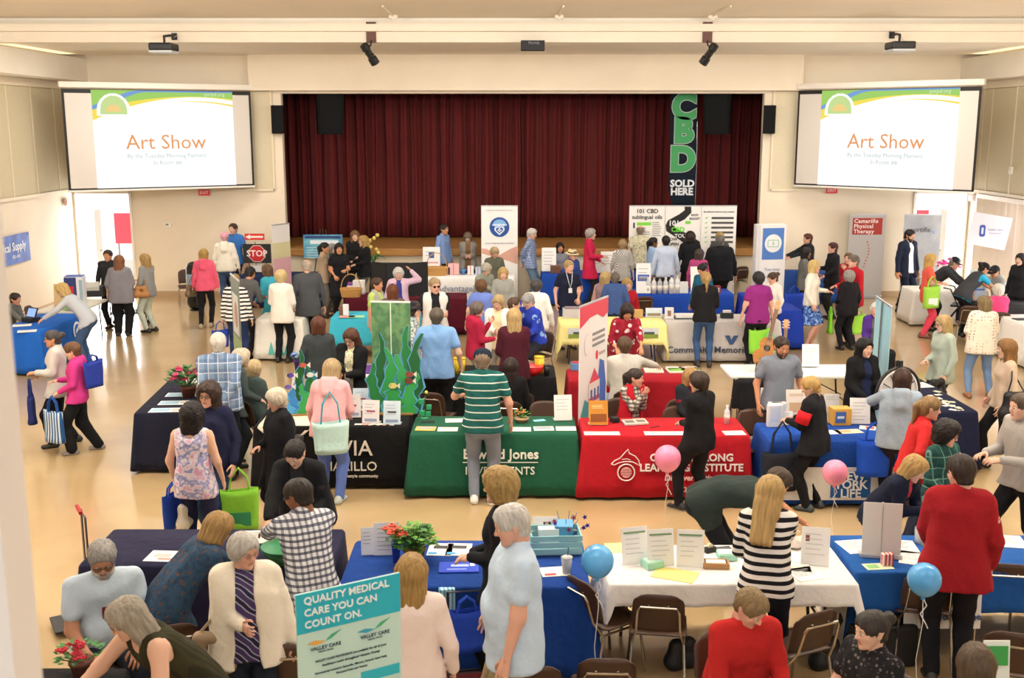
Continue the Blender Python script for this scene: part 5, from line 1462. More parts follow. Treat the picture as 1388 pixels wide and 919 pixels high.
# askew banner left of the striped top, slim banners
t, s_ = rollup('grey and green roll-up banner seen almost edge-on, left of centre', -4.10, 15.95, -68, .85, 1.95, 'two:#86a06a,#6f7a72,1.05')
prp(s_, 'pale_panel', [(-.30, 1.1), (.30, 1.1), (.30, 1.70), (-.30, 1.70)], '#c9cdc8'); prp(s_, 'portrait', circ(.05, 1.40, .16, 14, .2), '#b08a86', -.009)
Y = 24.3; h = Z(382, 304, Y)
t, s_ = rollup('narrow pale banner with yellow and pink bands, beside the stage steps', atY(382, 350, Y).x, Y, 62, .6, h, '#e6e2e0')
pr(s_, 'yellow_band', -.3, .3, h - .75, h - .40, '#d6cfa4'); pr(s_, 'pink_band', -.3, .3, h - 1.5, h - .75, '#d8a8b4')
t, s_ = rollup('pale blue banner seen edge-on, behind the woman with long white hair', 4.62, 13.35, 84, .85, 2.0, '#9fd0e4')
# board on an easel near the stage
Y = 25.6; c_ = atY(438, 333, Y)
t = thing('poster_board', 'blue and teal poster board on an easel left of the stage', 'board', (c_.x, Y, 0))
hb, hw = (Z(438, 318, Y), Z(438, 350, Y)), .46
o = MB().box((0, 0, (hb[0] + hb[1]) / 2), (hw * 2, .02, hb[0] - hb[1])).build('board', mat('tie:#2f5a9a,#4a90b8,#6fb4c4,1.6', .6), t)
pr(o, 'title_strip', -.42, .42, hb[0] - .09, hb[0] - .03, '#2a3f7a', y=-.014); pr(o, 'cloud_band', -.30, .36, hb[0] - .22, hb[0] - .13, '#dbe6f0', y=-.014)
lines(o, -.40, .05, hb[0] - .30, .06, 5, '#cfe0e6', y=-.014)
for q in (-1, 0, 1): MB().tube([(q * .35, .02 if q else .3, 0), (q * .06, .03, hb[0] + .12)], .014, 6).build('easel_leg', mat('#3a2a1e', .6), t)
# stop board and arrow on the navy table
Y = 25.25
a_, b_ = atY(329, 331, Y), atY(368, 357, Y)
t = thing('stop_sign_board', 'black board with a red octagon lettered STOP', 'sign', ((a_.x + b_.x) / 2, Y, TOPZ + .005))
hh, ww = a_.z - TOPZ, b_.x - a_.x
zc = (a_.z + b_.z) / 2 - TOPZ
o = MB().box((0, 0, zc), (ww, .02, a_.z - b_.z), bev=.004).build('board', mat('#17191c', .6), t)
for q in (-1, 1): MB().tube([(q * .2, .02, 0), (q * .2, .02, zc + .2)], .012, 6).build('support', metal('#5a5a5a'), t)
rr = (a_.z - b_.z) * .47
prp(o, 'octagon_rim', [(rr * math.cos(R(22.5 + 45 * i)), zc + rr * math.sin(R(22.5 + 45 * i))) for i in range(8)], '#e8d8d4', -.014); prp(o, 'octagon', [(rr * .93 * math.cos(R(22.5 + 45 * i)), zc + rr * .93 * math.sin(R(22.5 + 45 * i))) for i in range(8)], '#c0222a', -.018)
text('STOP', .20, (0, -.024, zc), mat('#f4eae8', .6), o, bold=.02)
pr(t, 'card', -.14, .14, .05, zc - rr - .06, '#d6dad8', y=-.02)
c_ = atY(345, 321, Y)
t = thing('arrow_sign', 'small red sign with a white arrow above the STOP board', 'sign', (c_.x, Y, c_.z))
MB().tube([(0, .03, -.12), (0, .03, TOPZ - c_.z + .01)], .010, 6).build('stand', metal('#5a5a5a'), t)
o = MB().box((0, 0, 0), (.46, .015, .15), bev=.004).build('panel', mat('#d2342c', .6), t)
prp(o, 'arrow', [(-.21, 0), (-.10, .055), (-.10, .022), (.20, .022), (.20, -.022), (-.10, -.022), (-.10, -.055)], '#f4eae6', -.012)
# hanging sheets on the walls
t = thing('wall_banner', 'blue banner with white lettering on the left wall', 'banner', (XL + .03, 22.9, 0), R(90))
z1, z0 = Z(40, 314, 23.9), Z(40, 352, 23.9)
o = MB().box((0, 0, (z0 + z1) / 2), (2.0, .012, z1 - z0)).build('sheet', mat('tie:#1f3f9a,#2c56b8,#3f6cc8,2.5', .6), t)
text('Medical Supply', .25, (.05, -.01, (z0 + z1) / 2 + .05), mat('#e4ebf6', .6), o, bold=.02); text('805-484', .11, (.3, -.01, (z0 + z1) / 2 - .16), mat('#e4ebf6', .6), o)
for q in (-1, 1): MB().ball((q * .95, -.01, z1 - .04), .018, 8, 5).build('grommet', metal(), t)
Y = 23.75; a_, b_ = atY(1322, 291, Y), atY(1360, 335, Y)
t = thing('hanging_sheet', 'translucent white sheet with a blue O hung before the blinds', 'banner', ((a_.x + b_.x) / 2, Y, 0), R(-20))
o = MB().box((0, 0, 0), (b_.x - a_.x + .12, .006, a_.z - b_.z), M=Matrix.Rotation(R(9), 3, 'Y')).build('sheet', mat('#d5cfd8', .6), t)
o.location.z = (a_.z + b_.z) / 2
prp(o, 'letter_o', [(-.20, -.10), (-.20, .10), (-.17, .13), (-.11, .13), (-.08, .10), (-.08, -.10), (-.11, -.13), (-.17, -.13)], '#3a4f9e'); prp(o, 'letter_gap', [(-.16, -.07), (-.16, .07), (-.12, .07), (-.12, -.07)], '#d5cfd8', -.009)
text('health care', .07, (.12, -.008, .03), mat('#9aa0c0', .6), o); text('@CityHealth', .045, (.12, -.008, -.05), mat('#a8aec8', .6), o)
for q in (-1, 1): MB().tube([(q * .3, 0, (a_.z)), (q * .32, 0, 5.15)], .003, 5).build('string', mat('#d8d4cc', .6), t)
# ================================================================ bags
def tote(label, hand, col, yaw=0, w=.36, h=.36, d=.10, drop=.26, strap=None, print_=None, pat=None):
    t = thing('tote_bag', label, 'bag', (hand.x, hand.y, hand.z - drop - h), R(yaw))
    V = []; F = []; n = 12; m = 7
    for j in range(m):
        f = j / (m - 1); hw = w / 2 * (.88 + .12 * f); hd = d / 2 * (1.0 - .55 * f) + .01
        for i in range(n):
            a = 2 * PI * i / n; ca, sa = math.cos(a), math.sin(a)
            V.append((hw * math.copysign(abs(ca) ** .55, ca), hd * math.copysign(abs(sa) ** .7, sa) * (1 + .15 * math.sin(5 * f + i)), h * f + .012 * math.sin(i * 1.3) * f))
    for j in range(m - 1):
        for i in range(n): F.append((j * n + i, j * n + (i + 1) % n, (j + 1) * n + (i + 1) % n, (j + 1) * n + i))
    F.append(tuple(range(n - 1, -1, -1)))
    b = meshobj('bag_body', V, F, cloth(col), t, True); b.modifiers.new('thickness', 'SOLIDIFY').thickness = .004
    sm = cloth(strap or col)
    for q in (-1, 1):
        MB().tube([(-w * .26, q * .012, h - .02), (-w * .20, q * .012, h + drop * .6), (0, q * .010, h + drop), (w * .20, q * .012, h + drop * .6), (w * .26, q * .012, h - .02)], .009, 6).build('handle', sm, t)
    if print_: MB().box((0, -d / 2 * .72 - .014, h * .30), (w * .55, .004, h * .34)).build('print', mat(print_, .7), b)
    return t
def purse(label, p, col, yaw=0, w=.28, h=.22, sh=None, d=.11):
    t = thing('handbag', label, 'bag', tuple(p), R(yaw))
    F_ = Field((-w, -.14, -.05), (w, .14, h + .08), .016)
    F_.cap(nv(-w * .3, 0, d * .5), nv(w * .3, 0, d * .5), d * .55, d * .55, .03); F_.cap(nv(-w * .22, 0, h - .05), nv(w * .22, 0, h - .05), d * .36, d * .36, .05)
    F_.cap(nv(-w * .25, 0, d * .5), nv(-w * .22, 0, h - .05), d * .5, d * .35, .04); F_.cap(nv(w * .25, 0, d * .5), nv(w * .22, 0, h - .05), d * .5, d * .35, .04)
    V, Q = F_.nets()
    link(bpy.data.objects.new('bag_body', npmesh('bag_body', V, Q, [mat(col, .5, bump=.3, bs=20)])), t)
    if sh is not None:
        a = Matrix.Rotation(-R(yaw), 3, 'Z') @ (Vector(sh) - Vector(p))
        MB().tube([(-w * .28, 0, h - .04), (a.x * .5 - .05, a.y * .5 - .04, (h + a.z) / 2), (a.x, a.y, a.z + .045), (a.x * .5 + .05, a.y * .5 + .05, (h + a.z) / 2), (w * .28, 0, h - .04)], .010, 6).build('strap', mat(col, .5), t)
    return t
# ================================================================ the crowd (pixel = crown of the head)
BK, NV, JN = '#17171a', '#1d2440', '#3d5478'
def hands_of(p): return p['R'], p['L']
# ---------- front row
person('seated grey-haired man with white beard and pale blue short-sleeved shirt', 137, 738, 1.78, 28, 'm', 'sit', lean=10, hd=(-8, 26), fat=1.22, belly=.7, hair=('short', '#9a9896'), beard='#c9c5c0', glasses='dark', top=(('polo', '#c2d4e4'),), bottom=('trousers', '#2b3140'), skin='#bd8a6e', R_='lap', L_='lap')
MB().box((0, -.175, .93), (.05, .012, .10)).box((0, -.185, .80), (.065, .012, .18)).build('tie', cloth('#7a2430'), PEOPLE[-1]['root'])
chair('brown chair of the bearded man at the bottom left', PEOPLE[-1]['pos'][0], PEOPLE[-1]['pos'][1], 28)
person('woman with long grey-blonde hair and olive sleeveless top stretching an arm', 162, 816, 1.66, -48, 'f', lean=38, hd=(-8, 24), fat=1.28, hair=('long', '#a39a8c'), glasses='#8a6a4a', top=(('tank', 'vstripe:#2c2a1c,#38351f,.03'),), bottom=('trousers', '#22222a'), R_=(-.02, -.46, -.36), L_=(.10, -.22, -.44), skin='l', hem=.10)
p = person('white-haired woman in cream knitted cardigan over a striped purple top', 329, 725, 1.58, 12, 'f', hd=(38, 6), fat=1.22, hair=('pixie', '#bdbab4'), glasses='#8a5a4a', top=(('tee', 'zig:#4a3a66,#a8aabc,#2c2744,6'), ('cardigan', '#ebe3d2')), bottom=('trousers', '#1f2430'), R_='clasp', L_='down', skin='r')
purse('tan canvas shoulder bag of the woman in the cream cardigan', (p['pos'][0] - .20, p['pos'][1] - .13, .66), '#9a8468', 10, .34, .30, p['sh1'] + Vector((-.10, 0, .0)))
person('woman with dark blonde bob and embroidered denim jacket bending over', 302, 696, 1.60, 125, 'f', lean=42, hd=(12, 30), fat=1.15, hair=('bob', '#a5834f'), top=(('jacket', 'floral:#2f4a64,#5f4540,#2a4058,22'),), bottom=('trousers', '#1c2436'), R_='low', L_='table', skin='r')
chair('brown chair behind the denim jacket, at the dark navy table', -2.42, 7.15, -160)
person('man in navy and white checked shirt leaning over the front left table', 399, 649, 1.74, -150, 'm', lean=18, hd=(30, 22), hair=('crop', '#2a211c'), glasses='dark', top=(('shirt', 'check:#e2e5ec,#232a48,.042'),), bottom=('trousers', '#242832'), R_=(-.04, -.42, -.34), L_='reach', skin='d')
person('woman with dark hair tied back and black cardigan stooping to the table', 396, 601, 1.62, -6, 'f', lean=26, hd=(-10, 32), fat=1.18, hair=('bun', '#211a18'), top=(('tee', '#2a2a2e'), ('cardigan', '#17181c')), bottom=('trousers', '#20242e'), R_='table', L_='low', skin='l')
person('blonde woman in pale pink sweater seen from behind, right of the aqua poster', 557, 755, 1.63, 178, 'f', hair=('long', '#a8854c'), top=(('sweater', '#e9d7d0'),), bottom=('trousers', '#2b2b33'), R_='slack', L_='low', near=True)
p = person('large white-haired man in pale blue t-shirt and khaki trousers, in profile', 689, 686, 1.84, -82, 'm', hd=(0, 16), fat=1.30, belly=.75, hair=('short', '#cfcdc8'), top=(('tee', '#bfd4ea'),), bottom=('trousers', '#a08d68'), R_='slack', L_=(.03, -.10, -.53), skin='r', curl=(.3, .15), hem=.16)
person('woman with curly blonde hair and black jacket behind the large white-haired man', 680, 638, 1.68, -100, 'f', hair=('curly', '#a68850'), top=(('jacket', '#17181f'),), bottom=('trousers', '#1a1a1f'), R_='belly', L_='belly', fat=1.1, Y=7.4)
p = person('seated person with short fair hair and bright red V-neck top', 1028, 806, 1.70, 14, 'f', 'sit', lean=12, hd=(26, 34), fat=1.28, hair=('short', '#8a7350'), top=(('sweater', '#b52422'),), bottom=('trousers', '#25252c'), R_='lap', L_='lap', skin='r')
chair('brown chair under the person in the bright red top', p['pos'][0], p['pos'][1], 14)
person('woman with long blonde hair and black and white striped top, back turned', 1046, 646, 1.68, 168, 'f', lean=10, hd=(-14, 22), hair=('long', '#bb9a62'), top=(('long', 'stripe:#ece9e4,#1b1b1f,.062,.48'),), bottom=('trousers', '#191d2b'), R_='table', L_='low')
person('man in dark green t-shirt bent double beyond the white table', 0, 0, 1.76, 78, 'm', lean=78, pos=(1.82, 9.15), hd=(0, 40), hair=('short', '#4a3a2c'), top=(('tee', '#2b3532'),), bottom=('trousers', '#1b1d24'), R_=(-.02, -.20, -.46), L_='table', skin='t', fat=1.1)
p = person('seated woman with dark hair tied back and black floral top, lower right', 1183, 830, 1.63, -62, 'f', 'sit', hd=(-14, 6), fat=1.25, hair=('bun', '#3a332e'), top=(('tee', 'floral:#1d1c1e,#6a6460,#232226,34'),), bottom=('trousers', '#1f1f24'), R_='lap', L_='lap', skin='l')
chair('brown chair under the woman in the black floral top', p['pos'][0], p['pos'][1], -62)
p = person('person with brown hair seated in the bottom right corner, back turned', 1326, 878, 1.66, 172, 'f', 'sit', hair=('bob', '#5a4836'), top=(('sweater', '#2a2c30'),), bottom=('trousers', '#1f1f24'), R_='lap', L_='lap')
chair('brown chair under the brown-haired person in the bottom right corner', p['pos'][0], p['pos'][1], 172)
person('woman in red quilted jacket and black trousers, back turned', 1303, 617, 1.64, 166, 'f', hd=(20, 14), hair=('short', '#33251d'), top=(('tee', 'check:#e8d4d0,#b84a4a,.03'), ('coat', '#9c1a22')), bottom=('trousers', '#15151a'), R_='slack', L_=(-.02, -.30, -.42), hem=.14, fat=1.08, skin='r', Y=7.62)
person('woman with blonde bob and navy jacket bending to write', 1247, 630, 1.60, 42, 'f', lean=34, hd=(8, 30), hair=('bob', '#b8945a'), top=(('tee', '#b8404a'), ('jacket', '#1b2136')), bottom=('trousers', '#1c2030'), R_='clasp', L_='low', skin='r', Y=9.02)
person('woman with dark curly hair, glasses and green plaid shirt', 1286, 573, 1.63, 30, 'f', hd=(22, 12), hair=('curly', '#221815'), glasses='dark', top=(('shirt', 'plaid:#2c5a52,#1f3a3e,#6a948a,.10'),), bottom=('trousers', '#23304a'), R_='low', L_='down', skin='r', fat=1.1, Y=9.55)
person('woman with pulled-back fair hair and red sweatshirt', 1262, 538, 1.62, 78, 'f', lean=12, hd=(8, 8), hair=('pony', '#93744c'), top=(('sweater', '#c82a2c'),), bottom=('trousers', '#2a3044'), R_='hip', L_='fwd', skin='r')
person('man in light grey sweater walking at the right edge', 1402, 528, 1.74, -80, 'm', pos=(4.78, 9.75), hair=('short', '#5a4a3c'), top=(('sweater', '#a8a49f'),), bottom=('trousers', BK), R_='fwd', L_='fwd', feet=((-.1, -.22, 0), (.1, .28, .03)), fat=1.12, lean=6)
# ---------- left side of the second row
p = person('woman in lilac patterned tank top and navy leggings, back turned', 259, 549, 1.60, 176, 'f', hair=('bigcurly', '#1c1618'), top=(('tank', 'tie:#d9a3c8,#ece2ea,#7f86c4,13'),), bottom=('leggings', '#23264a'), R_='slack', L_='slack', skin='l', hem=.16, fat=1.06)
tote('royal blue folder bag of the woman in the lilac tank top', p['L'] + Vector((-.02, -.02, .02)), '#2648b0', 70, .34, .34, .07, .10)
purse('cream handbag of the woman in the lilac tank top', p['L'] + Vector((.10, -.06, -.42)), '#d8d0c0', 80, .26, .26)
p = person('smiling woman with curly brown hair, glasses and navy sweater', 283, 520, 1.66, -14, 'f', hair=('bigcurly', '#3c2a22'), glasses='dark', top=(('sweater', '#1f2340'),), bottom=('trousers', '#2c4468'), R_='slack', L_='slack', skin='r', fat=1.15)
tote('lime green tote bag hanging beside the navy sweater', p['L'] + Vector((.05, 0, .03)), '#84c63c', 10, .38, .42, .12, .22, print_='#2a8a5c')
person('elderly white-haired woman in long black velvet coat', 372, 528, 1.56, -55, 'f', hd=(-12, 16), hair=('pixie', '#d8cdb8'), top=(('coat', '#15151b'),), bottom=('trousers', '#2a2440'), R_='belly', L_='slack', fat=1.2, skin='r')
person('white-haired man in blue plaid shirt, hands clasped behind him', 295, 452, 1.78, 190, 'm', hair=('short', '#dcd6cc'), top=(('shirt', 'plaid:#7f96b4,#4c648c,#c2cddc,.11'),), bottom=('trousers', '#1f2128'), R_='behind', L_='behind', fat=1.15)
person('stooping person with fluffy white hair behind the plaid shirt', 326, 475, 1.56, 120, 'f', lean=12, hair=('perm', '#d8c8b0'), top=(('jacket', '#44504f'),), bottom=('trousers', '#22262c'), R_='low', L_='low', Y=13.0)
p = person('seated person with short blonde hair and grey-green jacket by the coral cutout', 343, 489, 1.55, 150, 'f', 'sit', hair=('pixie', '#cdb488'), top=(('jacket', '#4a5a58'),), bottom=('trousers', '#26282e'), R_='lap', L_='lap')
chair('brown chair under the person in the grey-green jacket', p['pos'][0], p['pos'][1], 150)
p = person('woman in dark grey cardigan and white scarf walking at the left', 95, 447, 1.62, -70, 'f', ft=(86, 603), hair=('bun', '#4a4542'), glasses='#6a5a4a', top=(('tee', '#8a8a84'), ('cardigan', '#c9c6c2')), bottom=('trousers', '#17171b'), R_='belly', L_='fwd', skin='t', feet=((-.1, .12, 0), (.1, -.16, 0)))
tote('navy tote bag carried by the woman with the white scarf', p['L'] + Vector((-.02, -.03, -.08)), '#26336e', -70, .34, .36, .1, .22)
p = person('short woman in bright pink hooded jacket and black trousers', 100, 464, 1.5, -75, 'f', ft=(112, 613), hd=(-8, 12), hair=('short', '#6f4c30'), top=(('hoodie', '#c93a8a'),), bottom=('wide', '#17171a'), shoes='#8a8680', sole='#d8d4cc', R_='fwd', L_='low', feet=((-.09, .16, 0), (.09, -.14, 0)), fat=1.08)
tote('blue and white striped tote bag beside the pink hooded jacket', p['L'] + Vector((-.04, -.02, -.02)), 'vstripe:#cfe0ec,#2d5f9a,.05', -30, .36, .40, .1, .20, strap='#2b57a8')
tote('flat blue bag on the shoulder of the pink hooded jacket', Vector((p['pos'][0] + .24, p['pos'][1] - .05, 1.30)), '#2c3f9e', 60, .30, .34, .05, .08)
p = person('woman in pale pink jacket and blue jeans, back turned', 437, 503, 1.62, 172, 'f', ft=(450, 680), lean=16, hd=(0, 18), hair=('bob', '#b49a72'), top=(('hoodie', '#e3aeb4'),), bottom=('trousers', '#5d74b8'), shoes='#b9c4c0', sole='#e6e6e2', R_='low', L_='slack', fat=1.08)
tote('large pale aqua shoulder bag on the pale pink jacket', Vector((p['pos'][0] + .06, p['pos'][1] - .27, 1.34)), '#bfe0dc', 12, .40, .34, .16, .34, strap='#39a9b8')
# ---------- behind the second row tables
p = person('girl with long black hair seated behind the black lettered table', 457, 494, 1.55, 20, 'f', 'sit', lean=6, hd=(0, 16), hair=('long', '#17130f'), top=(('tee', '#5e5c5c'),), bottom=('trousers', '#22222a'), skin='t', seat=.50, Y=13.1)
chair('brown chair under the girl with long black hair', p['pos'][0], p['pos'][1], 20)
person('woman with long auburn hair, glasses and flowered blouse under a black jacket', 474, 447, 1.64, -12, 'f', lean=8, side=6, hd=(-10, 20), hair=('long', '#54301f'), glasses='dark', top=(('long', 'floral:#e8dfb8,#9a9a4a,#d8d4c8,30'), ('jacket', '#19191c')), bottom=('trousers', '#1c1c22'), R_='belly', L_='clasp', skin='r')
person('woman with chestnut bob and dark grey top, back turned, by the white table', 431, 430, 1.64, 190, 'f', hair=('bob', '#5e321f'), top=(('sweater', '#3c4142'),), bottom=('trousers', '#202026'), R_='low', L_='slack')
person('man in teal striped polo, grey jeans and navy cap, back turned', 664, 472, 1.76, 178, 'm', ft=(655, 681), hd=(0, 6), hair=('crop', '#8a7864'), cap=('cap', '#1b2438'), top=(('polo', 'stripe:#1f5f5c,#d4dcd4,.082,.16'),), bottom=('trousers', '#7c8494'), shoes='#e6e6e4', sole='#ffffff', R_='slack', L_=(.06, -.36, -.28), fat=1.12, skin='r')
p = person('woman in black seated behind the green table, mostly hidden by the striped polo', 684, 486, 1.62, 172, 'f', 'sit', hair=('long', '#2c1c1a'), top=(('sweater', '#17171a'),), bottom=('trousers', '#1c1c20'), pos=(-.02, 13.28))
chair('brown chair under the woman in black behind the green table', p['pos'][0], p['pos'][1], 172)
p = person('woman with dark ponytail and red vest over checked sleeves, hands clasped', 861, 505, 1.66, 34, 'f', 'sit', lean=8, hd=(36, 4), hair=('pony', '#3a302c'), top=(('shirt', 'check:#dcd8cc,#3a3c3a,.05'), ('vest', '#c01c2c')), bottom=('trousers', '#2a2a30'), R_='chin', L_='chin', skin='r', seat=.49, Y=12.85)
chair('brown chair under the woman in the red vest', p['pos'][0], p['pos'][1], 34)
p = person('woman with blonde bob and glasses seated in a dark jacket at the red table', 936, 505, 1.66, 18, 'f', 'sit', hd=(10, -2), hair=('bob', '#b5905c'), glasses='dark', top=(('tee', '#8a1c2c'), ('jacket', '#24282f')), bottom=('trousers', '#22222a'), R_='lap', L_='chin', skin='r', seat=.49, Y=12.85)
chair('brown chair under the seated woman with the blonde bob', p['pos'][0], p['pos'][1], 18)
person('woman in black jacket and trousers standing at the red table', 963, 504, 1.58, -140, 'f', ft=(944, 694), hd=(20, 6), hair=('pixie', '#3a2a22'), top=(('jacket', '#17171b'),), bottom=('trousers', '#18181c'), shoes='#1c1c20', sole='#e4e4e4', R_='belly', L_='belly', feet=((-.1, .05, 0), (.1, -.2, 0)), fat=1.1)
person('man in grey polo shirt with name tag behind the blue table', 1061, 457, 1.70, 6, 'm', hd=(10, 16), hair=('crop', '#3a2c22'), beard='#5a4636', top=(('polo', '#7c8492'),), bottom=('trousers', '#2a2c34'), skin='t', R_='slack', L_='slack', fat=1.08)
person('woman with short blonde hair and black coat with a red sleeve', 1099, 511, 1.56, -130, 'f', ft=(1098, 690), lean=6, hd=(22, 20), hair=('short', '#c4a060'), top=(('coat', '#1b1c20'),), bottom=('trousers', '#17171a'), shoes='#3a4448', R_='fwd', L_='fwd', hem=.16, fat=1.1)
p = PEOPLE[-1]
MB().tube([(.21, -.02, 1.14), (.23, -.05, 1.02)], .075, 12).build('red_sleeve', cloth('#d2202a'), p['root'], True)
tote('black and white tote bag held before the blue table', p['L'] + Vector((-.04, -.10, 0)), '#2a2d38', 8, .46, .44, .14, .34, print_='#8a8e98')
p = person('laughing woman with long black hair and black jacket behind the blue table', 1172, 459, 1.63, 20, 'f', hair=('long', '#14100f'), top=(('tee', '#1f2a4c'), ('jacket', '#15161a')), bottom=('trousers', '#1a1a1f'), R_='low', L_='fwd', skin='l')
p = person('seated woman with long white-blonde hair, back turned, near the pale blue banner', 1195, 451, 1.62, 160, 'f', 'sit', hair=('long', '#dccda8'), top=(('jacket', '#1c1c20'),), bottom=('trousers', '#1c1c20'), R_='lap', L_='lap')
chair('brown chair under the woman with long white-blonde hair', p['pos'][0], p['pos'][1], 160)
p = person('woman with brown bob and pale blue fleece turning the prize wheel, back turned', 1224, 501, 1.62, 160, 'f', hair=('bob', '#3c261c'), top=(('hoodie', '#9aa9ba'),), bottom=('trousers', '#2a2230'), R_='low', L_='out', fat=1.15)
p2_ = tote('bright blue tote bag hanging at the pale blue fleece', atY(1187, 572, 11.34), '#1f4fc0', -6, .38, .40, .12, .2)
person('woman with very long blonde hair, glasses and sage sweater', 1280, 428, 1.64, -78, 'f', hd=(-4, 4), hair=('long', '#b89a68'), glasses='#7a5a4a', top=(('sweater', '#a9b3a6'),), bottom=('trousers', '#3b3f48'), R_='belly', L_='slack', hem=.16, fat=1.06)
p = PEOPLE[-1]; purse('black fringed handbag held by the woman in the sage sweater', p['L'] + Vector((-.10, -.06, -.22)), '#17171a', 20, .30, .26)
p = person('woman with ombre hair, beige top and black skirt walking at the right', 1367, 461, 1.64, -96, 'f', hair=('wavy', '#8a6236'), top=(('long', '#cdb6a0'),), bottom=('trousers', '#17171a'), R_='slack', L_='slack', feet=((-.1, -.18, 0), (.1, .22, .03)))
purse('slouchy black leather handbag on the beige top', p['sh1'] + Vector((.02, -.14, -.62)), '#17171a', 0, .40, .34, p['sh1'], .15)
# ---------- middle of the hall
person('man in sky blue polo and black trousers, back turned', 592, 413, 1.80, 176, 'm', hair=('crop', '#5d5348'), top=(('polo', '#7fa8dc'),), bottom=('trousers', '#16161a'), R_='slack', L_='slack', fat=1.12, pos=(-1.0, 14.18), near=True)
person('woman with very long blonde hair and maroon blazer, back turned', 697, 419, 1.73, 182, 'f', hair=('long', '#c0a06c'), top=(('blazer', '#4a1826'),), bottom=('trousers', '#17171a'), R_='belly', L_='low')
person('woman with dark grey hair and crimson jacket talking to her right', 647, 410, 1.60, 105, 'f', hd=(0, 8), hair=('pixie', '#6a5c54'), top=(('hoodie', '#a81f3e'),), bottom=('trousers', '#b9ae9e'), R_='fwd', L_='chin', fat=1.12)
person('woman with blonde-grey hair in cream top and white open cardigan', 675, 401, 1.60, -12, 'f', hd=(-8, 16), hair=('bob', '#b39a6e'), top=(('tee', '#e2cfa4'), ('cardigan', '#e9e4da')), bottom=('trousers', '#8a8276'), R_='clasp', L_='slack', skin='r', fat=1.15)
p = person('seated grey-haired woman in royal blue printed sweatshirt', 713, 399, 1.60, -50, 'f', 'sit', lean=12, hd=(-10, 26), hair=('short', '#a09c98'), top=(('sweater', 'floral:#2a3fb0,#8fb4e0,#2a3fb0,7'),), bottom=('trousers', '#2a2a34'), R_='lap', L_='lap', fat=1.15, seat=.62, Y=17.3)
chair('brown chair under the royal blue sweatshirt', p['pos'][0], p['pos'][1], -50)
person('person with dark grey hair and white pullover, back turned', 727, 379, 1.64, 165, 'f', hair=('pixie', '#4c4848'), top=(('sweater', '#e8e4da'),), bottom=('trousers', '#b8a888'), R_='slack', L_='low', fat=1.12)
person('woman with puffed brown hair and periwinkle top, back turned', 652, 380, 1.56, 178, 'f', hair=('perm', '#6a4a30'), top=(('tee', '#6f84cc'),), bottom=('trousers', '#3a3a44'), fat=1.12)
person('young woman with blonde fringe and grey hooded sweater facing front', 682, 363, 1.58, 4, 'f', hd=(6, 8), hair=('bob', '#c3a468'), top=(('hoodie', '#9a9c96'),), bottom=('trousers', '#3a3f4c'), R_='low', L_='low', skin='r')
p = person('grey-haired woman stooping in a sage jacket with a lime bag', 661, 358, 1.62, 40, 'f', lean=16, hd=(6, 26), hair=('pixie', '#b9b2a4'), top=(('jacket', '#8f948a'),), bottom=('trousers', '#5a4850'), R_='reach', L_='low', fat=1.1)
tote('lime green bag of the stooping grey-haired woman', p['R'] + Vector((.05, -.05, .05)), '#9bd83a', 30, .30, .32, .1, .14)
person('small brown-haired person half hidden behind the blue sweatshirt', 696, 404, 1.52, 90, 'f', hair=('short', '#5a4030'), top=(('long', '#8a8a86'),), bottom=('trousers', '#33333a'), Y=17.2)
person('woman in navy top with white lanyard and short blonde hair', 771, 353, 1.70, 12, 'f', hd=(16, 6), hair=('short', '#b79a6c'), top=(('tee', '#1b2036'),), bottom=('trousers', '#2c3c5c'), R_='slack', L_='low', skin='r', fat=1.06)
p = PEOPLE[-1]
MB().tube([(-.06, -.07, 1.48), (-.03, -.15, 1.30), (.0, -.16, 1.18), (.03, -.15, 1.30), (.06, -.07, 1.48)], .006, 5).box((0, -.165, 1.14), (.07, .006, .09)).build('lanyard', mat('#dfe0e4', .6), p['root'])
person('man in sunglasses with black shirt and a pale jacket on his shoulder', 589, 377, 1.76, 14, 'm', hd=(8, 4), hair=('short', '#a8906a'), glasses='sun', top=(('polo', '#1b1c20'), ('vest', '#d8d4ce')), bottom=('trousers', '#2a2a30'), skin='r', R_='slack', L_='clasp', fat=1.08)
person('woman in dark sun hat and blue-white patterned blouse', 560, 409, 1.60, 100, 'f', hd=(-20, 4), hair=('bob', '#3c2c24'), cap=('hat', '#23252f'), top=(('long', 'floral:#8fa0a4,#30404c,#d8d8d0,26'),), bottom=('trousers', '#1f2230'), R_='slack', L_='fwd')
person('elderly white-haired woman in lavender jacket raising a hand to her head', 540, 364, 1.58, 8, 'f', hd=(4, 6), hair=('perm', '#d4d0cc'), top=(('tee', '#3a3f8a'), ('jacket', '#d4b4c8')), bottom=('trousers', '#4a4a54'), R_='slack', L_='up', skin='r', fat=1.1, Y=20.4)
person('woman with short brown hair and grey vest looking right', 510, 377, 1.62, 70, 'f', hair=('short', '#4c3426'), top=(('tee', '#b6cc6a'), ('vest', '#a4a49c')), bottom=('trousers', '#3a3c44'), skin='t')
p = person('seated person with auburn bob, back turned, before the lavender jacket', 532, 386, 1.62, 184, 'f', hair=('bob', '#6a3a22'), top=(('sweater', '#6a5650'),), bottom=('trousers', '#2a2a30'))
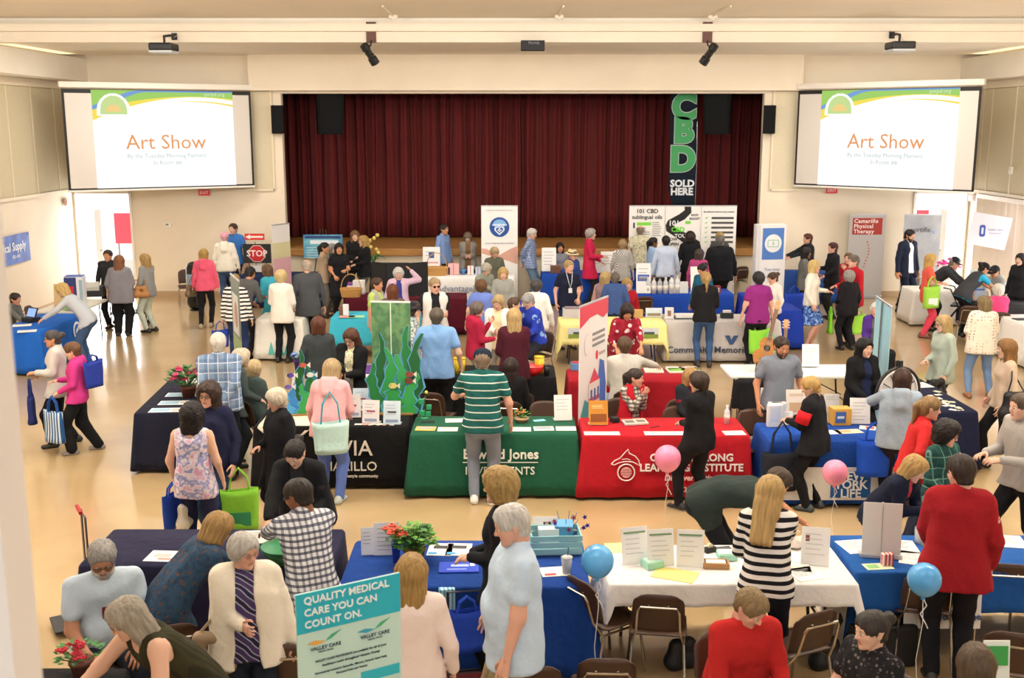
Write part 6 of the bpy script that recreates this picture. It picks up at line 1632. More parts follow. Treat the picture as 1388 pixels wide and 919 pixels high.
# ---------- left back
person('bald man in grey suit jacket, back turned', 415, 352, 1.78, -155, 'm', hd=(-6, 14), hair=('fringe', '#b8a898'), top=(('blazer', '#4c4e52'),), bottom=('trousers', '#1f2026'), skin='r', hem=.19, fat=1.1)
person('woman with short pale blonde hair, white cardigan and black trousers, back turned', 389, 366, 1.62, 172, 'f', ft=(385, 491), hair=('perm', '#d4bc88'), top=(('sweater', '#e8e2d8'),), bottom=('trousers', '#17171a'), R_='low', L_='low', hem=.16, fat=1.06)
person('woman with brown hair and turquoise cardigan beside the white tablecloth', 362, 359, 1.62, -120, 'f', lean=10, hair=('bob', '#6a4c34'), top=(('cardigan', '#3fa9c0'),), bottom=('trousers', '#22242c'), R_='low', L_='low', hem=.20)
person('dark-haired man in grey suit bending forward', 340, 362, 1.76, 150, 'm', lean=22, hd=(20, 26), hair=('short', '#1e1a18'), top=(('blazer', '#5c5c5c'),), bottom=('trousers', '#2c2c30'), skin='t', R_='fwd', L_='low', Y=19.55)
p = person('person in pink, black and white striped top, back turned, by the edge-on banner', 318, 372, 1.62, 178, 'f', hair=('short', '#a48452'), top=(('long', 'stripe:#ebe6e2,#24242a,.07,.45'),), bottom=('trousers', '#26345a'), fat=1.05)
tote('royal blue bag beside the striped top', p['L'] + Vector((-.05, 0, .02)), '#24409c', 20, .30, .30, .1, .16)
p = person('woman in hot pink jacket and black leggings, back turned', 275, 337, 1.6, 186, 'f', ft=(281, 443), hair=('bob', '#b89452'), top=(('hoodie', '#e8607e'),), bottom=('leggings', '#1a1a1e'), shoes='#a89a8a', feet=((-.09, .0, 0), (.09, .14, 0)))
purse('olive shoulder bag of the woman in the hot pink jacket', p['L'] + Vector((-.03, -.04, -.12)), '#6a5a44', 60, .28, .26, p['sh1'])
person('person with pink cap and cream sweater, back turned, before the man in blue', 304, 315, 1.66, 182, 'f', hair=('short', '#d8a4b4'), cap=('beanie', '#e0a0b4'), top=(('hoodie', '#ece6d8'),), bottom=('trousers', '#4a6088'), fat=1.12, Y=25.2)
person('man in bright blue polo standing by the left wall', 316, 302, 1.82, -18, 'm', hair=('short', '#4a382c'), Y=25.95, top=(('polo', '#3f7ac8'),), bottom=('trousers', '#22283a'), skin='r')
p = person('woman with long blonde hair, grey jacket and pale green trousers, far left', 205, 344, 1.64, -110, 'f', ft=(204, 450), hair=('wavy', '#b3925a'), top=(('jacket', '#8c8f90'),), bottom=('leggings', '#b9c2b4'), R_='fwd', L_='slack')
purse('tan leather handbag on the grey jacket, far left', p['sh1'] + Vector((0, -.10, -.55)), '#b07a44', 10, .34, .24, p['sh1'])
person('woman with long reddish-brown hair, grey tunic and wide black trousers, back turned', 152, 346, 1.66, 184, 'f', ft=(168, 455), hair=('wavy', '#8a5a3a'), top=(('threeq', '#84828a'),), bottom=('wide', '#17171a'), R_='low', L_='slack', hem=.20, fat=1.25)
person('man in dark jacket half hidden behind the grey tunic', 146, 339, 1.78, 0, 'm', hair=('short', '#3a2c26'), top=(('jacket', '#2a2c30'),), bottom=('trousers', '#24262c'), skin='t', Y=22.25)
person('woman with blonde bob and pale blue-grey blouse leaning on the left table', 45, 382, 1.64, -80, 'f', lean=38, pos=(-7.42, 18.55), hd=(0, 24), hair=('bob', '#c8a868'), top=(('long', '#b9bfc8'),), bottom=('trousers', '#3b5478'), R_='table', L_='table', skin='r', fat=1.1)
p = person('dark-haired person seated behind the tablet at the left edge', 20, 399, 1.66, 80, 'f', 'sit', hair=('short', '#2a2020'), top=(('jacket', '#6a6a66'),), bottom=('trousers', '#2a2a2a'), skin='t', R_='table', L_='lap', Y=19.4, lean=22)
# ---------- stage front, left to centre
person('woman with black ponytail and beige top, arms folded', 439, 329, 1.66, 78, 'f', hair=('pony', '#1c1816'), top=(('tee', '#a8937c'),), bottom=('trousers', '#6a645e'), R_='cross', L_='cross', skin='t')
person('woman with long black hair and black dress, smiling, among the group at the easel', 459, 330, 1.66, 16, 'f', hair=('long', '#1a1514'), top=(('dress', '#1a1b20'),), bottom=('leggings', '#1a1b20'), R_='low', L_='fwd', skin='t')
person('woman with long light brown hair and black jacket facing front by the easel', 481, 313, 1.74, 8, 'f', hair=('wavy', '#7a5c3c'), top=(('jacket', '#1a1b1f'),), bottom=('trousers', '#202026'), R_='belly', L_='fwd', skin='l')
person('blonde woman in black jacket turned left beside the easel group', 493, 320, 1.70, -60, 'f', hair=('wavy', '#b18e52'), top=(('jacket', '#18191d'),), bottom=('trousers', '#5a564e'), R_='fwd', L_='belly', skin='l')
person('person with grey hair behind the black-haired woman by the easel', 450, 331, 1.64, 60, 'f', hair=('bob', '#8a8682'), top=(('jacket', '#2f4a44'),), bottom=('trousers', '#2a2a30'), Y=24.4)
person('man in light blue shirt standing behind the white table with gift boxes', 601, 304, 1.84, 62, 'm', hair=('short', '#2c221e'), top=(('shirt', '#7f9cd0'),), bottom=('trousers', '#1e2028'), skin='t')
person('woman with long grey-brown hair and grey jacket looking down, behind gift boxes', 634, 316, 1.64, 4, 'f', hd=(0, 24), hair=('wavy', '#7c6a58'), top=(('tee', '#7a5a3a'), ('jacket', '#8a8580')), bottom=('trousers', '#2a2a30'), R_='clasp', L_='clasp', skin='l')
person('person with short fair hair and olive shirt looking down before the globe banner', 671, 336, 1.60, 20, 'f', hd=(0, 26), hair=('pixie', '#b8a07a'), top=(('tee', '#5f6154'),), bottom=('trousers', '#5a4a3c'), R_='low', L_='low', fat=1.12, skin='r')
person('white-haired man in blue checked shirt and slate trousers, hands behind him', 722, 310, 1.80, 75, 'm', hd=(6, 14), hair=('short', '#cfcbc6'), top=(('shirt', 'plaid:#7f90b4,#5a6c98,#a8b6d0,.06'),), bottom=('trousers', '#5c7690'), R_='behind', L_='behind', skin='r')
p = person('seated woman with long dark hair and grey top behind the blue stage-front table', 757, 330, 1.64, 8, 'f', 'sit', hair=('long', '#231a18'), top=(('tee', '#8c8e98'),), bottom=('trousers', '#2a2a30'), skin='t', pos=(1.15, 26.12), seat=.52)
person('person in straw hat and sunglasses with blue sweater', 776, 338, 1.62, 40, 'f', hd=(0, 8), hair=('short', '#8a7a6a'), cap=('straw', '#dcc99a'), glasses='sun', top=(('sweater', '#2c458c'),), bottom=('trousers', '#4a4a50'), skin='r')
person('woman with short grey hair and magenta coat, in profile', 800, 310, 1.78, 84, 'f', hair=('pixie', '#a8a29c'), top=(('coat', '#c0224a'),), bottom=('trousers', '#202026'), R_='fwd', L_='low', hem=.26, Y=24.95)
# ---------- hemp boards group
person('woman with short fair hair and black and white zebra top, back turned', 844, 325, 1.64, 176, 'f', hair=('pixie', '#a58a62'), top=(('threeq', 'zig:#cfccc6,#4a4a4c,#8a8884,14'),), bottom=('trousers', '#22222a'), hem=.18)
person('balding man in pale leafy shirt, back turned', 868, 306, 1.82, 176, 'm', hair=('fringe', '#8a7a6a'), top=(('polo', 'floral:#d6cfb4,#8fa088,#c4bc9c,14'),), bottom=('trousers', '#202024'), skin='r', hem=.16)
person('woman with black ponytail and light blue shirt looking right', 885, 322, 1.66, 100, 'f', hair=('pony', '#1a1616'), top=(('long', '#9cbce4'),), bottom=('trousers', '#23252e'), skin='d')
person('dark-haired man in white-blue shirt, back turned, at the hemp boards', 903, 320, 1.76, 182, 'm', hair=('short', '#1c1816'), top=(('shirt', '#c4d2e8'),), bottom=('trousers', '#3a3632'), skin='t')
person('person with bushy dark hair and black jacket, back turned, at the hemp boards', 936, 315, 1.74, 184, 'm', hair=('curly', '#2c1f1a'), top=(('jacket', '#1a1b20'),), bottom=('trousers', '#22222a'))
person('person in purple cap and pink jacket beside a white panel', 948, 338, 1.58, 150, 'f', hair=('bob', '#4a3a34'), cap=('cap', '#3b3a64'), top=(('jacket', '#b0487a'),), bottom=('trousers', '#33333c'))
person('grey-haired man in huge black jacket with a red hem, back turned', 968, 318, 1.82, -170, 'm', hd=(-30, 0), hair=('short', '#6a6662'), top=(('tee', '#8a2a2c'), ('jacket', '#17181d')), bottom=('trousers', '#17171a'), fat=1.35, skin='r', pos=(4.52, 23.55))
person('blonde woman half hidden behind the huge black jacket', 976, 315, 1.70, 170, 'f', hair=('bob', '#b3935c'), top=(('jacket', '#4a4a4c'),), bottom=('trousers', '#2a2a30'))
p = person('woman with blonde ponytail, black top and blue jeans, back turned', 959, 368, 1.62, 178, 'f', ft=(953, 497), hair=('pony', '#b3905a'), top=(('long', '#1a1a1d'),), bottom=('leggings', '#39557e'), shoes='boot', R_='low', L_='low', fat=1.05)
person('woman with black bun and teal sweater behind the grey table', 951, 358, 1.62, -50, 'f', hd=(0, 22), hair=('bun', '#1c1715'), top=(('sweater', '#1d5a74'),), bottom=('trousers', '#22222a'), skin='t')
p = person('seated blonde woman in red top with name tag, facing front', 850, 378, 1.64, 10, 'f', 'sit', hair=('bob', '#c09a5c'), top=(('sweater', '#b0202c'),), bottom=('trousers', '#2a2a30'), skin='r')
chair('brown chair under the seated blonde woman in red', p['pos'][0], p['pos'][1], 10)
p = person('blonde person in dusty pink vest seated beside the denim shirt', 820, 369, 1.64, 150, 'f', 'sit', hair=('bob', '#c4a66e'), top=(('long', '#e2b0b0'), ('vest', '#a08484')), bottom=('trousers', '#3a3a44'), seat=.55)
chair('brown chair under the dusty pink vest', p['pos'][0], p['pos'][1], 150)
person('person with grey hair and denim blue shirt, back turned', 834, 370, 1.66, 176, 'm', hair=('short', '#6a625c'), top=(('shirt', '#40588c'),), bottom=('trousers', '#2c3446'), fat=1.12, Y=19.95)
person('woman with dark wavy hair and maroon flowered blouse bending over the magazines', 851, 414, 1.62, 4, 'f', lean=20, hd=(0, 30), hair=('wavy', '#2c1c18'), top=(('threeq', 'floral:#8a1a2c,#dfd2d2,#9a2236,11'),), bottom=('trousers', '#22222a'), R_='low', L_='table', fat=1.2, skin='t', pos=None)
p = person('boy with short brown hair and pale grey sweater seated with an arm stretched', 847, 456, 1.80, 184, 'm', 'sit', lean=4, hair=('crop', '#5e4630'), top=(('sweater', '#c6c2ba'),), bottom=('trousers', '#8a98b4'), R_=(.30, -.42, -.16), L_='lap', seat=.52, Y=13.9)
chair('brown chair under the boy in the pale grey sweater', p['pos'][0], p['pos'][1], 184)
# ---------- right of centre
p = person('woman with short dark hair, purple top and black trousers, back turned', 1029, 369, 1.62, -170, 'f', hair=('pixie', '#2c2a2c'), top=(('tee', '#8a2a78'),), bottom=('trousers', '#17171a'), fat=1.12, skin='r', Y=18.62)
tote('lime green tote bag held by the woman in the purple top', p['R'] + Vector((-.24, -.08, .06)), '#8ed444', 15, .40, .42, .14, .18)
tote('small mint green bag hanging under the purple top', p['R'] + Vector((-.06, -.16, -.12)), '#6fd8b0', 0, .26, .34, .1, .2)
person('woman with brown bun, sunglasses on her head and white sweater', 1047, 370, 1.64, -60, 'f', hd=(-10, 14), hair=('bun', '#4a3628'), top=(('sweater', '#e8e2da'),), bottom=('trousers', '#1b1b20'), R_='low', L_='slack', skin='r', Y=19.98)
person('woman with blonde bob, white cardigan and blue flowered skirt', 1106, 352, 1.62, 60, 'f', ft=(1096, 472), hd=(10, 0), hair=('bob', '#d2b678'), top=(('cardigan', '#e9e4d8'),), bottom=('skirt', 'floral:#3f66b4,#20346c,#8fb0e0,16'), R_='slack', L_='fwd', hem=.06, skin='r')
person('person with dark red hair and black top by the white stand', 1096, 317, 1.70, -80, 'f', hair=('short', '#5a2a22'), top=(('jacket', '#23242a'),), bottom=('trousers', '#23242a'), R_='reach', L_='reach', skin='r')
person('woman with black hair and grey checked jacket turned right', 1092, 336, 1.64, 80, 'f', hair=('bob', '#191515'), top=(('jacket', '#6c6c68'),), bottom=('trousers', '#1f2026'), R_='fwd', L_='fwd', skin='d')
person('person with dark red short hair and black jacket, left of the red therapy sign', 1130, 329, 1.68, -80, 'f', hair=('short', '#4a1f1c'), top=(('jacket', '#1c1d22'),), bottom=('trousers', '#26262c'), R_='fwd', L_='low', skin='r')
p = person('man with thinning grey hair and red jacket with dark collar', 1158, 346, 1.76, -75, 'm', hair=('short', '#6f655c'), top=(('jacket', '#b21e2a'),), bottom=('trousers', '#22242c'), R_='fwd', L_='low', fat=1.22, skin='r')
person('brown-haired person with red sleeves behind the red jacket', 1151, 343, 1.66, -40, 'f', hair=('short', '#6a4c30'), top=(('jacket', '#8e1c26'),), bottom=('trousers', '#26262c'), R_='clasp', L_='chin', skin='r', Y=22.3)
p = person('woman with curly grey hair and black outfit, back turned, with green bag', 1150, 367, 1.62, -165, 'f', ft=(1146, 474), hair=('perm', '#9a9690'), top=(('jacket', '#1c1a1f'),), bottom=('trousers', '#19191d'), R_='slack', L_='low', hem=.16, fat=1.06)
tote('lime green bag left of the curly grey hair', p['L'] + Vector((-.10, -.05, -.05)), '#7fcc34', 80, .34, .40, .08, .1, print_='#1f8a6a')
tote('lime green bag right of the black outfit', p['R'] + Vector((.08, .05, .02)), '#a2de4c', 10, .34, .36, .1, .12)
tote('royal blue bag between the white cardigan and the red jacket', Vector((at(1126, 440, .74).x, 21.2, 1.06)), '#2a4cc0', 10, .40, .42, .12, .16)
p = person('seated elderly woman with white hair and purple jacket', 1189, 411, 1.60, -22, 'f', 'sit', hd=(-16, 4), hair=('perm', '#dad6d0'), top=(('tee', '#5a5a5a'), ('jacket', '#4a2c80')), bottom=('trousers', '#3a2a52'), R_='lap', L_='lap', skin='r')
chair('brown chair under the elderly woman in purple', p['pos'][0], p['pos'][1], -22)
# ---------- right wall
person('bearded man in navy suit and white shirt', 1233, 310, 1.84, 30, 'm', ft=(1224, 424), hd=(10, 12), hair=('short', '#1c1614'), beard='#2a201c', top=(('shirt', '#e8e8ec'), ('blazer', '#1d2236')), bottom=('trousers', '#1d2236'), skin='t')
person('person in black half hidden behind the navy suit', 1246, 318, 1.74, 20, 'm', pos=(9.12, 25.05), hair=('short', '#2a2220'), top=(('tee', '#1c1c20'),), bottom=('trousers', '#1c1c20'), skin='t')
p = person('woman with long blonde hair, coral top and pink trousers', 1256, 344, 1.64, 75, 'f', ft=(1252, 457), hair=('wavy', '#c9a45c'), top=(('tee', '#e2604e'),), bottom=('trousers', '#e0485e'), shoes='#7a4a3a', R_='fwd', L_='fwd', hem=.18, skin='r', fat=1.06)
tote('lime green tote with white corner on the coral top', p['sh-1'] + Vector((.02, -.14, -.10)), '#9cd04a', 20, .40, .42, .12, .20, print_='#e8ece4')
person('stooping man in dark jacket and navy cap at the right back table', 1297, 349, 1.74, 62, 'm', lean=44, hd=(10, 22), hair=('short', '#8a827a'), cap=('cap', '#1f2330'), top=(('jacket', '#33353a'),), bottom=('trousers', '#22242a'), R_='table', L_='table', skin='r', fat=1.12)
person('woman in black cap, grey vest and turquoise sleeves bending over', 1332, 354, 1.66, 98, 'f', lean=40, hd=(0, 26), ft=(1306, 456), hair=('bun', '#1c1816'), cap=('cap', '#18191c'), top=(('tee', '#2fa4cc'), ('vest', '#3c3f42')), bottom=('trousers', '#17171a'), R_='table', L_='table', skin='t')
p = person('seated person with black cap and grey hooded jacket near the blinds', 1347, 361, 1.70, -70, 'm', 'sit', lean=18, hd=(0, 24), hair=('short', '#1c1715'), cap=('cap', '#191a1e'), top=(('hoodie', '#9a9a98'),), bottom=('trousers', '#22242a'), R_='table', L_='lap', skin='t')
chair('brown chair under the grey hooded jacket near the blinds', p['pos'][0], p['pos'][1], -70)
person('young woman with black hair and black hooded jacket at the right edge', 1385, 344, 1.62, -60, 'f', hair=('bob', '#1c1614'), top=(('hoodie', '#1c1c20'),), bottom=('trousers', '#1c1c20'), skin='l', Y=21.4)
p = person('seated white-haired person in bright pink sweater, back turned, at the right', 1354, 386, 1.60, 170, 'f', 'sit', hair=('perm', '#dcd6ce'), top=(('sweater', '#e0487e'),), bottom=('trousers', '#5a5a62'), R_='lap', L_='lap')
chair('brown chair under the bright pink sweater', p['pos'][0], p['pos'][1], 170)
person('woman in white spotted blouse and blue jeans, back turned, at the right', 1343, 401, 1.60, 172, 'f', ft=(1324, 538), hd=(40, 6), hair=('bob', '#86714e'), top=(('threeq', 'dots:#e6dfd0,#a8907a,22'),), bottom=('leggings', '#6a84a8'), shoes='#8a5a3c', hem=.16, R_='low', L_='low', feet=((-.17, 0, 0), (.15, .04, 0)), fat=1.15)
# ================================================================ things on and around the tables
TZ = TOPZ + .010
def snap(p, m=.07):
    best = None
    for k, (t, c, w, d) in TABLES.items():
        M = t.matrix_basis; q = M.inverted() @ Vector((p.x, p.y, 0))
        x = min(max(q.x, -w / 2 + m), w / 2 - m); y = min(max(q.y, -d / 2 + m), d / 2 - m)
        e = math.hypot(q.x - x, q.y - y)
        if e < .5 and (best is None or e < best[0]): r = M @ Vector((x, y, 0)); best = (e, Vector((r.x, r.y, p.z)))
    return best[1] if best else p
def onT(px, py): return snap(at(px, py, TZ))
def paper(label, px, py, w=.216, d=.28, rz=0.0, col='#f2f0ec', prints=(), z=None, name='paper_sheet', cat='paper', th=.003):
    p = at(px, py, z) if z else onT(px, py)
    t = thing(name, label, cat, (p.x, p.y, p.z), R(rz))
    s_ = MB().box((0, 0, th / 2), (w, d, th)).build('sheet', mat(col, .75), t)
    for (x0, x1, y0, y1, c) in prints:
        MB().box(((x0 + x1) / 2 * w, (y0 + y1) / 2 * d, th + .001), ((x1 - x0) * w, (y1 - y0) * d, .0015)).build('print', mat(c, .7), s_)
    return t
TXT = tuple((-.38, .30 - .1 * (i % 3), .34 - .11 * i - .03, .34 - .11 * i, '#a8a8a8') for i in range(5))
def stand_sign(label, px, py, w=.22, h=.30, rz=0.0, col='#f4f3f0', prints=(), lines_=5, z=None, lc='#b4b4b4', name='sign_holder'):
    p = at(px, py, z) if z else onT(px, py)      # pixel = foot of the sign
    t = thing(name, label, 'sign', (p.x, p.y, p.z), R(rz))
    M = Matrix.Rotation(R(-12), 3, 'X')
    MB().box((0, .045, .004), (w, .11, .006)).build('foot', mat('#e6e8ea', .15), t)
    s_ = MB().box((0, .005, h / 2 + .006), (w, .006, h), M=M).build('sheet', mat(col, .5), t)
    def on(x0, x1, z0, z1, c, nm='print'):
        c0 = M @ Vector(((x0 + x1) / 2 * w, -.005, (z0 + z1) / 2 * h)) + Vector((0, .005, h / 2 + .006))
        MB().box(tuple(c0), ((x1 - x0) * w, .002, (z1 - z0) * h), M=M).build(nm, mat(c, .7), s_)
    for pr_ in prints: on(*pr_)
    r = random.Random(int(px * 7 + py))
    for i in range(lines_): on(-.36, .36 - r.uniform(0, .3), .30 - .13 * i, .325 - .13 * i, lc, 'print_line')
    return t
def box_(name, label, cat, px, py, w, d, h, col, rz=0.0, parts=(), z=None, open_=False):
    p = at(px, py, z) if z else onT(px, py)
    t = thing(name, label, cat, (p.x, p.y, p.z), R(rz))
    if open_:
        b = MB().box((0, 0, .006), (w, d, .012))
        for q in (-1, 1): b.box((q * w / 2, 0, h / 2), (.012, d, h)); b.box((0, q * d / 2, h / 2), (w, .012, h))
        b.build('body', mat(col, .7), t)
    else: MB().box((0, 0, h / 2), (w, d, h), bev=min(.008, h * .2)).build('body', mat(col, .6), t)
    for nm, c, dim, pc in parts: MB().box(c, dim).build(nm, mat(pc, .6), t)
    return t
def pot_plant(name, label, px, py, potc, leafc, flowc=None, R0=.13, H0=.26, nl=60, nf=14, z=None, pr_=.075, ph=.11, wicker=False, fr=.028):
    p = at(px, py, z) if z else onT(px, py)
    t = thing(name, label, 'plant', (p.x, p.y, p.z))
    MB().lathe([(pr_ * .75, 0), (pr_ * .95, ph * .8), (pr_ * 1.05, ph * .82), (pr_ * 1.05, ph), (pr_ * .9, ph)], 14).build('pot', mat(potc, .7, bump=.6 if wicker else 0, bs=60), t, True)
    rnd = random.Random(int(px))
    b = MB(); st = MB()
    for i in range(nl):
        a = rnd.uniform(0, 2 * PI); rr = R0 * math.sqrt(rnd.random()); zz = ph + H0 * (.25 + .75 * rnd.random()) * (1 - .45 * (rr / R0) ** 2)
        c = Vector((rr * math.cos(a), rr * math.sin(a), zz)); d = Vector((math.cos(a), math.sin(a), rnd.uniform(-.3, .7))).normalized()
        s_ = d.cross(Vector((0, 0, 1))).normalized(); L_ = rnd.uniform(.035, .06) * R0 / .13
        b.add([c - s_ * L_ * .1, c + d * L_ * .5 - s_ * L_ * .45, c + d * L_ * 1.1, c + d * L_ * .5 + s_ * L_ * .45], [(0, 1, 2, 3)])
        if i % 4 == 0: st.tube([(0, 0, ph * .8), tuple(c * .5 + Vector((0, 0, ph * .4))), tuple(c)], .004, 4)
    o = b.build('foliage', mat('blot:%s,#2f6a2a,9' % leafc, .6), t); o['kind'] = 'stuff'
    o = st.build('stems', mat('#4a7a34', .7), t); o['kind'] = 'stuff'
    if flowc:
        for i in range(nf):
            a = rnd.uniform(0, 2 * PI); rr = R0 * math.sqrt(rnd.random()) * 1.02; zz = ph + H0 * rnd.uniform(.5, 1.05) * (1 - .3 * (rr / R0) ** 2)
            c = Vector((rr * math.cos(a), rr * math.sin(a), zz))
            f = MB()
            for k in range(6):
                q = 2 * PI * k / 6; f.ball(c + Vector((math.cos(q) * fr * .6, math.sin(q) * fr * .6, 0)), fr * .55, 6, 4, (1, 1, .6))
            f.ball(c + Vector((0, 0, fr * .3)), fr * .45, 6, 4)
            f.build('blossom', mat(flowc if i % 3 else '#b01c50' if flowc == '#d83a74' else flowc, .6), t, True)
    return t
def bottle(label, px, py, h=.24, r=.035, col='#dfe6ea', capc='#2a5ab0', z=None, name='bottle', cat='bottle'):
    p = at(px, py, z) if z else onT(px, py)
    t = thing(name, label, cat, (p.x, p.y, p.z))
    MB().lathe([(r, 0), (r, h * .62), (r * .9, h * .70), (r * .38, h * .82), (r * .38, h * .90)], 12).build('body', mat(col, .2), t, True)
    MB().lathe([(r * .45, h * .89), (r * .45, h)], 10).build('cap', mat(capc, .4), t)
    MB().lathe([(r * 1.02, h * .2), (r * 1.02, h * .5)], 12).build('label', mat('#e9e6e0', .6), t, True)
def basket(label, px, py, w=.36, d=.24, h=.14, hh=.22, rz=0, col='#c99a58', z=None):
    p = at(px, py, z) if z else onT(px, py)
    t = thing('wicker_basket', label, 'basket', (p.x, p.y, p.z), R(rz))
    m_ = mat(col, .8, bump=1.0, bs=45, bd=.02)
    b = MB()
    for i in range(7):
        f = i / 6
        b.tube([((w / 2 * (.85 + .15 * f)) * math.copysign(abs(math.cos(a)) ** .6, math.cos(a)), (d / 2 * (.85 + .15 * f)) * math.copysign(abs(math.sin(a)) ** .6, math.sin(a)), .012 + (h - .012) * f) for a in [2 * PI * k / 20 for k in range(20)]], h / 11, 6, closed=True)
    b.box((0, 0, .008), (w * .8, d * .8, .012)); b.build('weave', m_, t)['kind'] = 'stuff'
    MB().tube([(-w / 2 * .95 * math.cos(a), 0, h + hh * math.sin(a)) for a in [PI * k / 12 for k in range(13)]], .010, 6).build('handle', m_, t)
    return t
def balloon(label, px, py, Y, r, col, sz):
    c = atY(px, py, Y)
    t = thing('balloon', label, 'balloon', (c.x, c.y, sz))
    prof = [(.012 * r / .15, -1.18 * r)] + [(r * math.sin(PI * f) * (1 if f > .5 else (.80 + .2 * math.sin(PI * f))), -r * 1.12 * math.cos(PI * f) if f < .5 else -r * math.cos(PI * f)) for f in [i / 14 for i in range(1, 14)]] + [(.004, r)]
    b = MB().lathe(prof, 24, (0, 0, c.z - sz)).build('envelope', mat(col, .18, spec=.6, sss=.3), t, True)
    zb = c.z - sz - 1.18 * r
    MB().lathe([(.012, zb + .012), (.016, zb - .012)], 8).build('knot', mat(col, .4), t, True)
    MB().tube([(.0, 0, zb), (.012, 0, zb * .8), (-.012, .01, zb * .5), (.01, 0, zb * .25), (0, 0, .0)], .0028, 5).build('string', mat('#e8e6e0', .5), t, True)
    MB().tube([(0, 0, zb), (.03, .0, zb - .06), (-.01, .0, zb - .12), (.03, 0, zb - .19), (.05, 0, zb - .23)], .004, 5).build('ribbon', mat('#f2f0f4', .4), t, True)
balloon('glossy pink balloon before the red tablecloth', 905, 621, 10.6, .135, '#f08fb8', .0)
balloon('small pink balloon before the white front panel', 1132, 640, 10.3, .125, '#f094b8', .0)
balloon('light blue balloon left of the long white table', 810, 760, 7.15, .115, '#5fb2ee', .0)
balloon('light blue balloon before the front right table', 1253, 785, 7.05, .115, '#56a8e6', .0)

# ---- front left navy table
paper('white flyer with red drawing on the navy table', 222, 754, .26, .22, -4, prints=((-.3, .2, -.1, .2, '#e8b8b4'), (-.1, .4, -.35, -.2, '#d88a80')))
paper('white form on the navy table by the denim jacket', 345, 728, .24, .30, 6, prints=TXT)
paper('white form at the back of the navy table', 384, 730, .24, .30, 2, prints=TXT)
paper('white form by the stooping woman in black', 417, 736, .24, .30, -8, prints=TXT)
p = onT(384, 768)
t = thing('plastic_bowl', 'dark green bowl before the checked shirt', 'bowl', (p.x, p.y, p.z))
MB().lathe([(.10, 0), (.17, .07), (.19, .13), (.18, .13), (.155, .06), (.09, .015)], 20).build('bowl', mat('#12603a', .35), t, True)
MB().lathe([(.192, .122), (.196, .132), (.188, .136)], 20).build('rim', mat('#1a7a4a', .35), t, True)
p = at(112, 690, 1.02)
t = thing('luggage_cart', 'folding luggage cart with chrome handle and red grip', 'cart', (p.x, p.y, 0), R(-60))
for q in (-1, 1): MB().tube([(q * .10, 0, .06), (q * .10, 0, .98), (q * .085, -.03, 1.02)], .010, 8).build('upright', metal('#8a8a8c'), t)
MB().tube([(-.10, -.03, 1.02), (.10, -.03, 1.02)], .017, 8).build('grip', mat('#b01c2c', .5), t)
MB().box((0, -.16, .05), (.34, .30, .02), bev=.006).build('platform', mat('#26262a', .5), t)
for q in (-1, 1): MB().lathe([(.07, -.015), (.07, .015)], 14, (q * .19, .02, .07), Matrix.Rotation(PI / 2, 3, 'Y')).build('wheel', mat('#1a1a1a', .6), t)
pot_plant('poinsettia_bowl', 'bowl of small red flowers at the bottom left corner', 112, 916, '#6a3a2a', '#3c8a3a', '#c01c38', .13, .12, 40, 16, fr=.022)

# ---- front blue table
stand_sign('white brochure holder at the left of the front blue table', 500, 752, .12, .22, 8, col='#e6eaf2', lines_=4)
stand_sign('clear sign holder beside the flower vase', 524, 752, .20, .26, 4, col='#e4e9f2', lines_=6)
pot_plant('flower_vase', 'blue vase of orange-red daisies', 537, 762, '#1c3fa8', '#3a6a3a', '#d8543c', .09, .14, 24, 12, pr_=.035, ph=.17, fr=.030)
pot_plant('potted_fern', 'bushy bright green fern in a wicker basket', 562, 760, '#a8824a', '#6aa83a', None, .15, .20, 260, 0, pr_=.09, ph=.11, wicker=True)
for i, (lab, px) in enumerate((('left glossy leaflet with dark car print', 597), ('right glossy leaflet with dark car print', 622))):
    paper(lab + ' on the blue table', px, 745, .20, .26, -3, prints=((-.3, .3, .05, .3, '#3c3c3e'), (-.45, -.1, -.42, -.25, '#4aa0d8')))
t = paper('folded royal blue plastic bag with white print on the blue table', 622, 770, .31, .20, 2, '#2648c8', prints=((-.2, .25, .0, .22, '#a8bcf0'), (.28, .40, .05, .3, '#dce4f8'), (-.3, .2, -.3, -.2, '#8fa4e6')), name='plastic_bag', cat='bag', th=.012)
p = onT(752, 745)
t = thing('wooden_crate', 'pale blue slatted wooden crate on the blue table', 'crate', (p.x, p.y, p.z), R(4))
cm = mat('wood:#7fb4bc,#94c4ca', .7)
for q in (-1, 1):
    for k in range(3):
        MB().box((0, q * .13, .035 + k * .055), (.42, .012, .045), bev=.003).build('slat', cm, t); MB().box((q * .20, 0, .035 + k * .055), (.012, .25, .045), bev=.003).build('slat', cm, t)
MB().box((0, 0, .008), (.40, .25, .012)).build('bottom', cm, t)
box_('tissue_bundle', 'bundle of clear plastic packets in the blue crate', 'packet', 742, 737, .17, .18, .16, '#dfe4e8', 6)
box_('cloth_bundle', 'bundle of blue cloths in the crate', 'cloth', 764, 735, .15, .18, .18, '#5a9cc8', -4)
stand_sign('photo card of a dark-haired person behind the crate', 737, 722, .20, .22, 0, prints=((-.05, .25, -.35, .3, '#1e1e22'), (.02, .16, .05, .28, '#d8a890')), lines_=0)
p = onT(764, 722)
t = thing('tinsel_spray', 'spray of dark blue metallic star tinsel', 'decoration', (p.x, p.y, p.z))
b = MB(); rr = random.Random(3)
for i in range(16):
    d = Vector((rr.uniform(-1, 1), rr.uniform(-.6, .6), rr.uniform(.5, 1.2))).normalized() * rr.uniform(.16, .28); b.tube([(0, 0, .02), tuple(d * .6), tuple(d)], .0025, 4)
b.build('wires', metal('#3040b0', .3), t)['kind'] = 'stuff'
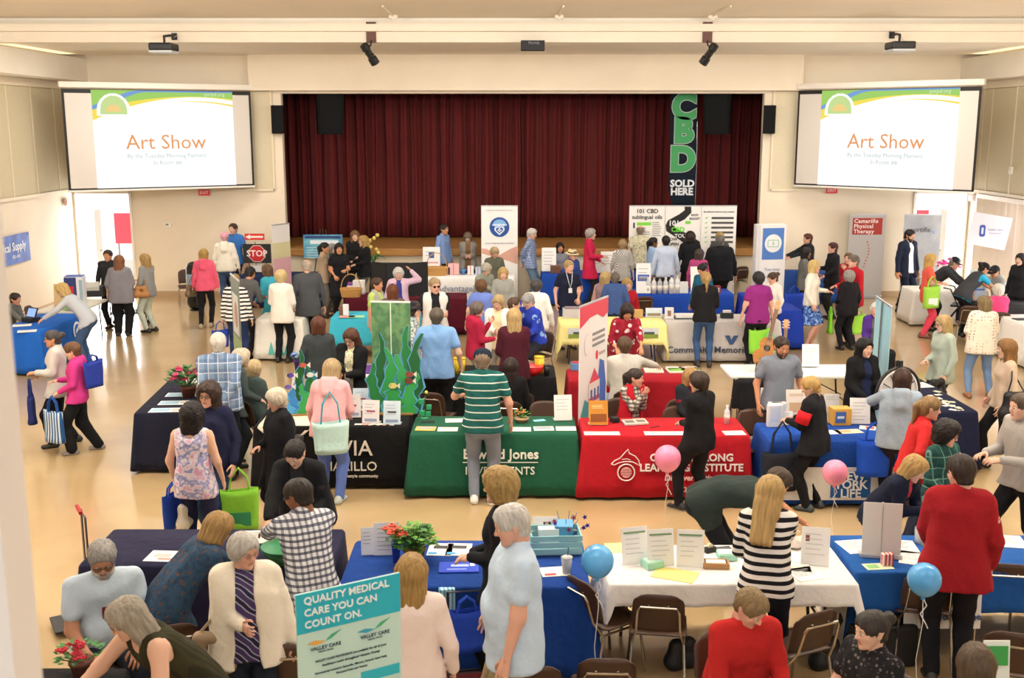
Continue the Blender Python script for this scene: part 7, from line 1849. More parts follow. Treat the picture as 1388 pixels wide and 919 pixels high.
for i in range(14):
    d = Vector((rr.uniform(-1, 1), rr.uniform(-.6, .6), rr.uniform(.4, 1.2))).normalized() * rr.uniform(.14, .28)
    MB().prism([((.026 if k % 2 else .011) * math.cos(PI * k / 5), (.026 if k % 2 else .011) * math.sin(PI * k / 5)) for k in range(10)], -.002, .002, Matrix.Translation(d) @ Matrix.Rotation(PI / 2, 4, 'X')).build('star', metal('#2c36b4' if i % 3 else '#c04a6a', .25), t)
MB().lathe([(.03, 0), (.03, .02)], 10).build('weight', mat('#26308a', .5), t)
p = onT(768, 777)
t = thing('drink_cup', 'clear plastic cup of iced dark drink with a straw', 'cup', (p.x, p.y, p.z))
MB().lathe([(.032, 0), (.044, .13), (.042, .13), (.030, .006)], 16).build('cup', mat('#e8eef0', .08, alpha=.45), t, True)
MB().lathe([(.029, .006), (.036, .075)], 14).build('drink', mat('#2a1c1a', .2), t, True); MB().lathe([(.046, .128), (.046, .136), (.02, .146)], 16).build('lid', mat('#eef0f0', .15, alpha=.6), t, True)
MB().tube([(.0, 0, .05), (.012, 0, .21)], .004, 6).build('straw', mat('#1a3a2a', .4), t)
paper('white leaflet under the iced drink', 752, 775, .22, .18, 8, prints=((-.4, 0, -.4, -.2, '#d04a4a'),))
# trolley behind the pale pink sweater
p = at(640, 905, .42)
t = thing('shopping_trolley', 'dark red folding trolley packed with bags, beside the khaki trousers', 'cart', (p.x, p.y + .12, 0), R(8))
b = MB()
for z in (.12, .26, .40): b.tube([(-.19, -.15, z), (.19, -.15, z), (.19, .15, z), (-.19, .15, z)], .009, 6, closed=True)
b.build('frame', mat('#2a2226', .5, .5), t)
MB().box((0, -.155, .26), (.36, .012, .28)).build('panel', mat('#6a1c26', .7), t); MB().box((0, 0, .11), (.36, .28, .015)).build('bottom', mat('#5a1820', .7), t)
for q in (-1, 1):
    MB().box((q * .19, 0, .26), (.012, .30, .28)).build('panel', mat('#6a1c26', .7), t); MB().lathe([(.06, -.012), (.06, .012)], 12, (q * .21, .12, .06), Matrix.Rotation(PI / 2, 3, 'Y')).build('wheel', mat('#161616', .6), t)
MB().tube([(-.16, .15, .40), (-.16, .18, .86), (.16, .18, .86), (.16, .15, .40)], .012, 8).build('handle', mat('#1c1e3a', .4), t)
tote('blue bag standing in the red trolley', Vector((p.x - .04, p.y + .16, .88)), '#2446b4', 10, .26, .30, .12, .10)
box_('carton', 'aqua and white carton in the red trolley', 'box', 605, 850, .12, .16, .34, 'vstripe:#bfe0ea,#5aa8c8,.03', 12, z=.40)
p = at(655, 872, .40); t = thing('bottle', 'white bottle lying in the red trolley', 'bottle', (p.x, p.y, p.z + .05)); MB().lathe([(.04, 0), (.04, .16), (.02, .19), (.02, .22)], 12, (0, 0, 0), Matrix.Rotation(R(50), 3, 'Y')).build('body', mat('#e4e2de', .4), t, True)

# ---- long white table
for lab, px, py, rz in (('acrylic sign with green heading, leftmost on the long white table', 868, 764, 14), ('acrylic sign with green heading, second from the left on the white table', 903, 767, 8), ('acrylic sign with green heading, third from the left on the white table', 943, 768, -6)):
    stand_sign(lab, px - 8, py, .215, .29, rz, prints=((-.42, .42, .33, .38, '#7a9a70'),), lines_=5, lc='#d0d2d2')
stand_sign('acrylic sign with a small portrait, right of the striped top', 1104, 766, .215, .30, -14, prints=((-.36, -.22, .12, .28, '#8a4a44'),), lines_=5, lc='#d4d2d0')
for lab, px, py, rz in (('mint green box of cards at the left of the white table', 884, 768, 22), ('mint green box of cards beside the brown tray', 985, 757, 2)):
    box_('card_box', lab, 'box', px, py, .15, .12, .055, '#9fd8c4', rz, parts=(('cards', (0, 0, .058), (.13, .10, .006), '#c8ece0'),))
paper('yellow paper folder on the white table', 915, 779, .33, .22, -24, '#efe48a'); paper('yellow note pad behind the acrylic signs', 834, 742, .15, .2, 5, '#f0e89a')
box_('cardboard_tray', 'open brown cardboard tray with white cards', 'box', 970, 768, .19, .10, .045, '#a87e50', -4, open_=True, parts=(('cards', (0, 0, .03), (.15, .07, .03), '#f0ece4'),))
t = box_('tape_dispenser', 'black desk tape dispenser on the white table', 'dispenser', 962, 748, .10, .05, .045, '#1c1c1e', 30); MB().lathe([(.024, -.012), (.024, .012)], 14, (.0, 0, .05), Matrix.Rotation(PI / 2, 3, 'X')).build('tape_roll', mat('#d8c8a0', .4), t)
box_('phone', 'black phone on its stand beside the tape dispenser', 'phone', 980, 745, .14, .09, .012, '#1a1a1c', 12, parts=(('display', (0, 0, .013), (.12, .075, .002), '#4a4c50'),))
paper('white printed sheets at the right of the white table', 1092, 778, .24, .24, 18, prints=TXT); paper('cream sheet under the white printed sheets', 1075, 768, .26, .2, -6, '#ece6da')
def plastic_bag(label, px, py, w, h, col):
    p = onT(px, py); t = thing('plastic_bag', label, 'bag', (p.x, p.y, p.z))
    G = Field((-w, -w, -.02), (w, w, h + .1), .014)
    G.cap(nv(-w * .28, 0, h * .3), nv(w * .28, 0, h * .3), h * .32, h * .30, .04); G.cap(nv(.02, 0, h * .4), nv(-.03, .0, h * .85), h * .2, h * .06, .04); G.cap(nv(.06, 0, h * .4), nv(.12, .0, h * .8), h * .15, h * .05, .04)
    x = G.ax[0][:, None, None]; y = G.ax[1][None, :, None]; z = G.ax[2][None, None, :]
    G.D += (.009 * np.sin(x * 60 + z * 40) * np.sin(y * 55 + z * 50)).astype(np.float32); G.D = np.maximum(G.D, -z).astype(np.float32)
    V, Q = G.nets(); link(bpy.data.objects.new('bag_body', npmesh('bag_body', V, Q, [mat(col, .3)])), t)
    MB().tube([(-.03, 0, h * .85), (-.05, 0, h * .98), (.02, 0, h * 1.04), (.05, 0, h * .9)], .005, 5).build('handle', mat(col, .3), t)
plastic_bag('crumpled white plastic bag on the white table, left one', 1072, 738, .16, .15, '#e9dcd4'); plastic_bag('crumpled white plastic bag on the white table, right one', 1092, 728, .17, .17, '#eee4de')

# ---- front right blue table
p = onT(1193, 755)
t = thing('tabletop_banner', 'small plain silver roll-up stand on the front right table', 'banner', (p.x, p.y, p.z), R(-10))
MB().box((0, 0, .02), (.33, .09, .04), bev=.01).build('base', mat('#c8c8c8', .35, .4), t); MB().box((0, 0, .24), (.30, .006, .42), M=Matrix.Rotation(R(-6), 3, 'X')).build('sheet', mat('#d4d2ce', .45), t)
MB().tube([(0, .03, .04), (0, .035, .45)], .008, 6).build('pole', metal(), t); MB().box((0, -.008, .24), (.006, .006, .40), M=Matrix.Rotation(R(-6), 3, 'X')).build('seam', mat('#a8a6a2', .5), t)
for lab, px, py, rz in (('white sheet behind the silver stand, left side', 1160, 741, 10), ('white sheet behind the silver stand, right side', 1222, 741, -6), ('white printed form before the jar', 1240, 757, -20), ('white sheets at the right edge of the blue table', 1368, 734, -10)): paper(lab, px, py, .24, .28, rz, prints=TXT)
paper('pile of coupons before the silver stand', 1190, 768, .22, .12, 6, '#d9e4c4', prints=((-.4, 0, -.3, .3, '#8ac07a'),)); box_('snack_bag', 'small red and white snack bag before the silver stand', 'bag', 1202, 766, .09, .05, .10, 'vstripe:#f0e4e0,#d83a34,.03', 8)
p = onT(1253, 735)
t = thing('sweet_jar', 'clear tub of red and white sweets', 'jar', (p.x, p.y, p.z)); MB().lathe([(.08, 0), (.085, .12), (.083, .12), (.075, .006)], 16).build('jar', mat('#e4e8ec', .1, alpha=.4), t, True)
for i in range(22): MB().ball((.055 * math.cos(i * 2.4) * ((i % 5) / 5 + .2), .055 * math.sin(i * 2.4) * ((i % 5) / 5 + .2), .02 + .09 * i / 22), .016, 6, 4).build('sweet', mat(('#c83a44', '#e8e4e0', '#4a6ac0')[i % 3], .4), t, True)
p = PEOPLE[[q['root']['label'].startswith('woman with blonde bob and navy jacket') for q in PEOPLE].index(True)]
t = thing('clipboard', 'white form on a board held by the woman writing', 'clipboard', tuple(p['R'] + Vector((.06, -.10, -.03))), R(15)); o = MB().box((0, 0, 0), (.24, .30, .008), M=Matrix.Rotation(R(-14), 3, 'X')).build('board', mat('#d8d4cc', .6), t); MB().box((0, 0, .006), (.22, .28, .003), M=Matrix.Rotation(R(-14), 3, 'X')).build('sheet', paperm(), t)
t = thing('black_case', 'black padded case on the floor beneath the front right table', 'case', (at(1190, 845, .3).x, at(1190, 845, .3).y, 0), R(6)); MB().box((0, 0, .17), (.52, .34, .34), bev=.03).build('body', mat('#19191b', .7), t); MB().tube([(-.08, -.18, .3), (-.06, -.2, .36), (.06, -.2, .36), (.08, -.18, .3)], .012, 6).build('handle', mat('#2a2a2c', .5), t)
p = at(1352, 880, 1.0)
t = thing('table_sign', 'small green and white folded sign in the bottom right corner', 'sign', (p.x, p.y, .0)); MB().box((0, 0, .92), (.16, .01, .26), M=Matrix.Rotation(R(-8), 3, 'X')).build('sheet', mat('#e8eee6', .6), t); MB().box((0, -.008, .96), (.13, .006, .12), M=Matrix.Rotation(R(-8), 3, 'X')).build('green_panel', mat('#3aa04a', .6), t); MB().tube([(0, .02, 0), (0, .02, .82)], .01, 6).build('post', metal(), t); MB().lathe([(.12, 0), (.12, .015)], 12).build('base', mat('#3a3a3a', .6), t)
for lab, px, py, c, w in (('black rucksack on the floor below the chair by the red top', 925, 880, '#1a1a1e', .34), ('black handbag under the chair right of the red top', 1120, 880, '#17171b', .32)):
    p = at(px, py, .15); purse(lab, (p.x, p.y, 0), c, 20, w * .8, .24, None, .13)

# ---- green table
for i, (lab, px, py, c) in enumerate((('photo sheet with yellow border at the left of the green table', 577, 581, '#d8b860'), ('white sheet beside the yellow bordered photo', 607, 582, '#f2f0ec'), ('white sheet by the striped polo man\'s hand', 617, 570, '#f0eeea'), ('white sheet right of the striped polo', 706, 582, '#f2efe8'), ('white sheet with map, middle right of the green table', 737, 581, '#f2f0ec'), ('white sheet at the right end of the green table', 767, 581, '#f2f0ec'))):
    paper(lab, px, py, .23, .17, (-3, 0, 4, 0, 3, 0)[i], c, prints=((-.4, .4, -.1, .35, '#9aa4a8'),) if i in (0, 4) else TXT[:3])
t = paper('black oval mouse mat on the green table', 580, 572, .16, .09, 0, '#161618', name='mouse_mat', cat='mat')
p = onT(576, 566)
t = thing('hanging_gift_stand', 'wire stand hung with little green boxes', 'decoration', (p.x, p.y, p.z))
MB().tube([(0, 0, 0), (0, 0, .22), (.02, 0, .30), (.05, 0, .27)], .006, 6).build('wire', metal('#a8a080'), t); MB().lathe([(.06, 0), (.05, .015)], 12).build('base', mat('#2a8a5a', .5), t)
for x, z, in ((-.04, .20), (.05, .13), (-.03, .06), (.04, .05)): MB().box((x, -.01, z), (.06, .05, .055), bev=.004).build('gift_box', mat('#2a9a66', .5), t)
MB().ball((.02, 0, .31), .02, 8, 5).build('bow', mat('#c8e04a', .5), t)
pot_plant('flower_basket', 'basket of orange and green flowers on the green table', 707, 572, '#c8a07a', '#4a8a3c', '#d87a3a', .085, .11, 50, 16, pr_=.085, ph=.05, wicker=True, fr=.014)
paper('pale blue cloth scrap on the green table', 731, 570, .14, .08, 20, '#8fd0dc', name='cloth_scrap', cat='cloth')
stand_sign('white notice standing at the right end of the green table', 763, 570, .21, .30, 6, lines_=4, lc='#c8ccd4')
# ---- red table
stand_sign('orange framed notice at the left of the red table', 811, 576, .22, .28, 4, col='#c98a2c', prints=((-.42, .42, -.38, -.05, '#8a5220'), (-.36, .2, .22, .28, '#e8c880')), lines_=2, lc='#e8c890')
for lab, px, py, c in (('grey booklet pile on the red table, left', 853, 574, '#c8c4c0'), ('booklet with photo on the red table', 868, 573, '#d8d0c4')): box_('booklet', lab, 'book', px, py, .15, .20, .025, c, 8, parts=(('cover_photo', (0, -.01, .027), (.10, .10, .002), '#7a7266'),))
paper('white sheets at the left of the red table', 816, 588, .40, .14, 0, prints=TXT[:3]); paper('long white sheets before the blonde bob on the red table', 905, 588, .52, .15, 0, prints=TXT[:3]); paper('white form at the right end of the red table', 995, 587, .24, .17, 4, prints=TXT[:3])
box_('black_pouch', 'small black pouch on the red table', 'pouch', 833, 572, .09, .10, .06, '#1c1c1e', 20)
t = thing('pen', 'dark red pen lying on the red table', 'pen', tuple(onT(888, 579)), R(30)); MB().tube([(-.07, 0, .006), (.06, 0, .006)], .005, 6).build('barrel', mat('#6a1420', .4), t); MB().tube([(.06, 0, .006), (.075, 0, .006)], [.005, .001], 6).build('tip', metal(), t)
bottle('water bottle at the right of the red table', 985, 574, .22, .034, '#dbe4ea', '#e8ecf0')
# ---- new york life table
for i in range(4): box_('brochure_rack', ('front', 'second', 'third', 'rear')[i] + ' white brochure rack at the left of the blue table', 'rack', 1049 - 3 * i, 578 - 8 * i, .17, .07, .26, '#e6e8ea', 8, parts=(('brochure', (0, -.037, .15), (.12, .004, .18), ('#cfd8e8', '#e4d8cc', '#d4dce4', '#e4e0dc')[i]),))
stand_sign('display board with building photo behind the blue table', 1078, 568, .34, .40, 4, col='#e4dcd2', prints=((-.4, .4, -.15, .12, '#b89a7a'), (-.1, .4, -.42, -.2, '#6a6a70'), (-.4, .1, .3, .38, '#c8b8a4')), lines_=0)
stand_sign('small white card before the building photo', 1062, 576, .20, .16, -6, lines_=3)
box_('ballot_box', 'yellow cardboard ballot box with blue square', 'box', 1135, 572, .22, .16, .20, '#d8a24a', 4, parts=(('logo_square', (-.02, -.083, .10), (.12, .004, .13), '#3a5fa0'), ('logo_lines', (-.02, -.086, .10), (.08, .002, .03), '#d8dce4')))
stand_sign('white notice beside the ballot box', 1164, 574, .23, .30, -4, lines_=6, lc='#c4c4c8'); stand_sign('white notice leaning on the ballot box', 1127, 552, .18, .16, -6, lines_=3)
paper('fan of leaflets on the blue table with the ballot box', 1150, 585, .30, .16, 10, '#ead9bc', prints=((-.3, .1, -.2, .3, '#c8a878'),)); paper('white leaflet with red photo by the notice', 1176, 580, .18, .16, -20, prints=((-.1, .4, -.3, .3, '#b05a4a'),)); paper('leaflet at the front of the ballot box table', 1125, 586, .24, .16, 4, prints=TXT[:3])
p = atY(1217, 532, 12.05)
t = thing('prize_wheel', 'round white prize wheel with black spokes on the blue table', 'wheel', (p.x, p.y, TZ), R(18))
zc = p.z - TZ
MB().tube([(.29 * math.cos(a), 0, zc + .29 * math.sin(a)) for a in [2 * PI * k / 32 for k in range(32)]], .018, 6, closed=True).build('outer_rim', mat('#1f2022', .4), t, True)
MB().tube([(.255 * math.cos(a), 0, zc + .255 * math.sin(a)) for a in [2 * PI * k / 32 for k in range(32)]], .016, 6, closed=True).build('inner_rim', mat('#e8e8e8', .4), t, True)
MB().lathe([(.24, -.004), (.24, .004)], 32, (0, .01, zc), Matrix.Rotation(PI / 2, 3, 'X')).build('disc', mat('#e9e7e4', .5), t)
for k in range(12): MB().tube([(.03 * math.cos(PI * k / 6), -.008, zc + .03 * math.sin(PI * k / 6)), (.24 * math.cos(PI * k / 6), -.008, zc + .24 * math.sin(PI * k / 6))], .006, 5).build('spoke', mat('#26282a', .4), t)
MB().lathe([(.04, -.02), (.04, .02)], 14, (0, 0, zc), Matrix.Rotation(PI / 2, 3, 'X')).build('hub', mat('#26282a', .4), t)
MB().tube([(0, .06, 0), (0, .05, zc + .36)], .016, 8).build('post', mat('#1c1c1e', .4), t); MB().box((0, .05, .012), (.36, .2, .024), bev=.006).build('base', mat('#1c1c1e', .5), t); MB().box((0, .0, zc + .34), (.05, .06, .07), bev=.01).build('pointer', mat('#1a1a1c', .4), t)
# ---- navy table by the wheel: small giveaways
for i in range(14):
    px, py = 1262 + i * 3.2 + 6 * math.sin(i * 2.1), 533 + i * 2.0 + 4 * math.cos(i * 3.3)
    paper('small white giveaway card on the navy table by the wheel', px, py, .06, .09, 37 * i % 180, ('#ece8dc', '#e4dcc4', '#d8dce0')[i % 3], name='giveaway_card', cat='card', th=.006)['group'] = 'giveaway cards'
paper('stack of leaflets at the far end of the navy table by the wheel', 1250, 522, .20, .28, 10, prints=TXT)
# ---- navy table at the left
pot_plant('potted_geranium', 'pink geranium in a brown pot on the navy table', 256, 538, '#6a3a26', '#2f6a34', '#d83a74', .22, .26, 150, 22, pr_=.10, ph=.15, fr=.040)
for lab, px, py in (('framed leaflet on the navy table, front one', 226, 556), ('framed leaflet on the navy table, middle one', 238, 546), ('framed leaflet on the navy table, rear one', 247, 535)):
    t = paper(lab, px, py, .40, .20, 4, '#dfe6ea', prints=((-.45, .1, -.35, .35, '#9ac0d8'), (.15, .42, -.2, .2, '#d8b4a0')))
stand_sign('acrylic stand at the far end of the navy table', 262, 526, .20, .12, 10, lines_=2)
# ---- savia table
for lab, px, py, c, rz in (('pale blue framed notice, rear left on the black table', 492, 553, '#cfe0ee', 4), ('framed notice with purple stripe on the black table', 478, 566, '#dcd4d4', 8), ('framed notice with red heading on the black table', 503, 574, '#e6e4e6', -6), ('pale blue framed notice with a moustache print', 530, 579, '#cfe2ee', -4)):
    stand_sign(lab, px, py, .20, .27, rz, col=c, prints=((-.36, .36, -.42, -.3, '#8a9ab8'), (-.25, .25, -.02, .06, '#3a3230' if 'moustache' in lab else '#a84a54')), lines_=4, lc='#a8b4c4')
for i in range(6): paper('small white card lying on the black lettered table', 484 + i * 9, 579 + (i % 2) * 4, .09, .055, 15 * i, ('#e8e4dc', '#d8a8a0', '#ece8e0')[i % 3], name='business_card', cat='card')['group'] = 'cards on the black table'
pot_plant('feather_vase', 'purple vase of blue feathery flowers on the purple runner', 406, 506, '#4a2a78', '#6a8ac8', '#7a9cd8', .10, .10, 60, 14, pr_=.075, ph=.20, fr=.026)
# ---- black table behind
for lab, px, py, c, h, r in (('yellow pail left of the cap on the black table', 623, 506, '#e8c41c', .22, .085), ('yellow pail right of the maroon blazer', 731, 506, '#e8c82a', .24, .07), ('black cup right of the red bowl', 741, 509, '#1a1a1c', .15, .045)):
    p = onT(px, py); t = thing('pail', lab, 'pail', (p.x, p.y, p.z)); MB().lathe([(r * .8, 0), (r, h), (r * .94, h), (r * .74, .01)], 16).build('body', mat(c, .45), t, True); MB().lathe([(r * 1.0, h - .015), (r * 1.06, h), (r, h + .005)], 16).build('rim', mat(c, .4), t, True)
p = onT(722, 508); t = thing('plastic_bowl', 'bright red bowl beside the yellow pail', 'bowl', (p.x, p.y, p.z)); MB().lathe([(.08, 0), (.14, .07), (.16, .13), (.15, .13), (.125, .06), (.06, .012)], 20).build('bowl', mat('#d81c24', .35), t, True); MB().lathe([(.16, .12), (.168, .132), (.158, .136)], 20).build('rim', mat('#e83a3a', .35), t, True)
bottle('clear glass jar behind the striped polo on the black table', 648, 498, .24, .05, '#cfd8d4', '#c8c8c0')
# ---- red table with magazines
for i, (px, py) in enumerate(((912, 494), (936, 493), (917, 503), (943, 502), (886, 503))):
    paper(('magazine with green cover, rear left', 'magazine with green cover, rear right', 'magazine with green cover, front left', 'magazine with green cover, front right', 'open white booklet by the boy\'s hand')[i] + ' on the red table', px, py, .26, .24, (4, 2, 5, 3, 0)[i], '#e9e8e0', prints=((-.45, .45, -.4, .0, '#7fb24a' if i < 4 else '#b8c49a'), (-.4, .1, .15, .3, '#c8a8a0')), name='magazine', cat='magazine', th=.02)
box_('card_rack', 'blue and red card rack at the left of the magazine table', 'rack', 781, 499, .16, .14, .10, '#5a8ac0', 0, parts=(('red_cards', (0, -.02, .11), (.12, .05, .03), '#c83a44'),))
# ---- guitars on the bare table
def guitar(label, px, py, Y, yaw, wood, roll=0, z=TZ):
    p = at(px, py, TZ)
    t = thing('acoustic_guitar', label, 'guitar', (p.x, Y, z), R(yaw))
    t.scale = (.92, .92, .92)
    M = Matrix.Rotation(R(roll), 4, 'Y') @ Matrix.Rotation(R(-14), 4, 'X')
    def P3(x, z, y=0): return M @ Vector((x, y, z))
    out = []
    for k in range(40):
        a = 2 * PI * k / 40; z = math.cos(a)
        wd = .19 * abs(math.sin(a)) ** .75 * (1.0 if z < 0 else .80) * (1 - .30 * math.exp(-((z - .18) / .22) ** 2))
        out.append((math.copysign(wd, math.sin(a)), .29 - (-z) * .24 + .0))
    F_ = M @ Matrix.Rotation(PI / 2, 4, 'X')
    body = MB().prism(out, -.05, .05, F_).build('body', mat(wood, .35), t)
    MB().prism([(x * 1.01, (z - .29) * 1.01 + .29) for x, z in out], .047, .053, F_).build('top_board', mat('wood:#a86c30,#bd8142', .3), t)
    MB().lathe([(.05, -.002), (.05, .002)], 18, tuple(P3(0, .36, -.055)), (M @ Matrix.Rotation(PI / 2, 4, 'X')).to_3x3()).build('sound_hole', mat('#1a100a', .6), t)
    MB().box(tuple(P3(0, .18, -.06)), (.14, .015, .022), M=M.to_3x3()).build('bridge', mat('#2a1a12', .5), t)
    MB().box(tuple(P3(0, .72, -.045)), (.055, .03, .50), M=M.to_3x3()).build('neck', mat('wood:#6a3a20,#7c4828', .4), t)
    hd_ = MB().box(tuple(P3(0, 1.03, -.035)), (.075, .02, .16), M=M.to_3x3(), bev=.006).build('headstock', mat('wood:#c09060,#d0a070', .4), t)
    for q in (-1, 1):
        for k in range(3): MB().ball(P3(q * .05, .98 + k * .045, -.035), .012, 6, 4).build('tuning_peg', mat('#e4dcc8', .3), hd_)
    for k in range(6): MB().tube([P3(-.02 + .008 * k, .18, -.068), P3(-.02 + .008 * k, 1.0, -.064)], .0012, 4).build('string', metal('#d8d0c0'), t)
    for q in (-1, 1): MB().tube([P3(q * .10, .12, -.07), Vector((q * .12, -.16, .01 - (z - TZ if z == TZ else .32)))], .010, 6).build('stand_leg', mat('#1c1c1c', .5), t)
    MB().tube([P3(0, .30, .06), Vector((0, .20, .01 - (0 if z == TZ else .32)))], .010, 6).build('stand_leg', mat('#1c1c1c', .5), t)
guitar('honey-coloured acoustic guitar on a stand, leaning right', 1025, 496, 14.98, -14, 'wood:#a8682c,#bd7c3c', 11)
guitar('acoustic guitar behind the man in the grey polo', 1066, 490, 15.85, -4, 'wood:#9a5e28,#b07236', 4, .30)
stand_sign('white notice on the bare white table', 1098, 497, .24, .32, 0, col='#eaf2f0', lines_=6, lc='#a8c4cc')
t = thing('draped_jacket', 'black jacket hung over a chair back behind the blue table', 'jacket', tuple(at(1020, 520, .78)), R(178))
G = Field((-.34, -.25, -.5), (.34, .3, .25), .018); G.cap(nv(-.17, .02, .02), nv(.17, .02, .02), .06, .06, .04); G.cap(nv(0, .05, 0), nv(0, .08, -.30), .04, .05, .04, nv(1, 0, 0), .17, .15); G.cap(nv(0, -.02, .02), nv(0, -.05, -.2), .03, .04, .04, nv(1, 0, 0), .16, .12); G.cap(nv(.2, .03, 0), nv(.24, .05, -.3), .05, .04, .03)
V, Q = G.nets(); link(bpy.data.objects.new('jacket_body', npmesh('jacket_body', V, Q, [cloth('#1b1b1f')])), t)
# ---- fourth row
for lab, px, py, c in (('pink paper stack on the turquoise cloth', 468, 432, '#e8a49a'), ('pale green paper on the turquoise cloth', 483, 430, '#a8e0b0')): paper(lab, px, py, .28, .2, 4, c, th=.008)
box_('tissue_box', 'white and brown box on the turquoise cloth', 'box', 469, 427, .10, .08, .20, '#e4e6e8', 0, parts=(('side', (-.09, 0, .08), (.06, .08, .16), '#7a5038'),))
box_('photo_box', 'clear tub of leaflets at the left of the yellow table', 'box', 775, 429, .34, .22, .16, '#b8b4b8', 0, parts=(('leaflets', (0, -.02, .17), (.26, .16, .04), '#8a7a86'),)); stand_sign('landscape photo card at the right of the yellow table', 885, 428, .30, .16, 0, col='#c8d2dc', prints=((-.4, .4, -.4, -.1, '#8a7a5a'),), lines_=0); box_('wooden_box', 'small tan box at the right of the yellow table', 'box', 865, 430, .16, .14, .14, '#b8945a')
stand_sign('small photo frame at the left of the grey table', 907, 432, .16, .20, 0, col='#d8d4d0', prints=((-.2, .2, -.3, .2, '#8a6a5a'),), lines_=0); box_('paper_stack', 'stack of white paper on a dark tray on the grey table', 'paper', 930, 431, .40, .26, .07, '#e8e6e2', 0, parts=(('tray', (0, 0, -.002), (.44, .28, .05), '#3a4a4a'),)); box_('tissue_holder', 'white tissues in a black holder on the grey table', 'box', 985, 431, .22, .14, .10, '#2a3230', 0, parts=(('tissue', (0, 0, .11), (.14, .08, .06), '#ecebe8'),)); box_('leaflet_box', 'clear leaflet box at the right of the grey table', 'box', 962, 428, .14, .12, .12, '#c4ccd2')
# ---- jugs and bottles
for i, (px, c) in enumerate(((880, '#c8ccd4'), (888, '#d8d4d8'), (896, '#a8b0b8'), (904, '#ccd2da'), (912, '#e4e6ea'), (920, '#dfe2e8'))): bottle(('leftmost', 'second', 'third', 'fourth', 'fifth', 'sixth')[i] + ' bottle from the left on the blue hemp table', px, 400, .34 if i < 4 else .38, .055, c, ('#e8e8ea', '#8a8a90', '#5a5a60', '#d8d8dc', '#3a4ab0', '#e4e4e8')[i])
stand_sign('tall white and blue notice at the left of the bottles', 872, 398, .30, .62, 0, col='#eef0f0', prints=((-.4, .4, -.1, .12, '#4a68c0'), (-.3, .3, -.08, .06, '#eef0f0')), lines_=2); stand_sign('blank white panel behind the bottles', 947, 398, .34, .55, 4, lines_=0); stand_sign('grey laptop-sized panel right of the bottles', 927, 402, .30, .24, 0, col='#d0d4d8', lines_=0); box_('gift_tin', 'small red and white tin at the right of the blue hemp table', 'tin', 976, 402, .16, .14, .16, '#8a2a34', 0, parts=(('label', (0, -.072, .08), (.1, .004, .09), '#d8ccd0'),))
# ---- advantage table
basket('large wicker basket on the white table with gift boxes', 592, 373, .50, .34, .18, .34); stand_sign('white caregivers sign with blue shield', 585, 371, .40, .62, 0, col='#ecebea', prints=((-.16, .16, .08, .32, '#3a5a9a'), (-.4, .4, -.12, -.06, '#d8a8a0')), lines_=2)
for lab, px, w, h, c in (('pink and white gift box on the gift box table', 615, .26, .26, '#e8b8b8'), ('small white gift box left of the pink one', 607, .12, .18, '#ecebea'), ('white gift box right of the blue bowl', 638, .14, .20, '#e8e4e0'), ('pale blue gift box at the right of the gift box table', 648, .12, .18, '#a8c4d8')): box_('gift_box', lab, 'box', px, 372, w, .14, h, c, 0, parts=(('ribbon', (0, -.072, h / 2), (.02, .004, h), '#c87a8a'),))
p = onT(628, 372); t = thing('glass_bowl', 'blue glass bowl between the gift boxes', 'bowl', (p.x, p.y, p.z)); MB().lathe([(.05, 0), (.03, .03), (.09, .12), (.08, .12), (.03, .045)], 16).build('bowl', mat('#4a7ab8', .2), t, True); MB().lathe([(.09, .115), (.094, .122)], 16).build('rim', mat('#6a9ad0', .2), t, True)
# ---- maroon table
basket('wicker gift basket on the maroon tablecloth', 476, 402, .42, .30, .16, .30)
box_('gift_wrap', 'white and purple wrapped gifts in the wicker basket', 'gift', 477, 397, .24, .18, .16, '#e6e0e4', 0, parts=(('purple_gift', (-.06, 0, .18), (.10, .12, .08), '#8a4a9a'),)); box_('white_box', 'plain white box behind the wicker basket', 'box', 487, 398, .24, .16, .28, '#e8e6e4')
p = onT(538, 401); t = thing('trifold_board', 'black three-fold display board seen from behind', 'board', (p.x, p.y, p.z))
for x, rz, w in ((-.36, -32, .36), (.0, 0, .52), (.44, 28, .42)): MB().box((x, .05 * abs(rz) / 30, .34), (w, .012, .68), rz=R(rz)).build('panel', mat('#17181b', .7), t)
# ---- stage front
stand_sign('white notice at the left of the stage-front blue table', 744, 368, .34, .56, 0, lines_=5); stand_sign('white notice right of the magenta coat', 824, 370, .34, .50, 0, lines_=4); stand_sign('second white notice right of the magenta coat', 812, 370, .30, .40, 4, lines_=3)
box_('wooden_box', 'brown wooden box on the stage-front blue table', 'box', 753, 370, .24, .18, .16, '#6a4430', 0, parts=(('lid', (0, 0, .165), (.25, .19, .02), '#7a5038'),)); box_('small_box', 'pale box at the right of the stage-front table', 'box', 797, 371, .20, .15, .14, '#c8b48a')
p = onT(495, 352); t = thing('flower_vase', 'white vase of yellow orchids by the stage', 'plant', (at(500, 372, .74).x, 26.1, 0)); MB().lathe([(.14, 0), (.10, .5), (.12, .9), (.11, .9)], 14).build('stand', mat('#3a2a20', .6), t, True)
for i in range(7): MB().ball((.12 * math.cos(i), .08 * math.sin(i * 2), 1.15 + .07 * i), .05, 7, 5).build('blossom', mat('#e8d070', .6), t, True)
for i in range(6):
    a = i * 1.05; MB().tube([(0, 0, .9), (.12 * math.cos(a), .1 * math.sin(a), 1.1), (.30 * math.cos(a), .2 * math.sin(a), 1.0)], [.01, .022, .004], 6).build('leaf', mat('#3a7a34', .6), t)
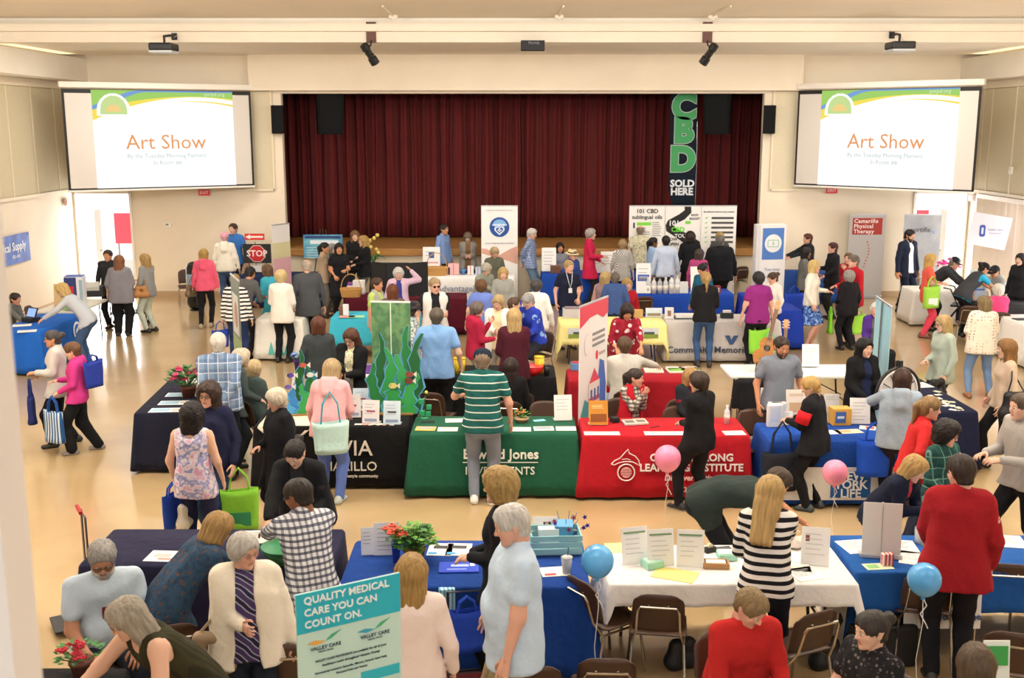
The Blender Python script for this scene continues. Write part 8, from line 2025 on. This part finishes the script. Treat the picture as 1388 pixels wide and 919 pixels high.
# ---- left wall tables
t = box_('appliance_box', 'tall blue and white appliance box with red print on the left table', 'box', 104, 413, .34, .30, .56, '#dfe4ec', 10, parts=(('blue_side', (-.06, -.153, .30), (.22, .004, .50), '#24346e'), ('red_figure', (-.05, -.157, .24), (.10, .004, .28), '#c8283c'), ('photo', (.13, -.153, .30), (.06, .004, .40), '#9ab0c0'), ('top_band', (0, 0, .565), (.33, .29, .01), '#3a5ab0')))
stand_sign('green and white brochure on the left table', 91, 421, .22, .30, -20, col='#8ac06a', lines_=3); stand_sign('tan board on the left table', 84, 418, .26, .46, 10, col='#c8a878', lines_=0)
p = onT(101, 421); t = thing('wire_rack', 'small chrome wire rack on the left table', 'rack', (p.x, p.y, p.z)); 
for k in range(3): MB().tube([(-.14 + .12 * k, 0, 0), (-.10 + .12 * k, .05, .16), (-.06 + .12 * k, 0, 0)], .006, 6).build('wire_loop', metal(), t)
MB().tube([(-.16, -.02, .01), (.16, -.02, .01)], .006, 6).build('base_wire', metal(), t)
t = box_('card_terminal', 'black payment terminal with lit screen on the blue left table', 'terminal', 42, 436, .26, .20, .08, '#17181c', -30); MB().box((0, .04, .16), (.24, .02, .18), M=Matrix.Rotation(R(-25), 3, 'X')).build('screen_case', mat('#17181c', .4), t); MB().box((0, .027, .16), (.21, .006, .15), M=Matrix.Rotation(R(-25), 3, 'X')).build('screen', mat('#7fa4e8', .3, emit=.5), t)
for lab, px, py in (('white sheets on the blue left table, rear', 30, 441), ('white sheets on the blue left table, front', 34, 450)): paper(lab, px, py, .3, .22, 20, prints=TXT[:3])
p = at(128, 430, .4); t = thing('rolling_rack', 'black rolling rack with wire sides by the left doorway', 'rack', (-8.05, 22.6, 0), R(12))
MB().box((0, 0, .74), (.74, .50, .03), bev=.005).build('shelf', mat('#1c1c1e', .5), t); MB().box((0, 0, .30), (.74, .50, .03), bev=.005).build('shelf', mat('#1c1c1e', .5), t)
for x in (-.35, .35):
    for y in (-.23, .23): MB().tube([(x, y, .08), (x, y, .76)], .014, 6).build('post', mat('#1c1c1e', .5), t); MB().ball((x, y, .05), .05, 8, 6).build('caster', mat('#2a2a2c', .5), t)
for k in range(9): MB().tube([(-.32 + .08 * k, -.24, .30), (-.32 + .08 * k, -.24, .74)], .005, 5).build('side_wire', mat('#26262a', .5), t)
box_('printer', 'dark printer on the black rolling rack', 'printer', 128, 401, .40, .34, .20, '#26262a', 12, z=.757, parts=(('paper_tray', (0, -.16, .22), (.26, .02, .18), '#d8d8d4'),))
t = thing('equipment_case', 'black rounded equipment case with glossy front by the doorway', 'case', (at(182, 405, .9).x, 24.6, 0), R(-10)); G = Field((-.3, -.3, -.02), (.3, .3, 1.2), .03); G.cap(nv(0, 0, .2), nv(0, 0, .95), .19, .17, .03, nv(1, 0, 0), .03, .03); V, Q = G.nets(); link(bpy.data.objects.new('shell', npmesh('shell', V, Q, [mat('#15171c', .2)])), t); MB().box((0, -.21, .6), (.2, .02, .5), bev=.01).build('front_panel', mat('#8aa0b8', .15), t); MB().lathe([(.16, 0), (.16, .02)], 14).build('base', mat('#1a1a1a', .5), t)
# ---- right wall
p = at(1280, 430, .3); t = thing('rollator', 'black wheeled walker with bags beside the coral top', 'walker', (p.x + .25, p.y, 0), R(60))
for q in (-1, 1):
    MB().tube([(q * .24, -.28, .10), (q * .24, -.05, .55), (q * .24, .12, .90), (q * .24, .26, .92)], .014, 6).build('side_tube', mat('#17181a', .4), t); MB().tube([(q * .24, .24, .10), (q * .24, -.05, .55)], .014, 6).build('side_tube', mat('#17181a', .4), t)
    for y in (-.28, .24): MB().lathe([(.10, -.018), (.10, .018)], 16, (q * .24, y, .10), Matrix.Rotation(PI / 2, 3, 'Y')).build('wheel', mat('#1c1c1e', .6), t)
MB().box((0, -.02, .56), (.46, .26, .04), bev=.012).build('seat', mat('#1f2024', .6), t); MB().box((0, -.10, .36), (.38, .20, .30), bev=.05).build('bag', cloth('#1d2026'), t); MB().box((.05, -.205, .40), (.12, .01, .08)).build('yellow_patch', mat('#d8c43a', .6), t); MB().tube([(.24, .0, .5), (.28, -.1, .1)], .02, 6).build('blue_bar', mat('#2a4a9a', .5), t)
for lab, px, py in (('white sheets on the right back table, left', 1288, 387), ('white sheets on the right back table, right', 1303, 384)): paper(lab, px, py, .34, .26, 10, prints=TXT[:3])
box_('supply_box', 'blue and white box on the black tablecloth near the right wall', 'box', 1325, 401, .24, .16, .12, '#c8d4e8', 0, parts=(('blue_lid', (0, 0, .13), (.2, .14, .03), '#4a70c0'),)); stand_sign('pale folder standing before the grey hooded jacket', 1338, 398, .34, .42, -20, col='#cfd2d0', lines_=0)
box_('tablet', 'black tablet on the white right-edge tablecloth', 'tablet', 1384, 433, .26, .18, .015, '#1a1a1c', 10, parts=(('screen', (0, 0, .016), (.23, .15, .002), '#3a3c44'),))
pot_plant('pink_bouquet', 'bunch of pink flowers behind the stooping man in the cap', 1300, 379, '#e8e0dc', '#5a8a4a', '#e83a9a', .22, .34, 20, 22, fr=.055)
stand_sign('white leaflet panel at the right back table', 1296, 380, .40, .34, 0, lines_=3)
